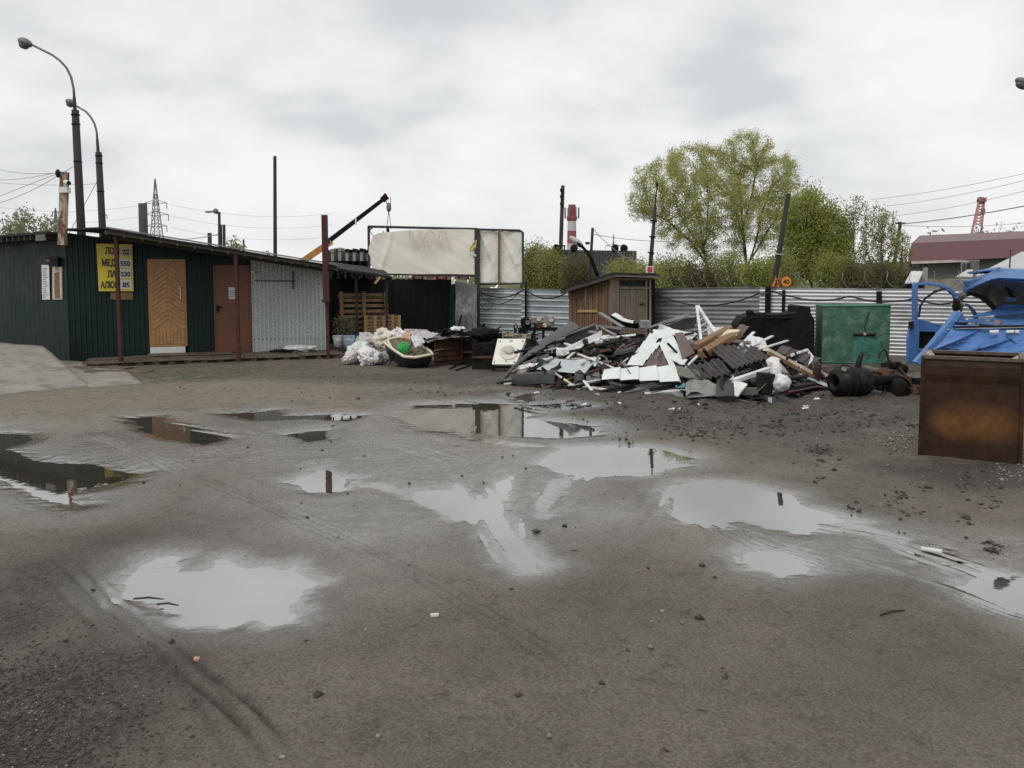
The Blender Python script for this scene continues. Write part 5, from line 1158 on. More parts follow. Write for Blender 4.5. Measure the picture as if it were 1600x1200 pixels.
# rest of the cab behind and below
M().patch((W(1462, 640, 11.6), W(1690, 640, 11.3), W(1690, 556, 11.2), W(1462, 554, 11.4)), 6, 4, crum(.05, 3, 3), .04).build('lower_body', m_burnt, cab)
M().patch((W(1532, 545, 13.9), W(1690, 545, 13.9), W(1690, 481, 13.7), W(1560, 482, 13.7)), 6, 4, crum(.05, 3, 3), .03).build('back_wall', m_blue2, cab)

# ================================================================ RUSTY BIN
m_bin = bpy.data.materials.new('bin_rust'); m_bin.use_nodes = True; t = m_bin.node_tree; b = t.nodes['Principled BSDF']
tcn = nn(t, 'ShaderNodeTexCoord').outputs['Object']
base = mixc(t, rng(t, noise_n(t, 4, 6, .7, tcn), .35, .65), (.020, .0105, .0065), (.046, .022, .0105))
q0, q1 = G(1438, 714), G(1592, 729)
ctr = q0.lerp(q1, .52) + V((0, 0, .38))
dst = nn(t, 'ShaderNodeVectorMath', operation='DISTANCE'); dst.inputs[1].default_value = ctr
mpv = nn(t, 'ShaderNodeMapping'); mpv.inputs['Location'].default_value = (ctr.x * (1 - .85), ctr.y * (1 - .85), ctr.z * (1 - 1.7)); mpv.inputs['Scale'].default_value = (.85, .85, 1.7)
t.links.new(tcn, mpv.inputs[0]); t.links.new(mpv.outputs[0], dst.inputs[0])
wob_ = mul(t, dst.outputs['Value'], mul(t, noise_n(t, 5, 5, .6, tcn), .22), 'ADD')
st_ = rng(t, wob_, .50, .24)
base = mixc(t, mul(t, mul(t, st_, .85), rng(t, noise_n(t, 3, 6, .75, tcn), .32, .62, .25, 1.0)), base, mixc(t, noise_n(t, 9, 5, .6, tcn), (.30, .135, .036), (.10, .043, .015)))
t.links.new(base, b.inputs['Base Color']); b.inputs['Roughness'].default_value = .6; b.inputs['Specular IOR Level'].default_value = .2
bpn = nn(t, 'ShaderNodeBump'); bpn.inputs['Strength'].default_value = .25; bpn.inputs['Distance'].default_value = .01; t.links.new(noise_n(t, 30, 5, .7, tcn), bpn.inputs['Height']); t.links.new(bpn.outputs[0], b.inputs['Normal'])
bn = T('rusty_bin', 'square rusty open topped steel bin at the right edge of the yard', 'bin', q0)
fd = (q1 - q0).normalized(); bd = V((-fd.y, fd.x, 0)); hb_ = .985; L_ = (q1 - q0).length; D_ = .80
cs = [q0, q1, q1 + bd * D_, q0 + bd * D_]
for i, nm in ((0, 'front_panel'), (1, 'side_panel'), (2, 'back_panel'), (3, 'side_panel')):
    a, b_ = cs[i], cs[(i + 1) % 4]; dr_ = (b_ - a).normalized(); nrm = V((dr_.y, -dr_.x, 0))
    mm = M().patch((up(a, .02), up(b_, .02), up(b_, hb_), up(a, hb_)), 12, 12, add_f(crum(.008, 2, i), lambda u, v: .018 * ((v > .80) & (v < .99)) * 1.0), .012)
    mm.build(nm, m_bin, bn)
M().patch((up(cs[0], .05), up(cs[1], .05), up(cs[2], .05), up(cs[3], .05)), 1, 1, None, .02).build('floor_plate', m_bin, bn)
for i in range(4): M().beam(up(cs[i], 0), up(cs[i], hb_), .035, .035, (0, 1, 0)).build('corner_bar', m_bin, bn)
mm = M()
for i in range(4): mm.beam(up(cs[i], hb_), up(cs[(i + 1) % 4], hb_), .05, .03)
mm.build('rim', mat('worn_rim', (.10, .075, .055), .5, .2, var=.5, scale=9), bn)
tag(M().patch((W(1447, 556, 7.85), W(1461, 553.5, 7.9), W(1456, 549, 7.95), W(1449, 548, 7.95)), 4, 3, crum(.03, 3, 2), .012).build('bent_strip', mat('pinkish_metal', (.35, .26, .22), .5)), 'bent pinkish strip on the left rim corner of the rusty bin', 'scrap')
tag(M().beam(W(1578, 566, 7.6), W(1602, 553, 8.1), .05, .02).build('bent_strip', MATS['pinkish_metal']), 'bent strip sticking from the right rim of the rusty bin', 'scrap')
tag(M().patch((up(cs[0], .80), up(cs[1], .80), up(cs[2], .84), up(cs[3], .84)), 20, 20, crum(.12, 5, 3), .05, lambda u, v: np.stack([(0.5 - u) * .06, (.5 - v) * .06, 0 * u], -1)).build('scrap_filling', m_rust), 'brown rusty scrap filling the square bin', 'scrap', kind='stuff')

# ================================================================ AXLE AND DRUMS
ax_ = T('truck_axle', 'black truck axle lying on the ground with brake drums', 'axle', G(1340, 626))
c1, c2a = W(1313, 601, 11.9), W(1352, 600, 12.0); axd = (c2a - c1).normalized(); axd = V((axd.x, axd.y + .10, 0)).normalized(); c1.z = .245; 
M().lathe([(.05, -.02), (.09, -.02), (.10, -.06), (.15, -.06), (.16, -.02), (.195, -.02), (.205, .05), (.225, .06), (.225, .12), (.20, .13), (.20, .19), (.21, .2), (.21, .23), (.20, .24), (.20, .29), (.225, .31), (.225, .48), (.18, .52), (.09, .52), (.09, .48)], c1 - axd * .06, axd, 32).build('brake_drum', mat('black_casting', (.011, .0105, .0105), .5, .2, var=.4, spec=.3, scale=8), ax_, True)
for r_, off in ((.232, .02), (.252, .10)): M().torus(c1 + axd * off, r_, .012, axd, 28).build('rib', MATS['black_casting'], ax_, True)
e_ = c1 + axd * 1.15 + V((0, .05, 0)); M().tube([c1 + axd * .4, c1 + axd * .8, e_], [.10, .075, .075], 14).build('axle_tube', m_burnt, ax_, True)
M().lathe([(0, 0), (.16, 0), (.19, .05), (.19, .2), (.12, .24), (.08, .3)], W(1398, 610, 12.2) - axd * .1, axd, 24).build('hub', m_burnt, ax_, True)
M().tube([W(1340, 578, 12.0), W(1342, 566, 12.0), W(1345, 556, 12.0), W(1348, 551, 12.0)], [.05, .045, .035, .02], 8).build('bracket', MATS['black_casting'], ax_)
M().box(W(1319, 577, 11.75), (.06, .04, .05), Matrix.Rotation(.5, 3, 'Y')).build('nut', MATS['cast_alloy'], ax_)
t_ = T('steel_hub', 'round open black hub lying between the axle and the rusty bin', 'hub', G(1408, 624))
M().lathe([(.20, 0), (.21, .12), (.15, .30), (.08, .34), (.07, .1), (.17, .03), (.20, 0)], W(1403, 607, 12.3), V((.55, .8, .1)), 24).build('drum', m_burnt, t_, True); M().torus(W(1403, 607, 12.3), .205, .016, V((.55, .8, .1))).build('rim', m_rust, t_, True)
random.seed(12)
for i, (px, py, Y, lb) in enumerate(((1385, 590, 13, 'rusty casting on the heap behind the axle tube'), (1420, 600, 12.6, 'dark pipe flange beside the round hub'), (1432, 612, 12.2, 'rust brown lump at the foot of the rusty bin'), (1395, 578, 13.6, 'dark gear lump below the green tank corner'), (1295, 590, 13.3, 'burnt lump left of the brake drum'))):
    c = W(px, py, Y); mm = M().blob(c, (random.uniform(.12, .25), .18, random.uniform(.08, .15)), i + 3, .4, 2.6, 10, None, .7); mm.lathe([(.07, 0), (.09, .05), (.04, .12), (0, .12)], c + V((.08, -.14, .02)), (.3, -1, .3), 12)
    tag(mm.build('cast_scrap', m_rust if i % 2 == 0 else m_burnt), lb, 'scrap')
for i in range(9):
    a = W(random.uniform(1375, 1430), random.uniform(585, 618), random.uniform(12.2, 13.4)); d = V((random.gauss(0, 1), random.gauss(0, .4), random.gauss(0, .15))).normalized() * random.uniform(.2, .5)
    tag(M().tube([a - d, a + d], random.uniform(.012, .03), 7).build('scrap_rod', m_rust if i % 2 else m_burnt), 'thin scrap rod among the castings between axle and rusty bin', 'rod', 'scrap rods between axle and bin')
hose.sag = [-.12, .05]; hose([W(1372, 560, 16.0), W(1385, 552, 16.0), W(1392, 564, 16.0)], .02, 'dark bent cable on the footing right of the green tank', .03)
# ================================================================ SCRAP HEAP
m_wsheet = mat('white_tile_sheet', (.66, .70, .68), .42, var=.08, scale=2.5, col2=(.38, .37, .33), c2=(.56, .72))
m_wmet = mat('white_coated_metal', (.68, .69, .68), .45, var=.12, scale=5, col2=(.36, .34, .30), c2=(.52, .66))
m_gmet = mat('grey_coated_metal', (.20, .205, .205), .5, .1, var=.3, scale=3, col2=(.10, .10, .10), c2=(.55, .68))
m_pgrey = mat('pale_blue_grey_panel', (.42, .47, .48), .42, var=.08, scale=2)
m_bsheet = mat('brown_tile_sheet', (.120, .082, .070), .5, var=.2, scale=3)
m_slate = mat('dark_slate_sheet', (.050, .043, .040), .55, var=.3, scale=4, col2=(.09, .08, .075), c2=(.58, .7))
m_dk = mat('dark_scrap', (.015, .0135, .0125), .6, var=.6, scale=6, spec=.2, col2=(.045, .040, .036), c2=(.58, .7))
m_dgl = mat('dark_plastic', (.022, .022, .023), .4, var=.3, scale=3)
m_beam = mat('brown_timber', (.22, .125, .062), .75, var=.3, scale=3, stretch=(2, 2, 2))
m_cream2 = mat('cream_plank', (.62, .56, .42), .6, var=.15, scale=4, col2=(.34, .24, .13), c2=(.58, .68))
m_red = mat('dark_red_plastic', (.085, .018, .018), .4, var=.3)
BASE = [(780, 600), (800, 604), (860, 612), (940, 614), (1000, 618), (1080, 624), (1150, 634), (1215, 634), (1260, 616), (1310, 606)]
def basey(px): return float(np.interp(px, [p[0] for p in BASE], [p[1] for p in BASE]))
def HY(px, py, off=0.0):
    b = basey(px); return 2062.0 / (b - 450) + (b - py) * .0185 + off
def Hh(px, py, off=0.0): return W(px, py, HY(px, py, off))
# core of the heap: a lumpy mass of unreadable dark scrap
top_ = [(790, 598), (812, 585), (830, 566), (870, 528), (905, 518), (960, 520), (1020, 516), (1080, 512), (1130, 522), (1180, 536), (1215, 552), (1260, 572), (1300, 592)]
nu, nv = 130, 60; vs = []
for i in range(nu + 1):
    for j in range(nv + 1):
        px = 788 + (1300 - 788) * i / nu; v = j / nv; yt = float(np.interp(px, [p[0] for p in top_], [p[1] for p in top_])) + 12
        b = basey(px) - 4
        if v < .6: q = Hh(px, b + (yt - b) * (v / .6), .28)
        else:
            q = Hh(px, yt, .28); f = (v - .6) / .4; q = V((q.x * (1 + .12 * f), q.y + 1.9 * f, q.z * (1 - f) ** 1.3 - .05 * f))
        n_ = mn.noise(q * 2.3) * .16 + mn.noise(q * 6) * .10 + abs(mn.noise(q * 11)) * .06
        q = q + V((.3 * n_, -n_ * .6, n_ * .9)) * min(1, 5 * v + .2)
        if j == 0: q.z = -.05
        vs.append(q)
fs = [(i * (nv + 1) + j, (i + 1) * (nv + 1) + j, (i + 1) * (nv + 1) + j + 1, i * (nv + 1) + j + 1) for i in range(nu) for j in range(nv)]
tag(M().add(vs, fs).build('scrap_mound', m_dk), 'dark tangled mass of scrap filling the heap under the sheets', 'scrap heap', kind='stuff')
def sheet(lb, c, m_, off=0.0, nu=10, nv=8, th=.004, amp=.03, f=2.5, seed=1, ex=None, name='metal_sheet', cat='sheet', offs=None):
    P_ = [Hh(q[0], q[1], off + (offs[k] if offs else 0)) for k, q in enumerate(c)]
    fn_ = crum(amp, f, seed); fn_ = add_f(fn_, ex) if ex else fn_
    return tag(M().patch(P_, nu, nv, fn_, th).build(name, m_), lb, cat)
def stick(lb, a, b_, w_, m_, off=0.0, h=None, name='metal_strip', cat='strip', o2=None):
    return tag(M().beam(Hh(a[0], a[1], off), Hh(b_[0], b_[1], off if o2 is None else o2), w_, h or w_).build(name, m_), lb, cat)
def tiles(nr, nc, d1=.03, d2=.018):
    return lambda u, v: d1 * ((v * nr) % 1.0) * -1 + d2 * np.abs(np.sin(u * nc * math.pi))
def slats(n, d): return lambda u, v: d * np.sin(u * n * 2 * math.pi)
# left flank
m_felt = mat('grey_felt_roll', (.085, .083, .080), .6, var=.2, scale=4)
stickp = T('gutter_roll', 'long grey gutter with pipe end leaning at the left flank of the heap', 'gutter', G(783, 596))
M().tube([G(783, 596, .03), Hh(806, 571, -.1), Hh(829, 552, .0)], [.035, .04, .05], 10).build('pipe', m_felt, stickp)
M().patch((Hh(826, 557, -.1), Hh(853, 541, -.1), Hh(834, 545, .15), Hh(828, 548, .15)), 6, 6, lambda u, v: .05 * np.sin(v * 3.1), .01).build('sleeve', m_felt, stickp)
M().patch((Hh(846, 543, -.1), Hh(906, 511, -.1), Hh(887, 507, .3), Hh(839, 541, .2)), 14, 10, lambda u, v: .09 * np.sin(v * 3.14), .012).build('trough', m_felt, stickp)
sheet('dark long sheet with a pale edge under the gutter', ((858, 560), (936, 527), (930, 507), (886, 524)), m_dk, .05, 12, 6, .012, .03, 2, 3)
stick('pale edge strip along the dark long sheet', (884, 524), (930, 506.5), .025, m_gmet, -.02)
ch = T('white_channel', 'white coated channel profile sloping down the left side of the heap', 'profile', Hh(900, 536))
A_, B_ = Hh(876, 551, -.15), Hh(941, 521, -.05); d_ = (B_ - A_).normalized(); M().patch((A_ + V((0, 0, -.05)), B_ + V((0, 0, -.05)), B_ + V((0, .04, .05)), A_ + V((0, .04, .05))), 10, 4, crum(.012, 3, 2), .02).build('web', m_wmet, ch)
M().patch((A_ + V((0, -.06, -.07)), B_ + V((0, -.06, -.06)), B_ + V((0, 0, -.05)), A_ + V((0, 0, -.05))), 8, 2, None, .01).build('flange', m_wmet, ch)
tag(M().blob(Hh(876, 550, -.22), (.075, .07, .07), 3, .2, 3, 10, None, .5).build('crushed_box', m_wmet), 'crushed whitish box end at the foot of the white channel', 'scrap')
stick('pale bent strip above the crushed white box', (850, 548), (872, 543), .045, m_wmet, -.05, .015)
bf_ = T('bent_bracket', 'black bent frame with pale top faces near the shed wall', 'frame', Hh(950, 515))
M().patch((Hh(918, 519, 0), Hh(930, 520, 0), Hh(940, 508, .2), Hh(932, 508, .2)), 4, 2, None, .02).build('plate', m_gmet, bf_)
M().beam(Hh(934, 509, .1), Hh(971, 514, .1), .07, .025).build('bar', m_gmet, bf_); M().beam(Hh(940, 512, 0), Hh(962, 524, -.1), .05, .025).build('bar', m_gmet, bf_)
M().patch((Hh(936, 512, .1), Hh(960, 526, 0), Hh(968, 516, .2), Hh(940, 509, .2)), 2, 2, None, .02).build('dark_plate', m_dk, bf_)
sheet('pale blue grey flat panel in the lower left of the heap', ((838, 577), (914, 584), (929, 566), (868, 560)), m_pgrey, -.12, 12, 8, .006, .03, 1.6, 4)
bm = sheet('long dark glossy bumper lying lowest on the left of the heap', ((802, 600), (866, 599), (873, 581), (801, 589)), m_dgl, -.22, 16, 8, .02, .03, 2, 5, lambda u, v: .10 * np.sin(v * 2.6), 'bumper', 'bumper')
sheet('second dark bumper underneath at ground level on the left', ((812, 607), (876, 606), (880, 597), (806, 600)), m_dk, -.1, 12, 5, .02, .04, 2, 6, lambda u, v: .06 * np.sin(v * 2.6), 'bumper', 'bumper')
sheet('torn white sheet strip above the glossy bumper', ((806, 577), (836, 573), (840, 566), (812, 571)), m_wmet, -.2, 10, 4, .004, .05, 4, 7)
sheet('grey shredded strip at the left tip of the heap', ((801, 583), (832, 578), (834, 573), (804, 577)), m_gmet, -.15, 10, 4, .004, .05, 4, 8)
sheet('small white square plate behind the pale blue grey panel', ((845, 569), (853, 569), (854, 559), (846, 560)), m_wmet, -.12, 2, 2, .004, .006)
sheet('dark fender curved on the ground before the pale panel', ((896, 602), (914, 600), (912, 584), (898, 585)), m_dgl, -.2, 8, 8, .015, .02, 2, 3, lambda u, v: .08 * np.sin(u * 3), 'fender', 'fender')
sheet('grey crumpled plate right of the dark fender', ((914, 601), (938, 597), (936, 580), (917, 586)), m_gmet, -.1, 8, 8, .006, .05, 2.5, 13)
stick('white stick standing out to the ground before the fender', (912, 595), (925, 610), .045, m_wmet, -.3, .02, 'white_stick', 'stick')
sheet('brownish flat board at ground level left of centre', ((914, 616), (1004, 617), (1002, 600), (930, 602)), m_bsheet, -.05, 10, 5, .012, .03, 2, 9)
sheet('grey folded sheet at ground level under the white tile sheet', ((985, 611), (1068, 620), (1066, 600), (996, 598)), m_gmet, -.05, 12, 5, .006, .05, 2, 19)
rg_ = T('wheel_ring', 'dark ring with rusty centre lying in the heap above the pale panel', 'ring', Hh(941, 566))
M().torus(Hh(941, 566, -.15), .115, .018, (.5, -.8, .35)).build('ring', m_gmet, rg_, True); M().blob(Hh(943, 569, -.1), (.07, .05, .05), 4, .3).build('rust_core', m_rust, rg_)
stick('white broken stick beside the dark ring', (929, 572), (934, 561), .04, m_wmet, -.2, .02, 'white_stick', 'stick')
sheet('dark red bumper piece right of the dark ring', ((954, 558), (968, 553), (1000, 535), (985, 538)), m_red, -.05, 10, 5, .02, .03, 2, 4, lambda u, v: .05 * np.sin(v * 3), 'bumper', 'bumper')
sheet('dark rounded shield under the dark red piece', ((958, 556), (992, 549), (998, 541), (968, 547)), m_dgl, -.18, 10, 5, .015, .02, 2, 4, lambda u, v: .06 * np.sin(v * 3), 'fender', 'fender')
tag(M().blob(Hh(936, 534, -.1), (.07, .05, .045), 3, .4).build('white_lump', m_wmet), 'whitish broken lump below the bent frame', 'scrap')
sheet('pale grey flat bar sheet in the saddle of the heap', ((950, 531), (982, 529), (984, 524), (954, 524)), m_gmet, 0, 6, 3, .01, .02)
tag(M().blob(Hh(948, 528, -.05), (.09, .05, .05), 7, .4).build('white_lump', m_wmet), 'white crushed lump at the left end of the pale bar sheet', 'scrap')
# against the shed door
sheet('curved dark hood with a white lip against the shed door', ((958, 503), (1000, 505), (990, 499), (953, 491)), m_dk, .35, 14, 8, .006, .02, 2, 3, lambda u, v: -.16 * np.sin(v * 3.1), 'metal_hood', 'sheet')
sheet('white lip of folded sheet at the front of the shed door', ((955, 492), (989, 505), (990, 500), (962, 488)), m_wmet, .30, 10, 3, .006, .02, 2, 5, lambda u, v: -.04 * np.sin(u * 3.1))
stick('grey angle bar slanting before the shed corner', (937, 489), (974, 512), .09, m_gmet, .25, .03, 'angle_bar', 'bar')
tag(M().blob(Hh(1008, 507, .3), (.10, .08, .08), 5, .2, 2, 8, None, .4).build('block', m_gmet), 'grey cube shaped block at the right foot of the shed door', 'block')
# big white tile sheets
sheet('lower white roof tile sheet lying flat across the front of the heap', ((940, 593), (1064, 598), (1056, 572), (944, 577)), m_wsheet, -.35, 60, 24, .005, .015, 2, 3, lambda u, v: .035 * (((u * 4.0) % 1.0)) + .012 * np.abs(np.sin(v * 6.3)), 'roof_tile_sheet')
sheet('left half of the arched white tile sheet', ((979, 570), (1004, 571), (1036, 533), (1021, 515)), m_wsheet, -.1, 16, 48, .005, .015, 2, 5, lambda u, v: .03 * ((v * 4.5) % 1.0), 'roof_tile_sheet')
sheet('right half of the arched white tile sheet', ((1046, 573), (1082, 575), (1046, 517), (1020, 516)), m_wsheet, -.08, 20, 48, .005, .02, 2, 6, lambda u, v: .03 * ((v * 5) % 1.0), 'roof_tile_sheet')
sheet('brown tile sheet framed by the white arch', ((1000, 572), (1048, 572), (1040, 533), (1032, 535)), m_bsheet, -.07, 30, 20, .005, .01, 2, 7, tiles(3, 3, .03, .02), 'roof_tile_sheet')
sheet('brown flat plate right of the white arch', ((1066, 561), (1086, 551), (1067, 519), (1054, 520)), m_bsheet, -.18, 6, 8, .005, .015, 2, 8)
sheet('white folded sheet sliding behind the arch top', ((1026, 516), (1078, 532), (1090, 520), (1030, 509)), m_wmet, .1, 14, 6, .005, .05, 3, 9)
sheet('grey ridged long sheet at the top of the heap left of the white sticks', ((1008, 515), (1066, 499), (1080, 489), (1022, 507)), m_gmet, .35, 24, 6, .006, .03, 2, 10, ribsv(2, .02))
sheet('dark sheet under the grey ridged long sheet', ((1020, 524), (1084, 512), (1090, 494), (1024, 512)), m_dk, .35, 10, 6, .006, .05, 2, 12)
# A shaped white frame and timbers
af = T('metal_trestle', 'tall narrow white A shaped metal frame at the top of the heap', 'frame', Hh(1095, 535))
M().beam(Hh(1096, 536, 0), Hh(1088.5, 478, -.1), .045, .03).build('leg', m_wmet, af); M().beam(Hh(1121, 525, .1), Hh(1090, 478, -.1), .055, .035).build('leg', m_wmet, af)
for f in (.25, .42, .58): M().beam(Hh(1096, 536, 0).lerp(Hh(1088.5, 478, -.1), f), Hh(1121, 525, .1).lerp(Hh(1090, 478, -.1), f + .04), .014, .014).build('rung', m_wmet, af)
sheet('white sheet standing behind the timber beams', ((1108, 532), (1148, 520), (1140, 510), (1104, 510)), m_wmet, .25, 8, 6, .005, .05, 2, 13)
for lb, a, b_, w_, h in (('upper thick brown timber beam with a cut end', (1087, 542), (1140, 514), .15, .10), ('lower thick brown timber beam beside the slate sheet', (1097, 554), (1154, 520), .17, .12)):
    tag(M().beam(Hh(*a, -.35), Hh(*b_, .05), w_, h).build('timber_beam', m_beam, bevel=.008), lb, 'beam')
sheet('pale sawn board on top of the lower timber beam', ((1122, 530), (1150, 523), (1156, 515), (1134, 514)), m_cream2, -.12, 6, 3, .02, .01, 2, 2, None, 'board', 'board')
sheet('brown long sheet rising behind the timber beams', ((1128, 545), (1142, 545), (1171, 509), (1156, 507)), m_bsheet, .12, 6, 10, .006, .03, 2, 15)
# slate corrugated pair
sheet('upper dark corrugated slate sheet draped over the heap centre', ((1146, 577), (1202, 558), (1176, 540), (1107, 541)), m_slate, -.45, 56, 10, .008, .025, 1.6, 11, slats(7.5, .022), 'corrugated_sheet', 'sheet', (0, .1, .25, .1))
sheet('lower dark corrugated slate sheet tucked under the upper one', ((1094, 594), (1144, 584), (1124, 561), (1072, 573)), m_slate, -.38, 44, 10, .008, .03, 1.6, 14, slats(5.5, .022), 'corrugated_sheet')
sheet('grey rough board at the left edge of the lower slate sheet', ((1053, 586), (1092, 592), (1098, 580), (1057, 572)), mat('mossy_grey_board', (.13, .13, .10), .8, var=.35, scale=8), -.38, 10, 4, .02, .03, 2, 6, None, 'board', 'board')
tag(M().patch((Hh(1056, 605, -.2), Hh(1070, 605, -.2), Hh(1071, 597, -.2), Hh(1058, 597, -.2)), 6, 4, crum(.05, 3, 3), .02).build('blue_scrap', mat('turquoise_scrap', (.12, .32, .36), .5)), 'small turquoise scrap at the front foot of the heap', 'scrap')
sheet('grey crushed sheet box at the front foot of the heap', ((1071, 617), (1118, 614), (1120, 599), (1074, 591)), mat('grey_green_sheet', (.22, .225, .20), .5, var=.25, scale=4), -.3, 14, 10, .006, .09, 2.2, 21)
sheet('grey flat lid under the crushed sheet box', ((1074, 622), (1120, 619), (1112, 606), (1078, 608)), m_gmet, -.25, 8, 5, .01, .03, 2, 22)
tag(M().patch((Hh(1118, 619, -.35), Hh(1149, 618, -.35), Hh(1150, 592, -.35), Hh(1120, 588, -.3)), 6, 6, crum(.03, 2, 5), .35).build('dark_box', mat('dark_green_grey', (.040, .042, .036), .6, var=.3), bevel=.02), 'dark square box standing at the front foot of the heap', 'box')
# right flank
wb2 = T('white_pole', 'square white pole slanting up from the front right of the heap', 'pole', Hh(1150, 595))
M().beam(Hh(1147, 595, -.5), Hh(1213, 573, -.3), .085, .06).build('tube', m_wmet, wb2); M().patch((Hh(1148, 617, -.5), Hh(1153, 617, -.5), Hh(1168, 600, -.5), Hh(1146, 593, -.5)), 4, 4, crum(.02, 2, 2), .02).build('bracket', m_wmet, wb2)
sk = M().blob(Hh(1208, 566, -.5), (.10, .09, .085), 4, .25, 2.3, 14, None, 1, .3); sk.blob(Hh(1213, 580, -.52), (.085, .08, .16), 5, .25, 2.3, 14, None, 1, .3); sk.blob(Hh(1220, 598, -.55), (.145, .11, .13), 6, .25, 2.3, 14, None, 1, .35)
tag(sk.build('white_sack', m_bag, smooth=True), 'long white plastic sack hanging down the right front of the heap', 'sack')
cp = T('cream_profile', 'long cream board sloping right with a dark red end cap', 'board', Hh(1250, 570))
M().beam(Hh(1197, 546, -.35), Hh(1272, 585, -.35), .14, .05).build('board', m_cream2, cp); M().beam(Hh(1200, 552, -.38), Hh(1270, 589, -.38), .05, .06).build('lower_edge', m_beam, cp)
M().blob(Hh(1273, 583, -.4), (.085, .10, .19), 4, .2, 2, 10, None, .6).build('end_cap', mat('dark_red_cap', (.045, .016, .015), .5, var=.5), cp)
stick('second cream board poking out beyond the dark red cap', (1278, 578), (1306, 596), .10, m_cream2, -.25, .04, 'cream_board', 'board')
sheet('brown ridge tile sheet sloping down the right of the heap', ((1212, 550), (1268, 574), (1282, 561), (1222, 539)), mat('dark_brown_tile', (.075, .055, .046), .6, var=.3, scale=5), -.15, 40, 8, .006, .02, 2, 17, lambda u, v: .03 * ((u * 4) % 1.0), 'roof_tile_sheet')
for lb, a, b_ in (('shortest white strip fanned at the heap top right', (1151, 546), (1178, 519)), ('middle white strip fanned at the heap top right', (1166, 545), (1207, 525)), ('longest white strip fanned at the heap top right', (1186, 546), (1231, 532))):
    stick(lb, a, b_, .05, m_wmet, -.15, .02, 'white_strip', 'strip', .15)
sheet('white crumpled sheet below the fan of white strips', ((1158, 545), (1200, 540), (1188, 526), (1168, 524)), m_wmet, .0, 12, 8, .005, .06, 3, 23)
wh = T('bent_tube', 'white bent tubular handle on the right slope of the heap', 'handle', Hh(1255, 560)); M().tube([Hh(1237, 555, -.3), Hh(1261, 547, -.3), Hh(1269, 557, -.3), Hh(1265, 571, -.3)], .026, 8).build('tube', m_wmet, wh)
tr2 = T('trough', 'grey green trough lying lowest at the right front of the heap', 'trough', G(1190, 630))
t0_, t1_ = G(1160, 620, .02), G(1212, 633, .02); d_ = (t1_ - t0_).normalized(); s__ = V((-d_.y, d_.x, 0)) * .2; m_tro = mat('grey_green_paint', (.095, .115, .10), .6, var=.2, scale=5)
M().patch((t0_, t1_, t1_ + V((0, 0, .10)), t0_ + V((0, 0, .13))), 8, 3, crum(.01, 2, 3), .012).build('front_side', m_tro, tr2); M().patch((t1_ + s__, t0_ + s__, t0_ + s__ + V((0, 0, .13)), t1_ + s__ + V((0, 0, .10))), 4, 2, None, .012).build('back_side', m_tro, tr2); M().patch((t0_, t0_ + s__, t1_ + s__, t1_), 1, 1, None, .012).build('bottom', m_tro, tr2)
q = t0_.lerp(t1_, .78); M().patch((q + V((0, -.012, .02)), q + d_ * .09 + V((0, -.012, .02)), q + d_ * .09 + V((0, -.012, .09)), q + V((0, -.012, .09))), 1, 1, None, .006).build('white_label', m_white, tr2)
tag(M().beam(Hh(1157, 611, -.3), Hh(1183, 611, -.3), .12, .09).build('grey_block', mat('grey_block', (.10, .10, .085), .8)), 'grey block of board behind the trough', 'block')
tag(M().lathe([(0, 0), (.12, 0), (.13, .28), (.11, .28), (0, .26)], Hh(1193, 613, -.15), (.1, 0, 1), 18).build('dark_pail', m_dk, smooth=False), 'dark pail between the grey block and the white sack', 'pail')
for lb, a, b_, r in (('dark pipe at ground level right of the white sack', (1238, 606), (1272, 600), .05), ('thin red bar along the ground right of the white sack', (1232, 613), (1278, 604), .018), ('second dark pipe above the first right of the sack', (1228, 592), (1262, 588), .04)):
    tag(M().tube([Hh(*a, -.35), Hh(*b_, -.3)], r, 12).build('steel_pipe' if r > .03 else 'steel_bar', m_dk if r > .03 else m_red), lb, 'pipe' if r > .03 else 'bar')
sheet('pale blue strip sheet under the right end of the cream board', ((1248, 585), (1300, 608), (1304, 604), (1256, 582)), m_pgrey, -.3, 8, 2, .006, .02)
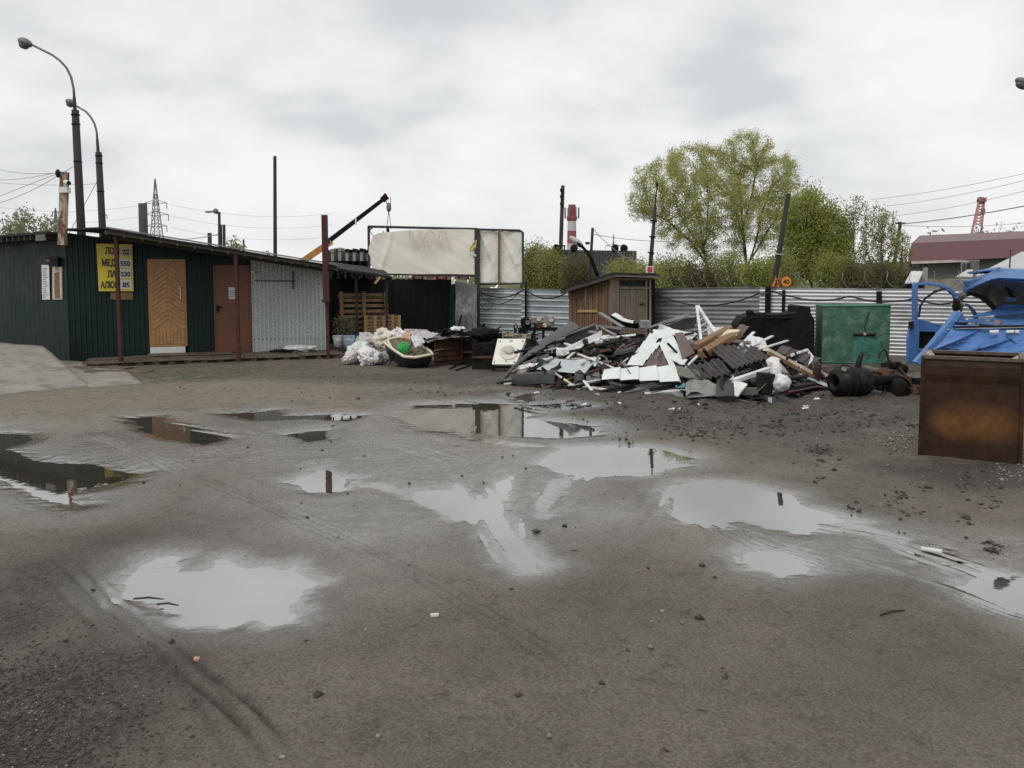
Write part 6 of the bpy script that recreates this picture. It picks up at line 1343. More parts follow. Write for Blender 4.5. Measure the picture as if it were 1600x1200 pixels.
# nameless filler scraps that nothing tells apart
random.seed(42)
for i in range(190):
    px = random.uniform(800, 1290); yt = float(np.interp(px, [p[0] for p in top_], [p[1] for p in top_])); b = basey(px); py = random.uniform(yt + 6, b - 4)
    c = Hh(px, py, random.uniform(-.05, .18)); kind = random.random()
    d = V((random.gauss(0, 1), random.gauss(0, .5), random.gauss(0, .45))).normalized(); up_ = V((random.gauss(0, .5), random.gauss(-.6, .4), 1)).normalized(); sd = d.cross(up_).normalized()
    L_ = random.uniform(.10, .40) * (1 if i < 80 else .6); wd = random.uniform(.03, .15) * (1 if i < 80 else .7)
    if kind < .55:
        P_ = [c - d * L_ - sd * wd, c + d * L_ - sd * wd, c + d * L_ * .9 + sd * wd, c - d * L_ * .8 + sd * wd * .8]
        if min(p.z for p in P_) < 0: 
            for p in P_: p.z = max(p.z, .01)
        dark_ = random.random() < .84
        tag(M().patch(P_, 6, 4, crum(.06, 2.5, i), .006).build('scrap_sheet', random.choice([m_dk, m_dgl, m_slate, m_gmet]) if dark_ else random.choice([m_wmet, m_gmet, m_bsheet])),
            'nondescript dark scrap sheet jammed in the heap' if dark_ else 'nondescript pale or brown scrap sheet jammed in the heap', 'scrap', 'dark scrap sheets in the heap' if dark_ else 'pale and brown scrap sheets in the heap')
    else:
        r = random.uniform(.01, .028); a, b2_ = c - d * L_ * 1.2, c + d * L_ * 1.2; a.z = max(a.z, .02); b2_.z = max(b2_.z, .02)
        dark_ = random.random() < .7
        tag(M().tube([a, (a + b2_) / 2 + V((0, 0, random.uniform(0, .06))), b2_], r, 6).build('scrap_rod', m_dk if dark_ else random.choice([m_wmet, m_gmet])),
            'nondescript dark rod stuck in the heap' if dark_ else 'nondescript pale rod stuck in the heap', 'rod', 'dark rods in the heap' if dark_ else 'pale rods in the heap')
for i in range(99):                              # long thin strips and laths lying down the slopes
    px = random.uniform(815, 1280); yt = float(np.interp(px, [p[0] for p in top_], [p[1] for p in top_])); b = basey(px); py = random.uniform(yt + 2, b - 10)
    sg = -1 if px < 1040 else 1; dxp = random.uniform(25, 95) * (sg if random.random() < .75 else -sg); dyp = random.uniform(4, 34)
    a = Hh(px, py, random.uniform(-.12, .1)); x2 = min(max(px + dxp, 800), 1295); c = Hh(x2, min(py + dyp, basey(x2) - 2), random.uniform(-.25, .0)); a.z = max(a.z, .03); c.z = max(c.z, .03)
    pale = random.random() < .30; m_ = random.choice([m_wmet, m_gmet, m_wmet, m_cream2]) if pale else random.choice([m_dk, m_burnt, m_bsheet, m_rust, m_gmet, m_dk])
    tag(M().beam(a, c, random.uniform(.025, .075), random.uniform(.008, .03), (random.gauss(0, .5), -.4, 1)).build('scrap_lath', m_), 'nondescript pale lath lying on the slope of the heap' if pale else 'nondescript dark lath lying on the slope of the heap', 'lath', 'pale laths on the heap' if pale else 'dark laths on the heap')
# litter on the ground around the heap
random.seed(18)
for i in range(46):
    px, py = random.uniform(790, 1330), 0; py = basey(px) + random.uniform(2, 22); p = G(px, py, .03)
    tag(M().patch((p + V((-.04, -.03, 0)), p + V((.05, -.02, .01)), p + V((.04, .04, .02)), p + V((-.03, .03, 0))), 3, 3, crum(.03, 3, i), .006).build('litter_scrap', random.choice([m_dk, m_wmet, m_rust, m_dk])), 'tiny scrap lying on the dirt along the foot of the heap', 'litter', 'tiny scraps along the foot of the heap')
# ================================================================ LAMPS, POLES, PYLONS BEHIND
m_lpole = mat('dark_concrete_pole', (.045, .040, .037), .85, var=.2, scale=3, spec=.2)
m_wpole = mat('tarred_pole', (.022, .019, .017), .8, var=.4, scale=3, stretch=(4, 4, .5))
m_lamp = mat('grey_lamp_shell', (.16, .16, .16), .5, .3, var=.15)
def lamp(lb, base, top, join, arm, head, Y, r0):
    g = W(base[0], base[1], Y); g = V((g.x, g.y, 0)); L = T('street_lamp', lb, 'street lamp', g)
    tp = W(*top, Y); bt_ = W(*base, Y); dirv = (bt_ - tp).normalized(); g2 = tp + dirv * (tp.z / -dirv.z)
    M().tube([g2, tp], [r0 * 1.35, r0], 12).build('pole', m_lpole, L, True)
    M().tube([tp + dirv * 1.2, W(*join, Y)], [r0 * .75, r0 * .45], 10).build('collar', m_lpole, L, True)
    M().tube([W(*join, Y)] + [W(*q, Y) for q in arm], r0 * .34, 8).build('arm', m_lamp, L, True)
    h0, h1 = W(*head[0], Y), W(*head[1], Y); d = h1 - h0; ang = math.atan2(d.z, d.x); rt_ = Matrix.Rotation(-ang, 3, 'Y'); ln = d.length / 2
    hd = M().blob((h0 + h1) / 2 + V((0, 0, .04)), (ln, .17, .13), 1, .0, 1, 14, rt_).build('lamp_head', m_lamp, L, True)
    M().blob((h0 + h1) / 2 + rt_ @ V((-ln * .12, 0, -.07)), (ln * .68, .13, .10), 1, .0, 1, 12, rt_).build('glass', mat('lamp_glass', (.10, .10, .095), .15) if 'lamp_glass' not in MATS else MATS['lamp_glass'], hd, True)
    for f in (.02, .06, .22): 
        p = tp.lerp(g2, f); M().torus(p, r0 * 1.08, .02, dirv).build('band', m_black, L)
    return L
lamp('taller street lamp at the left with a long arched arm', (127, 360), (117.5, 172), (116, 152), [(115, 138), (111, 120), (104, 106), (94, 95), (82, 86), (68, 79), (50, 70)], ((29, 64), (50, 73)), 25.0, .105)
lamp('shorter street lamp behind the taller one with an arched arm', (160, 355), (154, 238), (152, 218), [(151, 206), (148, 194), (142, 183), (134, 174), (120, 166)], ((103, 158.5), (119, 164.5)), 33.0, .12)
lamp('street lamp whose head alone enters at the right edge', (1668, 400), (1668, 215), (1667, 196), [(1666, 180), (1660, 164), (1648, 152), (1632, 144), (1612, 136)], ((1587, 125), (1611, 138)), 26.0, .11)
def pole(lb, x0, y0, x1, y1, Y, r0, r1=None, m_=None, name='utility_pole'):
    a, b_ = W(x0, y0, Y), W(x1, y1, Y); d = (a - b_).normalized(); g = b_ + d * (b_.z / -d.z)
    o = T(name, lb, 'pole', g); M().tube([g, b_], [r0, r1 or r0 * .8], 10).build('pole', m_ or m_wpole, o, True); return o
o = pole('lone tall dark pole behind the middle of the kiosk', 430, 398, 429.5, 244, 34, .085)
o = pole('stout dark pole with a box frame behind the wooden shed', 874, 449, 879.5, 290, 52, .155)
for z in (384, 396): M().box(W(875, z, 51.7), (.70, .09, .09)).build('cross_bar', m_black, o)
for x in (868, 882): M().box(W(x, 390, 51.7), (.09, .09, .56)).build('upright', m_black, o)
for i, y in enumerate((297, 307, 318)): M().blob(W(877, y, 51.8), (.09, .09, .13), i, .1).build('insulator', m_black, o)
o = pole('thin pole with a drooping floodlight lamp left of the shed roof', 921, 440, 926, 356, 27, .06)
fl = M().tube([W(934, 432, 26.9), W(924, 404, 26.9), W(917, 393, 26.9), W(910, 386, 26.9)], [.07, .06, .05, .05], 8).build('arm', m_burnt, o, True)
M().blob(W(901, 378, 26.9), (.30, .2, .11), 2, .05, 1, 12, Matrix.Rotation(.65, 3, 'Y')).build('lamp_head', mat('pale_lamp_shell', (.40, .40, .39), .5), o, True)
M().blob(W(904, 381, 26.85), (.22, .16, .07), 2, .05, 1, 10, Matrix.Rotation(.65, 3, 'Y')).build('glass', m_black, o, True)
M().box(W(918, 380, 26.9), (.14, .1, .08)).build('bracket', m_black, o)
o = pole('slim leaning mast with a thin tip rising behind the shed sign', 1014, 440, 1024, 322, 26, .10, .05)
M().tube([W(1023.5, 324, 26), W(1026.5, 290, 26)], .022, 6).build('tip', m_wpole, o); M().blob(W(1026.5, 288, 26), (.04, .04, .08), 1, .1).build('cap', m_black, o)
for i, (a, b_) in enumerate(((420, 0), (395, 0), (370, 0), (345, 0))): M().torus(W(1015 + (420 - a) * .09, a, 26), .095, .022, (.1, 0, 1)).build('band', m_black, o)
o = pole('leaning dark pole beside the orange road signs', 1201, 500, 1232, 303, 20.6, .085, .06)
M().torus(W(1217, 398, 20.6), .09, .02, (.15, 0, 1)).build('band', m_steel, o)
o = pole('distant dark pole leaning between the thin trees and the maroon roof', 1393, 440, 1407, 347, 40, .10)
M().box(W(1407, 349, 40), (.5, .08, .08)).build('cross_bar', m_black, o)
pole('thin straight pole in front of the bare shrubs on the right', 1376, 470, 1379, 395, 19.2, .022)
pole('thin straight pole over the small grey roofs at far right', 1577, 430, 1579, 390, 30, .03)
for x, yt, Y, r, lb in ((343, 331, 60, .11, 'small pole with a lamp arm over the kiosk roof'), (346, 351, 62, .09, 'short stump pole left of the pair behind the kiosk'), (350.5, 351, 62, .12, 'short stump pole right of the pair behind the kiosk'), (328, 364, 90, .25, 'squat distant post with insulator rings over the kiosk roof')):
    o = pole(lb, x, 392, x - .5, yt, Y, r, r * .9)
    if x == 343:
        M().tube([W(343, 333, 60), W(338, 330.5, 60), W(323, 331, 60)], .06, 6).build('arm', m_lamp, o); M().blob(W(326, 331, 60), (.3, .1, .08), 1, .05).build('lamp_head', m_lamp, o); M().blob(W(337, 330, 60), (.2, .12, .2), 1, .3).build('bracket', m_lamp, o)
pole('thin distant mast right of the small tree behind the kiosk', 381, 395, 380.5, 374, 90, .12)
ck = T('chimney', 'squat round concrete chimney with a dark top behind the kiosk', 'chimney', W(225.5, 400, 70))
q = W(225.5, 400, 70); ztop = W(225.5, 318, 70).z
M().lathe([(.38, 0), (.36, ztop * .62)], V((q.x, q.y, 0)), (0, 0, 1), 24).build('shaft', mat('banded_concrete', (.30, .29, .26), .85, var=.35, scale=.9, stretch=(.2, .2, 3)), ck, True)
M().lathe([(.365, ztop * .62), (.36, ztop), (.28, ztop), (.28, ztop - .5)], V((q.x, q.y, 0)), (0, 0, 1), 24).build('dark_top', mat('sooty_concrete', (.06, .058, .055), .9, var=.4, scale=2, stretch=(.3, .3, 2)), ck, True)
m_lat = mat('hazed_lattice_steel', (.17, .175, .185), .6, .2, var=.1)  # steel colour lightened to carry the distance haze
def pylon(lb, px, ytop, ybase, Y, w0, w1, arms, r):
    q = W(px, 450, Y); base = V((q.x, q.y, 0)); zt_ = W(px, ytop, Y).z; o = T('power_pylon', lb, 'pylon', base); mm = M(); N = 16
    def cor(i, z): 
        wz = w0 + (w1 - w0) * min(1, z / (zt_ * .66)) if z < zt_ * .66 else w1 * (1 - (z - zt_ * .66) / (zt_ * .34)) + .05
        return base + V(((-1, 1, 1, -1)[i] * wz, (-1, -1, 1, 1)[i] * wz, z))
    for i in range(4):
        mm.tube([cor(i, zt_ * k_ / N) for k_ in range(N + 1)], r, 4)
        for k_ in range(N - 2): mm.tube([cor(i, zt_ * k_ / N), cor((i + 1) % 4, zt_ * (k_ + 1) / N)], r * .6, 3); mm.tube([cor((i + 1) % 4, zt_ * k_ / N), cor(i, zt_ * (k_ + 1) / N)], r * .6, 3)
    mm.build('tower', m_lat, o)
    for y, half in arms:
        z = W(px, y, Y).z; a = M(); ln = half / FPX * Y
        for sg in (-1, 1): a.tube([base + V((0, 0, z + .8)), base + V((sg * ln, 0, z))], r * .8, 4); a.tube([base + V((0, 0, z - .3)), base + V((sg * ln, 0, z))], r * .8, 4); a.tube([base + V((sg * ln, 0, z)), base + V((sg * ln, 0, z - 1.6))], r, 4)
        a.build('cross_arm', m_lat, o)
    return o
pylon('tall lattice power pylon rising behind the concrete chimney', 247.5, 279, 450, 210, 2.6, .75, ((317, 17), (335, 19), (353, 16)), .10)
pylon('tiny far pylon in the gap left of the big tree', 958, 366, 450, 420, 2.5, .6, ((384, 12),), .16)
pylon('small pylon hidden beside the peeling post at the left', 91.5, 325, 450, 300, 2.4, .8, ((332, 5), (345, 6)), .16)
pylon('small pylon tip right of the shorter street lamp', 165, 335, 450, 330, 2.6, .8, ((336, 6),), .16)
cst = T('striped_chimney', 'red and white striped chimney far behind beside the stout pole', 'chimney', W(893, 450, 150))
q = W(893, 450, 150); zs = [W(893, y, 150).z for y in (450, 381, 361, 343, 326, 320)]; m_rw = mat('chimney_red', (.30, .065, .075), .7, var=.12), mat('chimney_white', (.50, .49, .50), .7, var=.05)
for i, (a, b_) in enumerate(zip([0] + zs[1:-1], zs[1:])):
    wr = .92 - .05 * i; M().lathe([(wr, a), (wr - .04, b_)], V((q.x, q.y, 0)), (0, 0, 1), 20).build('band', m_rw[(i + 1) % 2] if i < 3 else m_rw[0], cst, True)
M().lathe([(.80, zs[3] - .3), (.98, zs[3]), (.98, zs[3] + .6), (.8, zs[3] + .6)], V((q.x, q.y, 0)), (0, 0, 1), 20).build('collar', m_rw[0], cst, True)
for k_, a in enumerate((0, 1, 2, 3, 4, 5)):
    c = V((q.x + 1.25 * math.cos(a * 1.05), q.y + 1.25 * math.sin(a * 1.05), zs[4] - .8)); M().box(c, (.28, .28, 2.0)).build('antenna', m_lamp, cst)
# mobile crane behind the kiosk
m_or = mat('crane_orange', (.55, .27, .08), .5, var=.1); YC = 44
cr_ = T('mobile_crane', 'mobile crane with orange and black boom raised behind the kiosk', 'crane', V((W(430, 450, YC).x, YC, 0)))
M().beam(W(440, 431, YC), W(518, 377, YC), .30, .36, (0, -.2, 1), .27).build('boom_section', m_or, cr_)
lab(M().beam(W(512, 378, YC - .05), W(601, 310, YC), .22, .26, (0, -.2, 1), .17).build('boom_section', m_black, cr_), 'black telescopic upper boom')
hd = M().beam(W(597, 313, YC), W(605, 306, YC), .24, .30).build('boom_head', m_burnt, cr_); M().tube([W(599, 308, YC), W(603, 302.5, YC)], .08, 6).build('tip_bracket', MATS['red_advert'], hd)
M().box(W(556, 346, YC - .3), (.07, .1, .35)).build('boom_clamp', m_white, cr_)
for dx in (-.15, .15): M().tube([W(606, 309, YC) + V((dx, 0, 0)), W(607.5, 320, YC) + V((dx * .6, 0, 0))], .02, 5).build('cable', m_black, cr_)
M().blob(W(607.5, 324, YC), (.14, .12, .26), 2, .1).build('hook_block', m_lamp, cr_)
for x in (604, 611): M().tube([W(607.5, 330, YC), W(x, 358, YC)], .018, 5).build('sling', m_black, cr_)
zc_ = W(430, 432, YC); M().box(V((zc_.x - .6, YC, 1.9)), (2.6, 2.2, 1.5)).build('superstructure', m_or, cr_, bevel=.08); M().box(V((zc_.x - 1.2, YC, .95)), (8.0, 2.4, .5)).build('chassis', m_burnt, cr_)
M().box(V((zc_.x - 4.2, YC, 1.9)), (1.9, 2.3, 1.6)).build('driver_cab', m_or, cr_, bevel=.1)
for i in range(4): M().lathe([(0, -.2), (.45, -.2), (.52, -.1), (.52, .1), (.45, .2), (0, .2)], V((zc_.x - 4.4 + i * 2.0, YC - 1.05, .52)), (0, 1, 0), 20).build('wheel', m_black, cr_, True)
# stacks of concrete blocks on racks behind
m_cblk = mat('concrete_blocks', (.27, .26, .24), .85, var=.3, scale=2); random.seed(6)
for i in range(13):
    x0 = 511 + i * 5.6; dk_ = i > 6; Yk = 40 + (i % 2) * .6
    yt = 393 + random.uniform(-1, 3); w_ = 5.0 / FPX * Yk
    t_ = T('block_stack', 'stack of grey blocks on a high rack behind the lean-to roof', 'stack', V((W(x0, 450, Yk).x, Yk, 0)), 'grey block stacks behind the lean-to')
    a = W(x0, 408, Yk); zt_ = W(x0, yt, Yk).z; M().box(V((a.x, Yk, (zt_ + a.z) / 2)), (w_ * .8, .8, zt_ - a.z)).build('blocks', m_cblk, t_)
    M().box(V((a.x, Yk, zt_ + .06)), (w_ * .95, .9, .16)).build('cap', m_burnt if dk_ or i % 3 == 0 else m_cblk, t_)
    M().box(V((a.x - w_ * .45, Yk, a.z / 2)), (.06, .7, a.z)).build('rack_post', m_burnt, t_)
rk = T('storage_rack', 'long dark storage rack carrying the block stacks', 'rack', V((W(545, 450, 40).x, 40.3, 0)))
a, b_ = W(505, 409, 40.3), W(585, 411, 40.3); M().patch((a, b_, b_ + V((0, 1, 0)), a + V((0, 1, 0))), 1, 1, None, .12).build('shelf', m_burnt, rk)
a, b_ = W(505, 430, 40.6), W(585, 430, 40.6); M().patch((V((a.x, 40.6, .5)), V((b_.x, 40.6, .5)), V((b_.x, 40.6, 2.6)), V((a.x, 40.6, 2.6))), 60, 1, ribsu(14, .1), .2).build('stored_blocks', m_cblk, rk)
for x in (505, 545, 585): q = W(x, 420, 40.2); M().box(V((q.x, 40.2, q.z / 2)), (.12, .12, q.z)).build('post', m_burnt, rk)
# pale red lattice crane jib far right
lj = T('lattice_crane', 'pale red lattice crane jib rising behind the maroon roof', 'crane', W(1524, 450, 120)); mm = M()
A0, A1, T0, T1 = W(1521, 352, 120), W(1534, 353, 120), W(1530, 312, 120), W(1538, 310, 120)
for a, b_ in ((A0, T0), (A1, T1)): mm.tube([a + (a - b_) * 2.2, b_], .16, 5)
for k_ in range(9): mm.tube([A0.lerp(T0, k_ / 9), A1.lerp(T1, (k_ + 1) / 9)], .08, 4); mm.tube([A1.lerp(T1, k_ / 9), A0.lerp(T0, (k_ + 1) / 9)], .08, 4)
mm.build('jib', mat('faded_red', (.50, .20, .20), .6, var=.1), lj); M().blob(W(1534, 313, 120), (.7, .5, .5), 3, .3).build('sheave', mat('faded_brown', (.25, .13, .12)), lj); M().tube([W(1538, 311, 120), W(1542, 309, 120)], .12, 5).build('tip', MATS['faded_red'], lj); M().blob(W(1536, 330, 120), (.3, .3, .6), 1, .1).build('hook_block', MATS['faded_brown'], lj)

# ================================================================ BUILDINGS BEHIND THE FENCE
m_mar = mat('maroon_roof', (.105, .043, .050), .6, var=.12, scale=1.2, stretch=(1, 1, .4)); m_mar2 = mat('faded_maroon_roof', (.165, .100, .102), .6, var=.1, scale=1)
m_blk2 = mat('grey_blockwork', (.155, .148, .135), .85, var=.22, scale=2.5)
YH = 46
hs = T('house', 'long grey house with a maroon mansard roof behind the fence at right', 'house', W(1530, 470, YH)); 
def wz(px, py, Y=YH): return W(px, py, Y)
wl_ = M().patch((V((wz(1425, 450).x, YH, 0)), V((wz(1720, 450).x, YH - 2, 0)), wz(1720, 395, YH - 2), wz(1425, 408.5)), 1, 1, None, .3).build('wall', m_blk2, hs)
M().patch((V((wz(1425, 450).x, YH, 0)), V((wz(1425, 450).x - .6, YH + 8, 0)), V((wz(1425, 450).x - .6, YH + 8, 3.2)), wz(1425, 408.5)), 1, 1, None, .2).build('wall', m_blk2, hs)
r1 = M().patch((wz(1418, 411, YH - .5), wz(1720, 396, YH - 2.5), wz(1720, 368, YH - .7), wz(1424, 380.5, YH + .9)), 60, 4, ribsu(60, .03, .6), .05); r1.build('roof', m_mar, hs)
r2 = M().patch((wz(1424, 380.5, YH + .9), wz(1720, 368, YH - .7), wz(1720, 356, YH + 4), wz(1437, 368, YH + 5)), 4, 2, None, .05); lab(r2.build('roof', m_mar2, hs), 'paler upper roof slope')
M().patch((wz(1418, 411, YH - .5), wz(1424, 380.5, YH + .9), wz(1437, 368, YH + 5), wz(1421, 408, YH + 9)), 1, 1, None, .05).build('roof_end', m_mar, hs)
M().beam(wz(1424, 410.5, YH - .55), wz(1530, 406.5, YH - 1.2), .10, .14).build('eaves_board', mat('pale_eaves', (.55, .47, .42), .6), hs)
wn = M().patch([W(*q, YH - 1.5) for q in ((1503, 426), (1517, 425), (1517, 409), (1503, 410))], 1, 1, None, .1).build('window', mat('pale_window_frame', (.40, .40, .39)), hs)
for x0 in (1504, 1511): M().patch([W(*q, YH - 1.62) for q in ((x0, 424.5), (x0 + 5.5, 424), (x0 + 5.5, 410.5), (x0, 411))], 1, 1, None, .02).build('pane', mat('dark_glass', (.03, .035, .04), .1) if x0 == 1504 else MATS['dark_glass'], wn)
M().beam(V((wz(1522, 450, YH - 1.7).x, YH - 1.7, 0)), wz(1522, 407, YH - 1.7), .36, .36, (0, 1, 0)).build('pillar', m_blk2, hs)
wh_ = T('white_gable_house', 'pale gabled roof sloping up at the far right behind the cab', 'house', W(1590, 470, 36)); m_pr = mat('pale_roof_sheet', (.46, .48, .47), .6, var=.08, scale=2)
M().patch((W(1524, 431, 35), W(1700, 425, 33), W(1700, 380, 37), W(1597, 394, 38)), 30, 10, ribsu(18, .03), .06).build('roof', m_pr, wh_); q0_, q1_ = W(1535, 432, 35.3), W(1700, 428, 34); M().patch((V((q0_.x, q0_.y, 0)), V((q1_.x, q1_.y, 0)), q1_, q0_), 1, 1, None, .2).build('wall', m_blk2, wh_)
sh2 = T('small_pale_shed', 'small pale lean roofed hut just above the fence by the cab door', 'hut', W(1428, 460, 24))
M().patch((W(1414, 442, 23.5), W(1434, 441, 23.5), W(1442, 424, 24.5), W(1424, 424, 24.5)), 8, 8, ribsu(5, .015), .04).build('roof', mat('pale_sheet_roof', (.58, .58, .57), .5, var=.08), sh2)
q0_, q1_ = W(1417, 441, 23.7), W(1445, 440, 23.7); M().patch((V((q0_.x, q0_.y, 0)), V((q1_.x, q1_.y, 0)), q1_, q0_), 1, 1, None, .1).build('wall', m_burnt, sh2); M().beam(V((W(1446, 440, 23.8).x, 23.8, 0)), W(1446, 418, 23.8), .1, .1, (0, 1, 0)).build('post', m_cblk, sh2)
wl2 = T('concrete_wall', 'low pale concrete wall behind the fence left of the cab roof', 'wall', W(1480, 460, 30)); a, b_ = W(1450, 460, 30), W(1545, 460, 30); M().patch((V((a.x, 30, 0)), V((b_.x, 29, 0)), W(1545, 437, 29), W(1450, 436, 30)), 8, 2, crum(.05, 2, 2), .2).build('slab', m_con, wl2); M().patch((W(1493, 432, 31), W(1520, 432, 31), W(1520, 421, 32), W(1512, 421, 32)), 2, 2, None, .05).build('canopy', m_pr, wl2)
dkb = T('dark_warehouse', 'flat dark grey warehouse behind the plank shed and poles', 'warehouse', W(930, 450, 60)); a, b_ = W(855, 440, 60), W(1000, 440, 60)
zt_ = W(930, 390, 60).z; M().patch((V((a.x, 60, 0)), V((b_.x, 62, 0)), V((b_.x, 62, zt_)), V((a.x, 60, zt_))), 60, 1, ribsu(30, .06), .3).build('wall', mat('dark_grey_cladding', (.055, .058, .062), .7, var=.1), dkb)
M().patch((V((a.x, 60, zt_)), V((b_.x, 62, zt_)), V((b_.x, 74, zt_)), V((a.x, 72, zt_))), 1, 1, None, .2).build('roof', m_burnt, dkb)
for x in (869, 897, 961, 975): M().blob(W(x, 388, 59.8), (.28, .2, .3), x, .1).build('roof_vent', m_burnt, dkb)

# road signs on the pole, and wires
sgn = T('road_sign', 'orange triangular road works sign at the top of the fence', 'road sign', W(1212, 452, 20.1)); m_os = mat('orange_sign', (.75, .25, .02), .45, var=.08)
YS = 20.1
M().prism([W(1204.5, 449, YS), W(1220.5, 450, YS), W(1212.5, 429, YS)], (0, .03, 0)).build('panel', m_red, sgn); M().prism([W(1206.5, 447.6, YS - .012), W(1218.3, 448.3, YS - .012), W(1212.4, 432.5, YS - .012)], (0, .01, 0)).build('face', m_os, sgn)
fg = M(); fg.blob(W(1213, 438.5, YS - .02), (.022, .006, .022), 1, 0); fg.tube([W(1213, 440, YS - .02), W(1212, 444, YS - .02), W(1210, 447, YS - .02)], .014, 6); fg.tube([W(1212, 444, YS - .02), W(1214, 447, YS - .02)], .012, 6); fg.tube([W(1213, 441, YS - .02), W(1216, 445, YS - .02)], .01, 6); fg.build('worker_symbol', m_black, sgn)
sg2 = T('road_sign', 'round orange speed limit sign beside the triangular one', 'road sign', W(1228, 452, 20.1)); cc = W(1228, 440, YS)
M().lathe([(0, 0), (.15, 0), (.15, .02), (0, .02)], cc, (0, -1, 0), 28).build('panel', m_red, sg2); M().lathe([(0, .021), (.125, .021), (.125, .028), (0, .028)], cc, (0, -1, 0), 28).build('face', m_os, sg2); text('40', .16, m_ink, cc + V((0, -.032, -.058)), (1, 0, 0), (0, 0, 1), sg2, bold=.004, align='CENTER')
M().beam(W(1228, 458, 20.15), W(1228, 430, 20.15), .03, .03, (0, 1, 0)).build('bracket', m_burnt, sg2); M().beam(W(1212, 458, 20.15), W(1212, 436, 20.15), .03, .03, (0, 1, 0)).build('bracket', m_burnt, sgn)
m_pw = mat('thin_line', (.22, .22, .23), .6)
def line(a, b_, sag, r, lb): tag(wire(W(*a), W(*b_), sag, r, 20).build('power_line', m_pw), lb, 'power line')
for a, b_, s_, r, lb in (((1360, 312, 90), (1640, 262, 70), .3, .020, 'uppermost of the thin lines over the maroon roof'), ((1385, 322, 90), (1640, 272, 70), .3, .020, 'second thin line from the top over the maroon roof'), ((1400, 337, 90), (1640, 288, 70), .3, .020, 'lowest of the three thin lines over the maroon roof'),
                         ((1408, 350, 40), (1650, 312, 28), .1, .022, 'thicker line running right from the distant leaning pole'), ((1408, 352, 40), (1650, 342, 40), .2, .012, 'thin nearly level line above the maroon roof'),
                         ((-20, 259, 24), (90, 270, 17.2), .1, .006, 'top wire coming in from the left to the peeling post'), ((-20, 281, 22), (90, 269, 17.2), .06, .006, 'second wire from the left to the peeling post'), ((-20, 284, 40), (154, 287, 33), .1, .009, 'long level wire to the shorter street lamp'),
                         ((-20, 314, 22), (92, 270, 17.2), .0, .006, 'steep wire rising to the peeling post from low left'), ((-20, 321, 22), (94, 272, 17.2), .1, .006, 'second steep wire rising to the peeling post'), ((100, 269, 17.3), (117, 259, 25), .0, .010, 'short wire from the peeling post to the taller street lamp'),
                         ((152, 283, 33), (104, 372, 30), .0, .014, 'guy wire slanting down from the shorter street lamp'), ((260, 370, 210), (343, 366, 60), .5, .04, 'faint wire low behind the chimney'),
                         ((927, 358, 27), (1010, 415, 26), .2, .012, 'wire dropping from the thin lamp pole to the leaning mast'), ((927, 366, 27), (1100, 372, 40), .2, .010, 'faint level wire behind the leaning mast')): line(a, b_, s_, r, lb)
for y in (317, 335, 353):
    for sg in (-1, 1): line((247.5 + sg * 17, y + 2, 210), (-30 if sg < 0 else 520, y + (2 if sg < 0 else 16), 230), 2.0, .03, 'faint power line from the %s arm of the tall pylon, %s side' % ({317: 'top', 335: 'middle', 353: 'bottom'}[y], 'left' if sg < 0 else 'right'))

# ================================================================ TREES
def colonize(attr, roots, step, infl, kill, iters=140, seed=0, gravity=0.0, par0=None):
    rs_ = np.random.RandomState(seed); A = np.array(attr, float); nodes = [np.array(r, float) for r in roots]; par = list(par0) if par0 else [-1] * len(nodes)
    alive = np.ones(len(A), bool); nd = np.full(len(A), 1e9); ni = np.zeros(len(A), int)
    def upd(k0):
        for k in range(k0, len(nodes)):
            d = np.linalg.norm(A - nodes[k], axis=1); m_ = d < nd; nd[m_] = d[m_]; ni[m_] = k
    upd(0)
    for it in range(iters):
        act = alive & (nd < infl)
        if not act.any():
            if not alive.any(): break
            k = ni[alive][np.argmin(nd[alive])]; tgt = A[alive][np.argmin(nd[alive])]; d = tgt - nodes[k]; d /= np.linalg.norm(d) + 1e-9
            nodes.append(nodes[k] + d * step); par.append(k); upd(len(nodes) - 1); continue
        k0 = len(nodes); idx = np.where(act)[0]; srt = {}
        for i in idx: srt.setdefault(ni[i], []).append(i)
        for k, L in srt.items():
            v = A[L] - nodes[k]; v = (v / (np.linalg.norm(v, axis=1, keepdims=True) + 1e-9)).mean(0) + rs_.randn(3) * .12 + np.array([0, 0, gravity]); v /= np.linalg.norm(v) + 1e-9
            nodes.append(nodes[k] + v * step); par.append(k)
        upd(k0); alive &= nd > kill
    return np.array(nodes), np.array(par)
def limbs(nodes, par, rtip, expo=.48):
    n = len(nodes); cnt = np.zeros(n); ch = np.zeros(n, int)
    for i in range(n - 1, -1, -1):
        if ch[i] == 0: cnt[i] += 1
        if par[i] >= 0: cnt[par[i]] += cnt[i]; ch[par[i]] += 1
    return rtip * cnt ** expo, ch
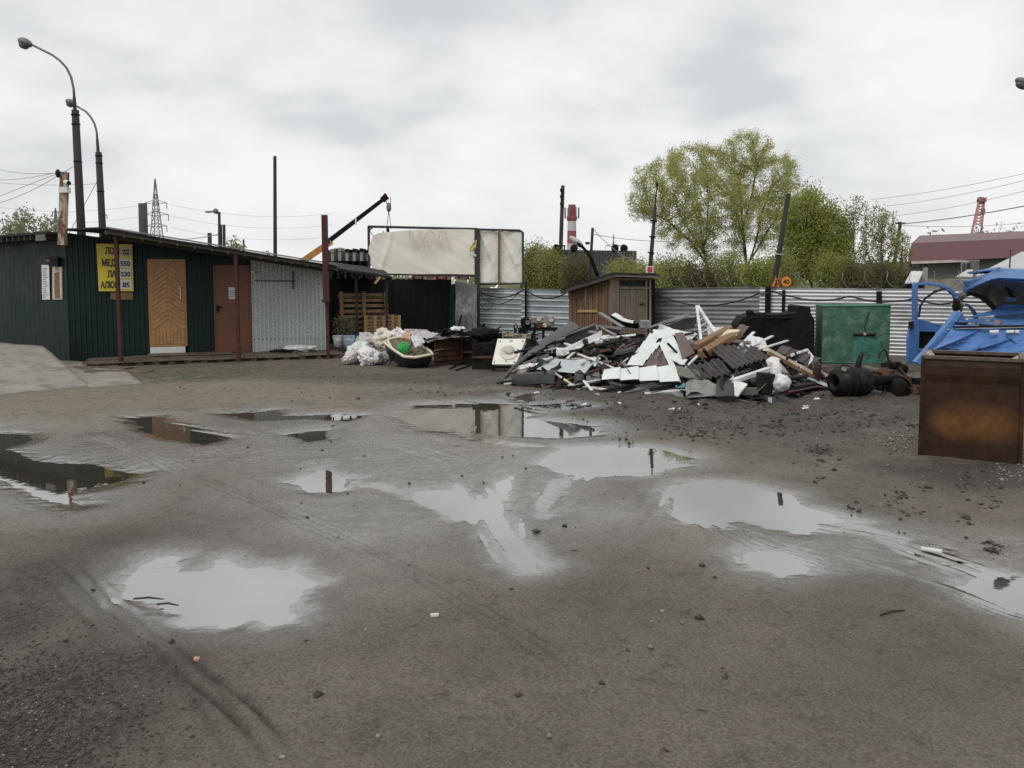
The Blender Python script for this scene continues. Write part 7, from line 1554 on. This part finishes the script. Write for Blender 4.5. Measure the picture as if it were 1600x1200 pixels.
def limbmesh(nodes, par, rad, k=5, rmin=0.0):
    e_ = np.where((par >= 0) & (rad >= rmin))[0]; p0 = nodes[par[e_]]; p1 = nodes[e_]; d = p1 - p0; d /= np.linalg.norm(d, axis=1, keepdims=True) + 1e-9
    p1 = p1 + d * rad[e_][:, None] * .4
    ref = np.where(np.abs(d[:, 2:3]) > .9, np.array([[1., 0, 0]]), np.array([[0, 0, 1.]])); a = np.cross(d, ref); a /= np.linalg.norm(a, axis=1, keepdims=True); b = np.cross(d, a)
    an = np.arange(k) * 2 * np.pi / k; ring = a[:, None] * np.cos(an)[None, :, None] + b[:, None] * np.sin(an)[None, :, None]
    ra = np.minimum(rad[par[e_]], rad[e_] * 1.5)
    v = np.concatenate([p0[:, None] + ring * ra[:, None, None], p1[:, None] + ring * rad[e_][:, None, None]], 1).reshape(-1, 3)
    o = (np.arange(len(e_)) * 2 * k)[:, None]; i = np.arange(k)[None]; j = (i + 1) % k; f = np.stack([o + i, o + j, o + k + j, o + k + i], -1).reshape(-1, 4); return v, f
def leafmesh(P, size, seed, droop=0.0, asp=.42):
    rs_ = np.random.RandomState(seed); n = len(P); a = rs_.randn(n, 3); a[:, 2] -= droop; a /= np.linalg.norm(a, axis=1, keepdims=True); b = np.cross(a, rs_.randn(n, 3)); b /= np.linalg.norm(b, axis=1, keepdims=True)
    s_ = size * (.55 + .9 * rs_.rand(n))[:, None]; v = np.stack([P - a * s_, P + b * s_ * asp, P + a * s_, P - b * s_ * asp], 1).reshape(-1, 3); return v, np.arange(n * 4).reshape(-1, 4)
m_bark = mat('dark_bark', (.050, .042, .033), .9, var=.35, scale=4); m_bark2 = mat('grey_bark', (.10, .088, .075), .9, var=.3, scale=4)
def ell(n, c, r, rs_, shell=.0):
    d = rs_.randn(n, 3); d /= np.linalg.norm(d, axis=1, keepdims=True); q = (shell + (1 - shell) * rs_.rand(n, 1)) ** (1 / 3.) ; return np.array(c) + d * q * np.array(r)
def tree(name, lb, cat, base, lobes, natt, step, rtip, leaf, nleaf, lsize, seed, trunk=(), spread=.22, m_b=None, group=None, kill=2.0, infl=9, droop=.4, expo=.48, rmin=0.0, roots=None, lmax=3.0, stems=None, stemY=0):
    rs_ = np.random.RandomState(seed); tot = sum(l[2] for l in lobes); A = np.concatenate([ell(int(natt * l[2] / tot), l[0], l[1], rs_, .15) for l in lobes]); A = A[A[:, 2] > .3]
    rt_ = [np.array(p, float) for p in (roots or [base])]
    pr_ = None
    if stems:
        rt_ = []; pr_ = []; rj = np.random.RandomState(seed + 1)
        for s_ in stems:
            pts = [np.array(W(x, y, stemY)) for x, y in s_]; dy = rj.uniform(-1.8, 1.8); link = -1
            if pts[0][2] > 1.2 and rt_: link = int(np.argmin(np.linalg.norm((np.array(rt_) - pts[0]) * [1, .2, 1], axis=1)))
            last = link
            for k in range(len(pts) - 1):
                n_ = max(2, int(np.linalg.norm(pts[k + 1] - pts[k]) / step))
                for q in range(n_):
                    f_ = (k + q / n_) / (len(pts) - 1); p = pts[k] + (pts[k + 1] - pts[k]) * q / n_ + np.array([.05 * math.sin(f_ * 9), dy * f_ + (rt_[link][1] - stemY if link >= 0 else 0) * (1 - f_), 0]); rt_.append(p); pr_.append(last); last = len(rt_) - 1
    nodes, par = colonize(A, rt_, step, step * infl, step * kill, 160, seed, .04, pr_)
    rad, ch = limbs(nodes, par, rtip, expo)
    o = T(name, lb, cat, V(base)); 
    if group: o['group'] = group
    v, f = limbmesh(nodes, par, rad, 5, rmin); place(npmesh('trunk', v, f, m_b or m_bark), 'trunk', o, True)
    if nleaf:
        tips = np.where(rad < rtip * lmax)[0]; pk = tips[rs_.randint(0, len(tips), nleaf)]; P = nodes[pk] + rs_.randn(nleaf, 3) * spread; P[:, 2] -= np.abs(rs_.randn(nleaf)) * spread * .5
        P = P[P[:, 2] > .15]; v, f = leafmesh(P, lsize, seed, droop); place(npmesh('crown', v, f, leaf), 'crown', o)
    return o
def at(px, py, Y): return tuple(W(px, py, Y))
lf_w = leafmat('willow_leaf', (.34, .355, .105), (.56, .56, .25)); lf_b = leafmat('bush_leaf', (.20, .215, .07), (.385, .385, .155)); lf_d = leafmat('dull_shrub_leaf', (.105, .10, .047), (.20, .18, .09)); lf_p = leafmat('pale_far_leaf', (.22, .235, .13), (.34, .345, .22)); lf_y = leafmat('fresh_leaf', (.22, .25, .05), (.40, .415, .13))
Yt = 75.0; sc = Yt / FPX
def lobe(px, py, rx, ry, wgt, Y=Yt, rz=None): return (at(px, py, Y), (rx / FPX * Y, (rz or rx) / FPX * Y, ry / FPX * Y), wgt)
g1 = at(1100, 470, Yt); g2 = at(1172, 470, Yt)
tree('willow_tree', 'big spreading willow in fresh yellow green leaf behind the fence', 'tree', (at(1140, 470, Yt)[0], Yt, 0),
     [lobe(1045, 290, 62, 52, 1.0, Yt - 1.2), lobe(1085, 255, 52, 34, .6, Yt + 1.6), lobe(1110, 310, 60, 50, .8, Yt - 2.0), lobe(1165, 238, 48, 34, .8), lobe(1195, 285, 62, 55, 1.0, Yt + 1.0), lobe(1150, 330, 55, 40, .5, Yt - 1.6), lobe(1012, 320, 38, 26, .4), lobe(1225, 320, 36, 45, .5, Yt + 1.2), lobe(1125, 265, 40, 36, .5, Yt), lobe(1065, 350, 50, 38, .5, Yt - 1.0), lobe(1200, 350, 50, 45, .6, Yt), lobe(1115, 375, 50, 40, .4, Yt + 1.0), lobe(1020, 300, 34, 34, .4)],
     3800, .40, .0165, lf_w, 125000, .072, 3, spread=.24, kill=1.6, infl=10, expo=.43, lmax=4, stems=[[(1112, 478), (1110, 440), (1106, 400), (1098, 350), (1085, 310)], [(1108, 415), (1080, 375), (1045, 345), (1018, 332)], [(1104, 385), (1112, 340), (1112, 300)], [(1106, 400), (1075, 350), (1055, 315)],
      [(1168, 478), (1168, 430), (1165, 370), (1160, 310), (1158, 270)], [(1168, 420), (1182, 370), (1192, 320), (1200, 285)], [(1170, 410), (1205, 360), (1226, 330)], [(1165, 385), (1150, 345), (1135, 310)], [(1163, 350), (1176, 300), (1178, 255)]], stemY=Yt)
tree('bushy_tree', 'rounded bright green tree to the right of the big willow', 'tree', (at(1270, 470, 36)[0], 36, 0), [lobe(1265, 345, 42, 50, 1, 36), lobe(1285, 385, 40, 50, 1, 36), lobe(1245, 390, 30, 45, .6, 36), lobe(1262, 310, 24, 24, .3, 36), lobe(1300, 360, 24, 36, .3, 36)], 900, .22, .009, lf_y, 34000, .055, 5, spread=.24)
for i, (px, yt, rx, Y, lf, n, lb, nm) in enumerate((
    (985, 405, 26, 34, lf_b, 3600, 'low green bush between the warehouse and the leaning mast', 'green_bush'),
    (1010, 412, 26, 31, lf_y, 3200, 'green bush right behind the shed roof', 'green_bush'), (1050, 402, 34, 33, lf_b, 5200, 'wide bush under the left limbs of the willow', 'green_bush'),
    (1095, 410, 30, 31, lf_d, 3600, 'dull twiggy bush at the foot of the willow', 'green_bush'), (1140, 402, 30, 33, lf_b, 4200, 'bush between the two willow stems', 'green_bush'),
    (1185, 405, 30, 31, lf_y, 4200, 'bright bush behind the triangular road sign', 'green_bush'), (1215, 395, 26, 33, lf_b, 4200, 'tall bush behind the leaning pole', 'green_bush'),
    (1300, 392, 26, 33, lf_y, 4200, 'bright bush at the right foot of the rounded tree', 'green_bush'), (1335, 412, 30, 30, lf_d, 4200, 'dark olive shrub left of the thin trees over the fence', 'olive_shrub'),
    (1372, 412, 28, 31, lf_d, 4200, 'dark olive shrub in the middle below the thin trees', 'olive_shrub'), (1402, 415, 22, 32, lf_d, 3200, 'dark olive shrub next to the small pale hut', 'olive_shrub'),
    (835, 385, 24, 52, lf_b, 4200, 'distant green bush right of the narrow cream banner', 'green_bush'), (862, 392, 20, 50, lf_b, 3600, 'distant green bush behind the stout dark pole', 'green_bush'), (902, 405, 26, 44, lf_d, 3200, 'dull bush behind the drooping floodlight', 'green_bush'), (965, 410, 20, 40, lf_b, 2400, 'small bush in front of the dark warehouse', 'green_bush'))):
    tree(nm, lb, 'bush', (at(px, 470, Y)[0], Y, 0), [lobe(px, (yt + 440) / 2 + 2, rx, (452 - yt) / 2, 1, Y), lobe(px + rx * .4, (yt + 470) / 2, rx * .8, (455 - yt) / 2.4, .5, Y)], 300, .2, .0075, lf, int(n * 2.3), .050 * Y / 34, 20 + i, spread=.22 * Y / 34,
         roots=[(at(px + dx, 470, Y)[0], Y, 0) for dx in (-8, 0, 8)])
for i, (px, yt, rx, Y, n, lb) in enumerate(((1335, 300, 24, 36, 2600, 'thinly leafed tree left of the pair at the right of the willow'), (1375, 318, 30, 37, 4200, 'thinly leafed tree right of the pair with open crown'), (1408, 355, 16, 38, 1500, 'thin sapling beside the maroon roof'), (1318, 325, 14, 38, 1400, 'slender sapling right of the rounded green tree'))):
    tree('young_tree', lb, 'tree', (at(px, 470, Y)[0], Y, 0), [lobe(px, (yt + 430) / 2, rx, (430 - yt) / 2, 1, Y), lobe(px, yt + 30, rx * .8, 30, .5, Y)], 620, .2, .0085, lf_b, n, .05, 60 + i, spread=.1, m_b=m_bark2, kill=1.6)
for i, (px, yt, rx, Y, n, lb) in enumerate(((5, 335, 40, 75, 3000, 'pale green distant tree at the left edge behind the wing roof'), (45, 322, 34, 80, 3000, 'pale green distant tree left of the peeling post'), (78, 333, 22, 78, 1800, 'smaller pale distant tree beside the peeling post'),
                                            (365, 366, 16, 70, 1500, 'small round pale tree behind the kiosk roof and stump poles'), (420, 392, 14, 90, 500, 'tiny bare crown behind the lone tall pole'), (545, 387, 14, 90, 500, 'tiny bare crown above the block stacks'), (1560, 348, 14, 85, 500, 'tiny bare crown above the maroon roof ridge on the right'), (1582, 347, 14, 85, 500, 'last tiny bare crown at the right edge above the roof'), (1527, 350, 9, 80, 700, 'small green tree top before the red lattice jib'), (1455, 358, 6, 60, 300, 'tiny shrub tip above the maroon roof'),
                                            (745, 372, 12, 70, 500, 'bare crown behind the narrow cream banner'), (850, 378, 16, 70, 1300, 'distant pale tree between banner and stout pole'))):
    tree('distant_tree', lb, 'tree', (at(px, 470, Y)[0], Y, 0), [lobe(px, (yt + 440) / 2, rx, (440 - yt) / 2, 1, Y)], 320, .38, .018, lf_p, n, .16, 80 + i, spread=.35, m_b=m_bark2)
# far wood closing the horizon
rs_ = np.random.RandomState(9); P = []
for i in range(2600):
    px = rs_.uniform(-500, 2100); Y = rs_.uniform(120, 190); h = 4 + 4 * fbm(np.array(px * .01), np.array(1.0), 3, 5); q = W(px, 450, Y); P.append((q.x, q.y, rs_.uniform(0, max(1.5, float(h)))))
v, f = leafmesh(np.array(P), 1.1, 4, 0, .8); tag(place(npmesh('far_wood', v, f, lf_p), 'far_wood'), 'far belt of pale trees along the horizon', 'wood', kind='stuff')
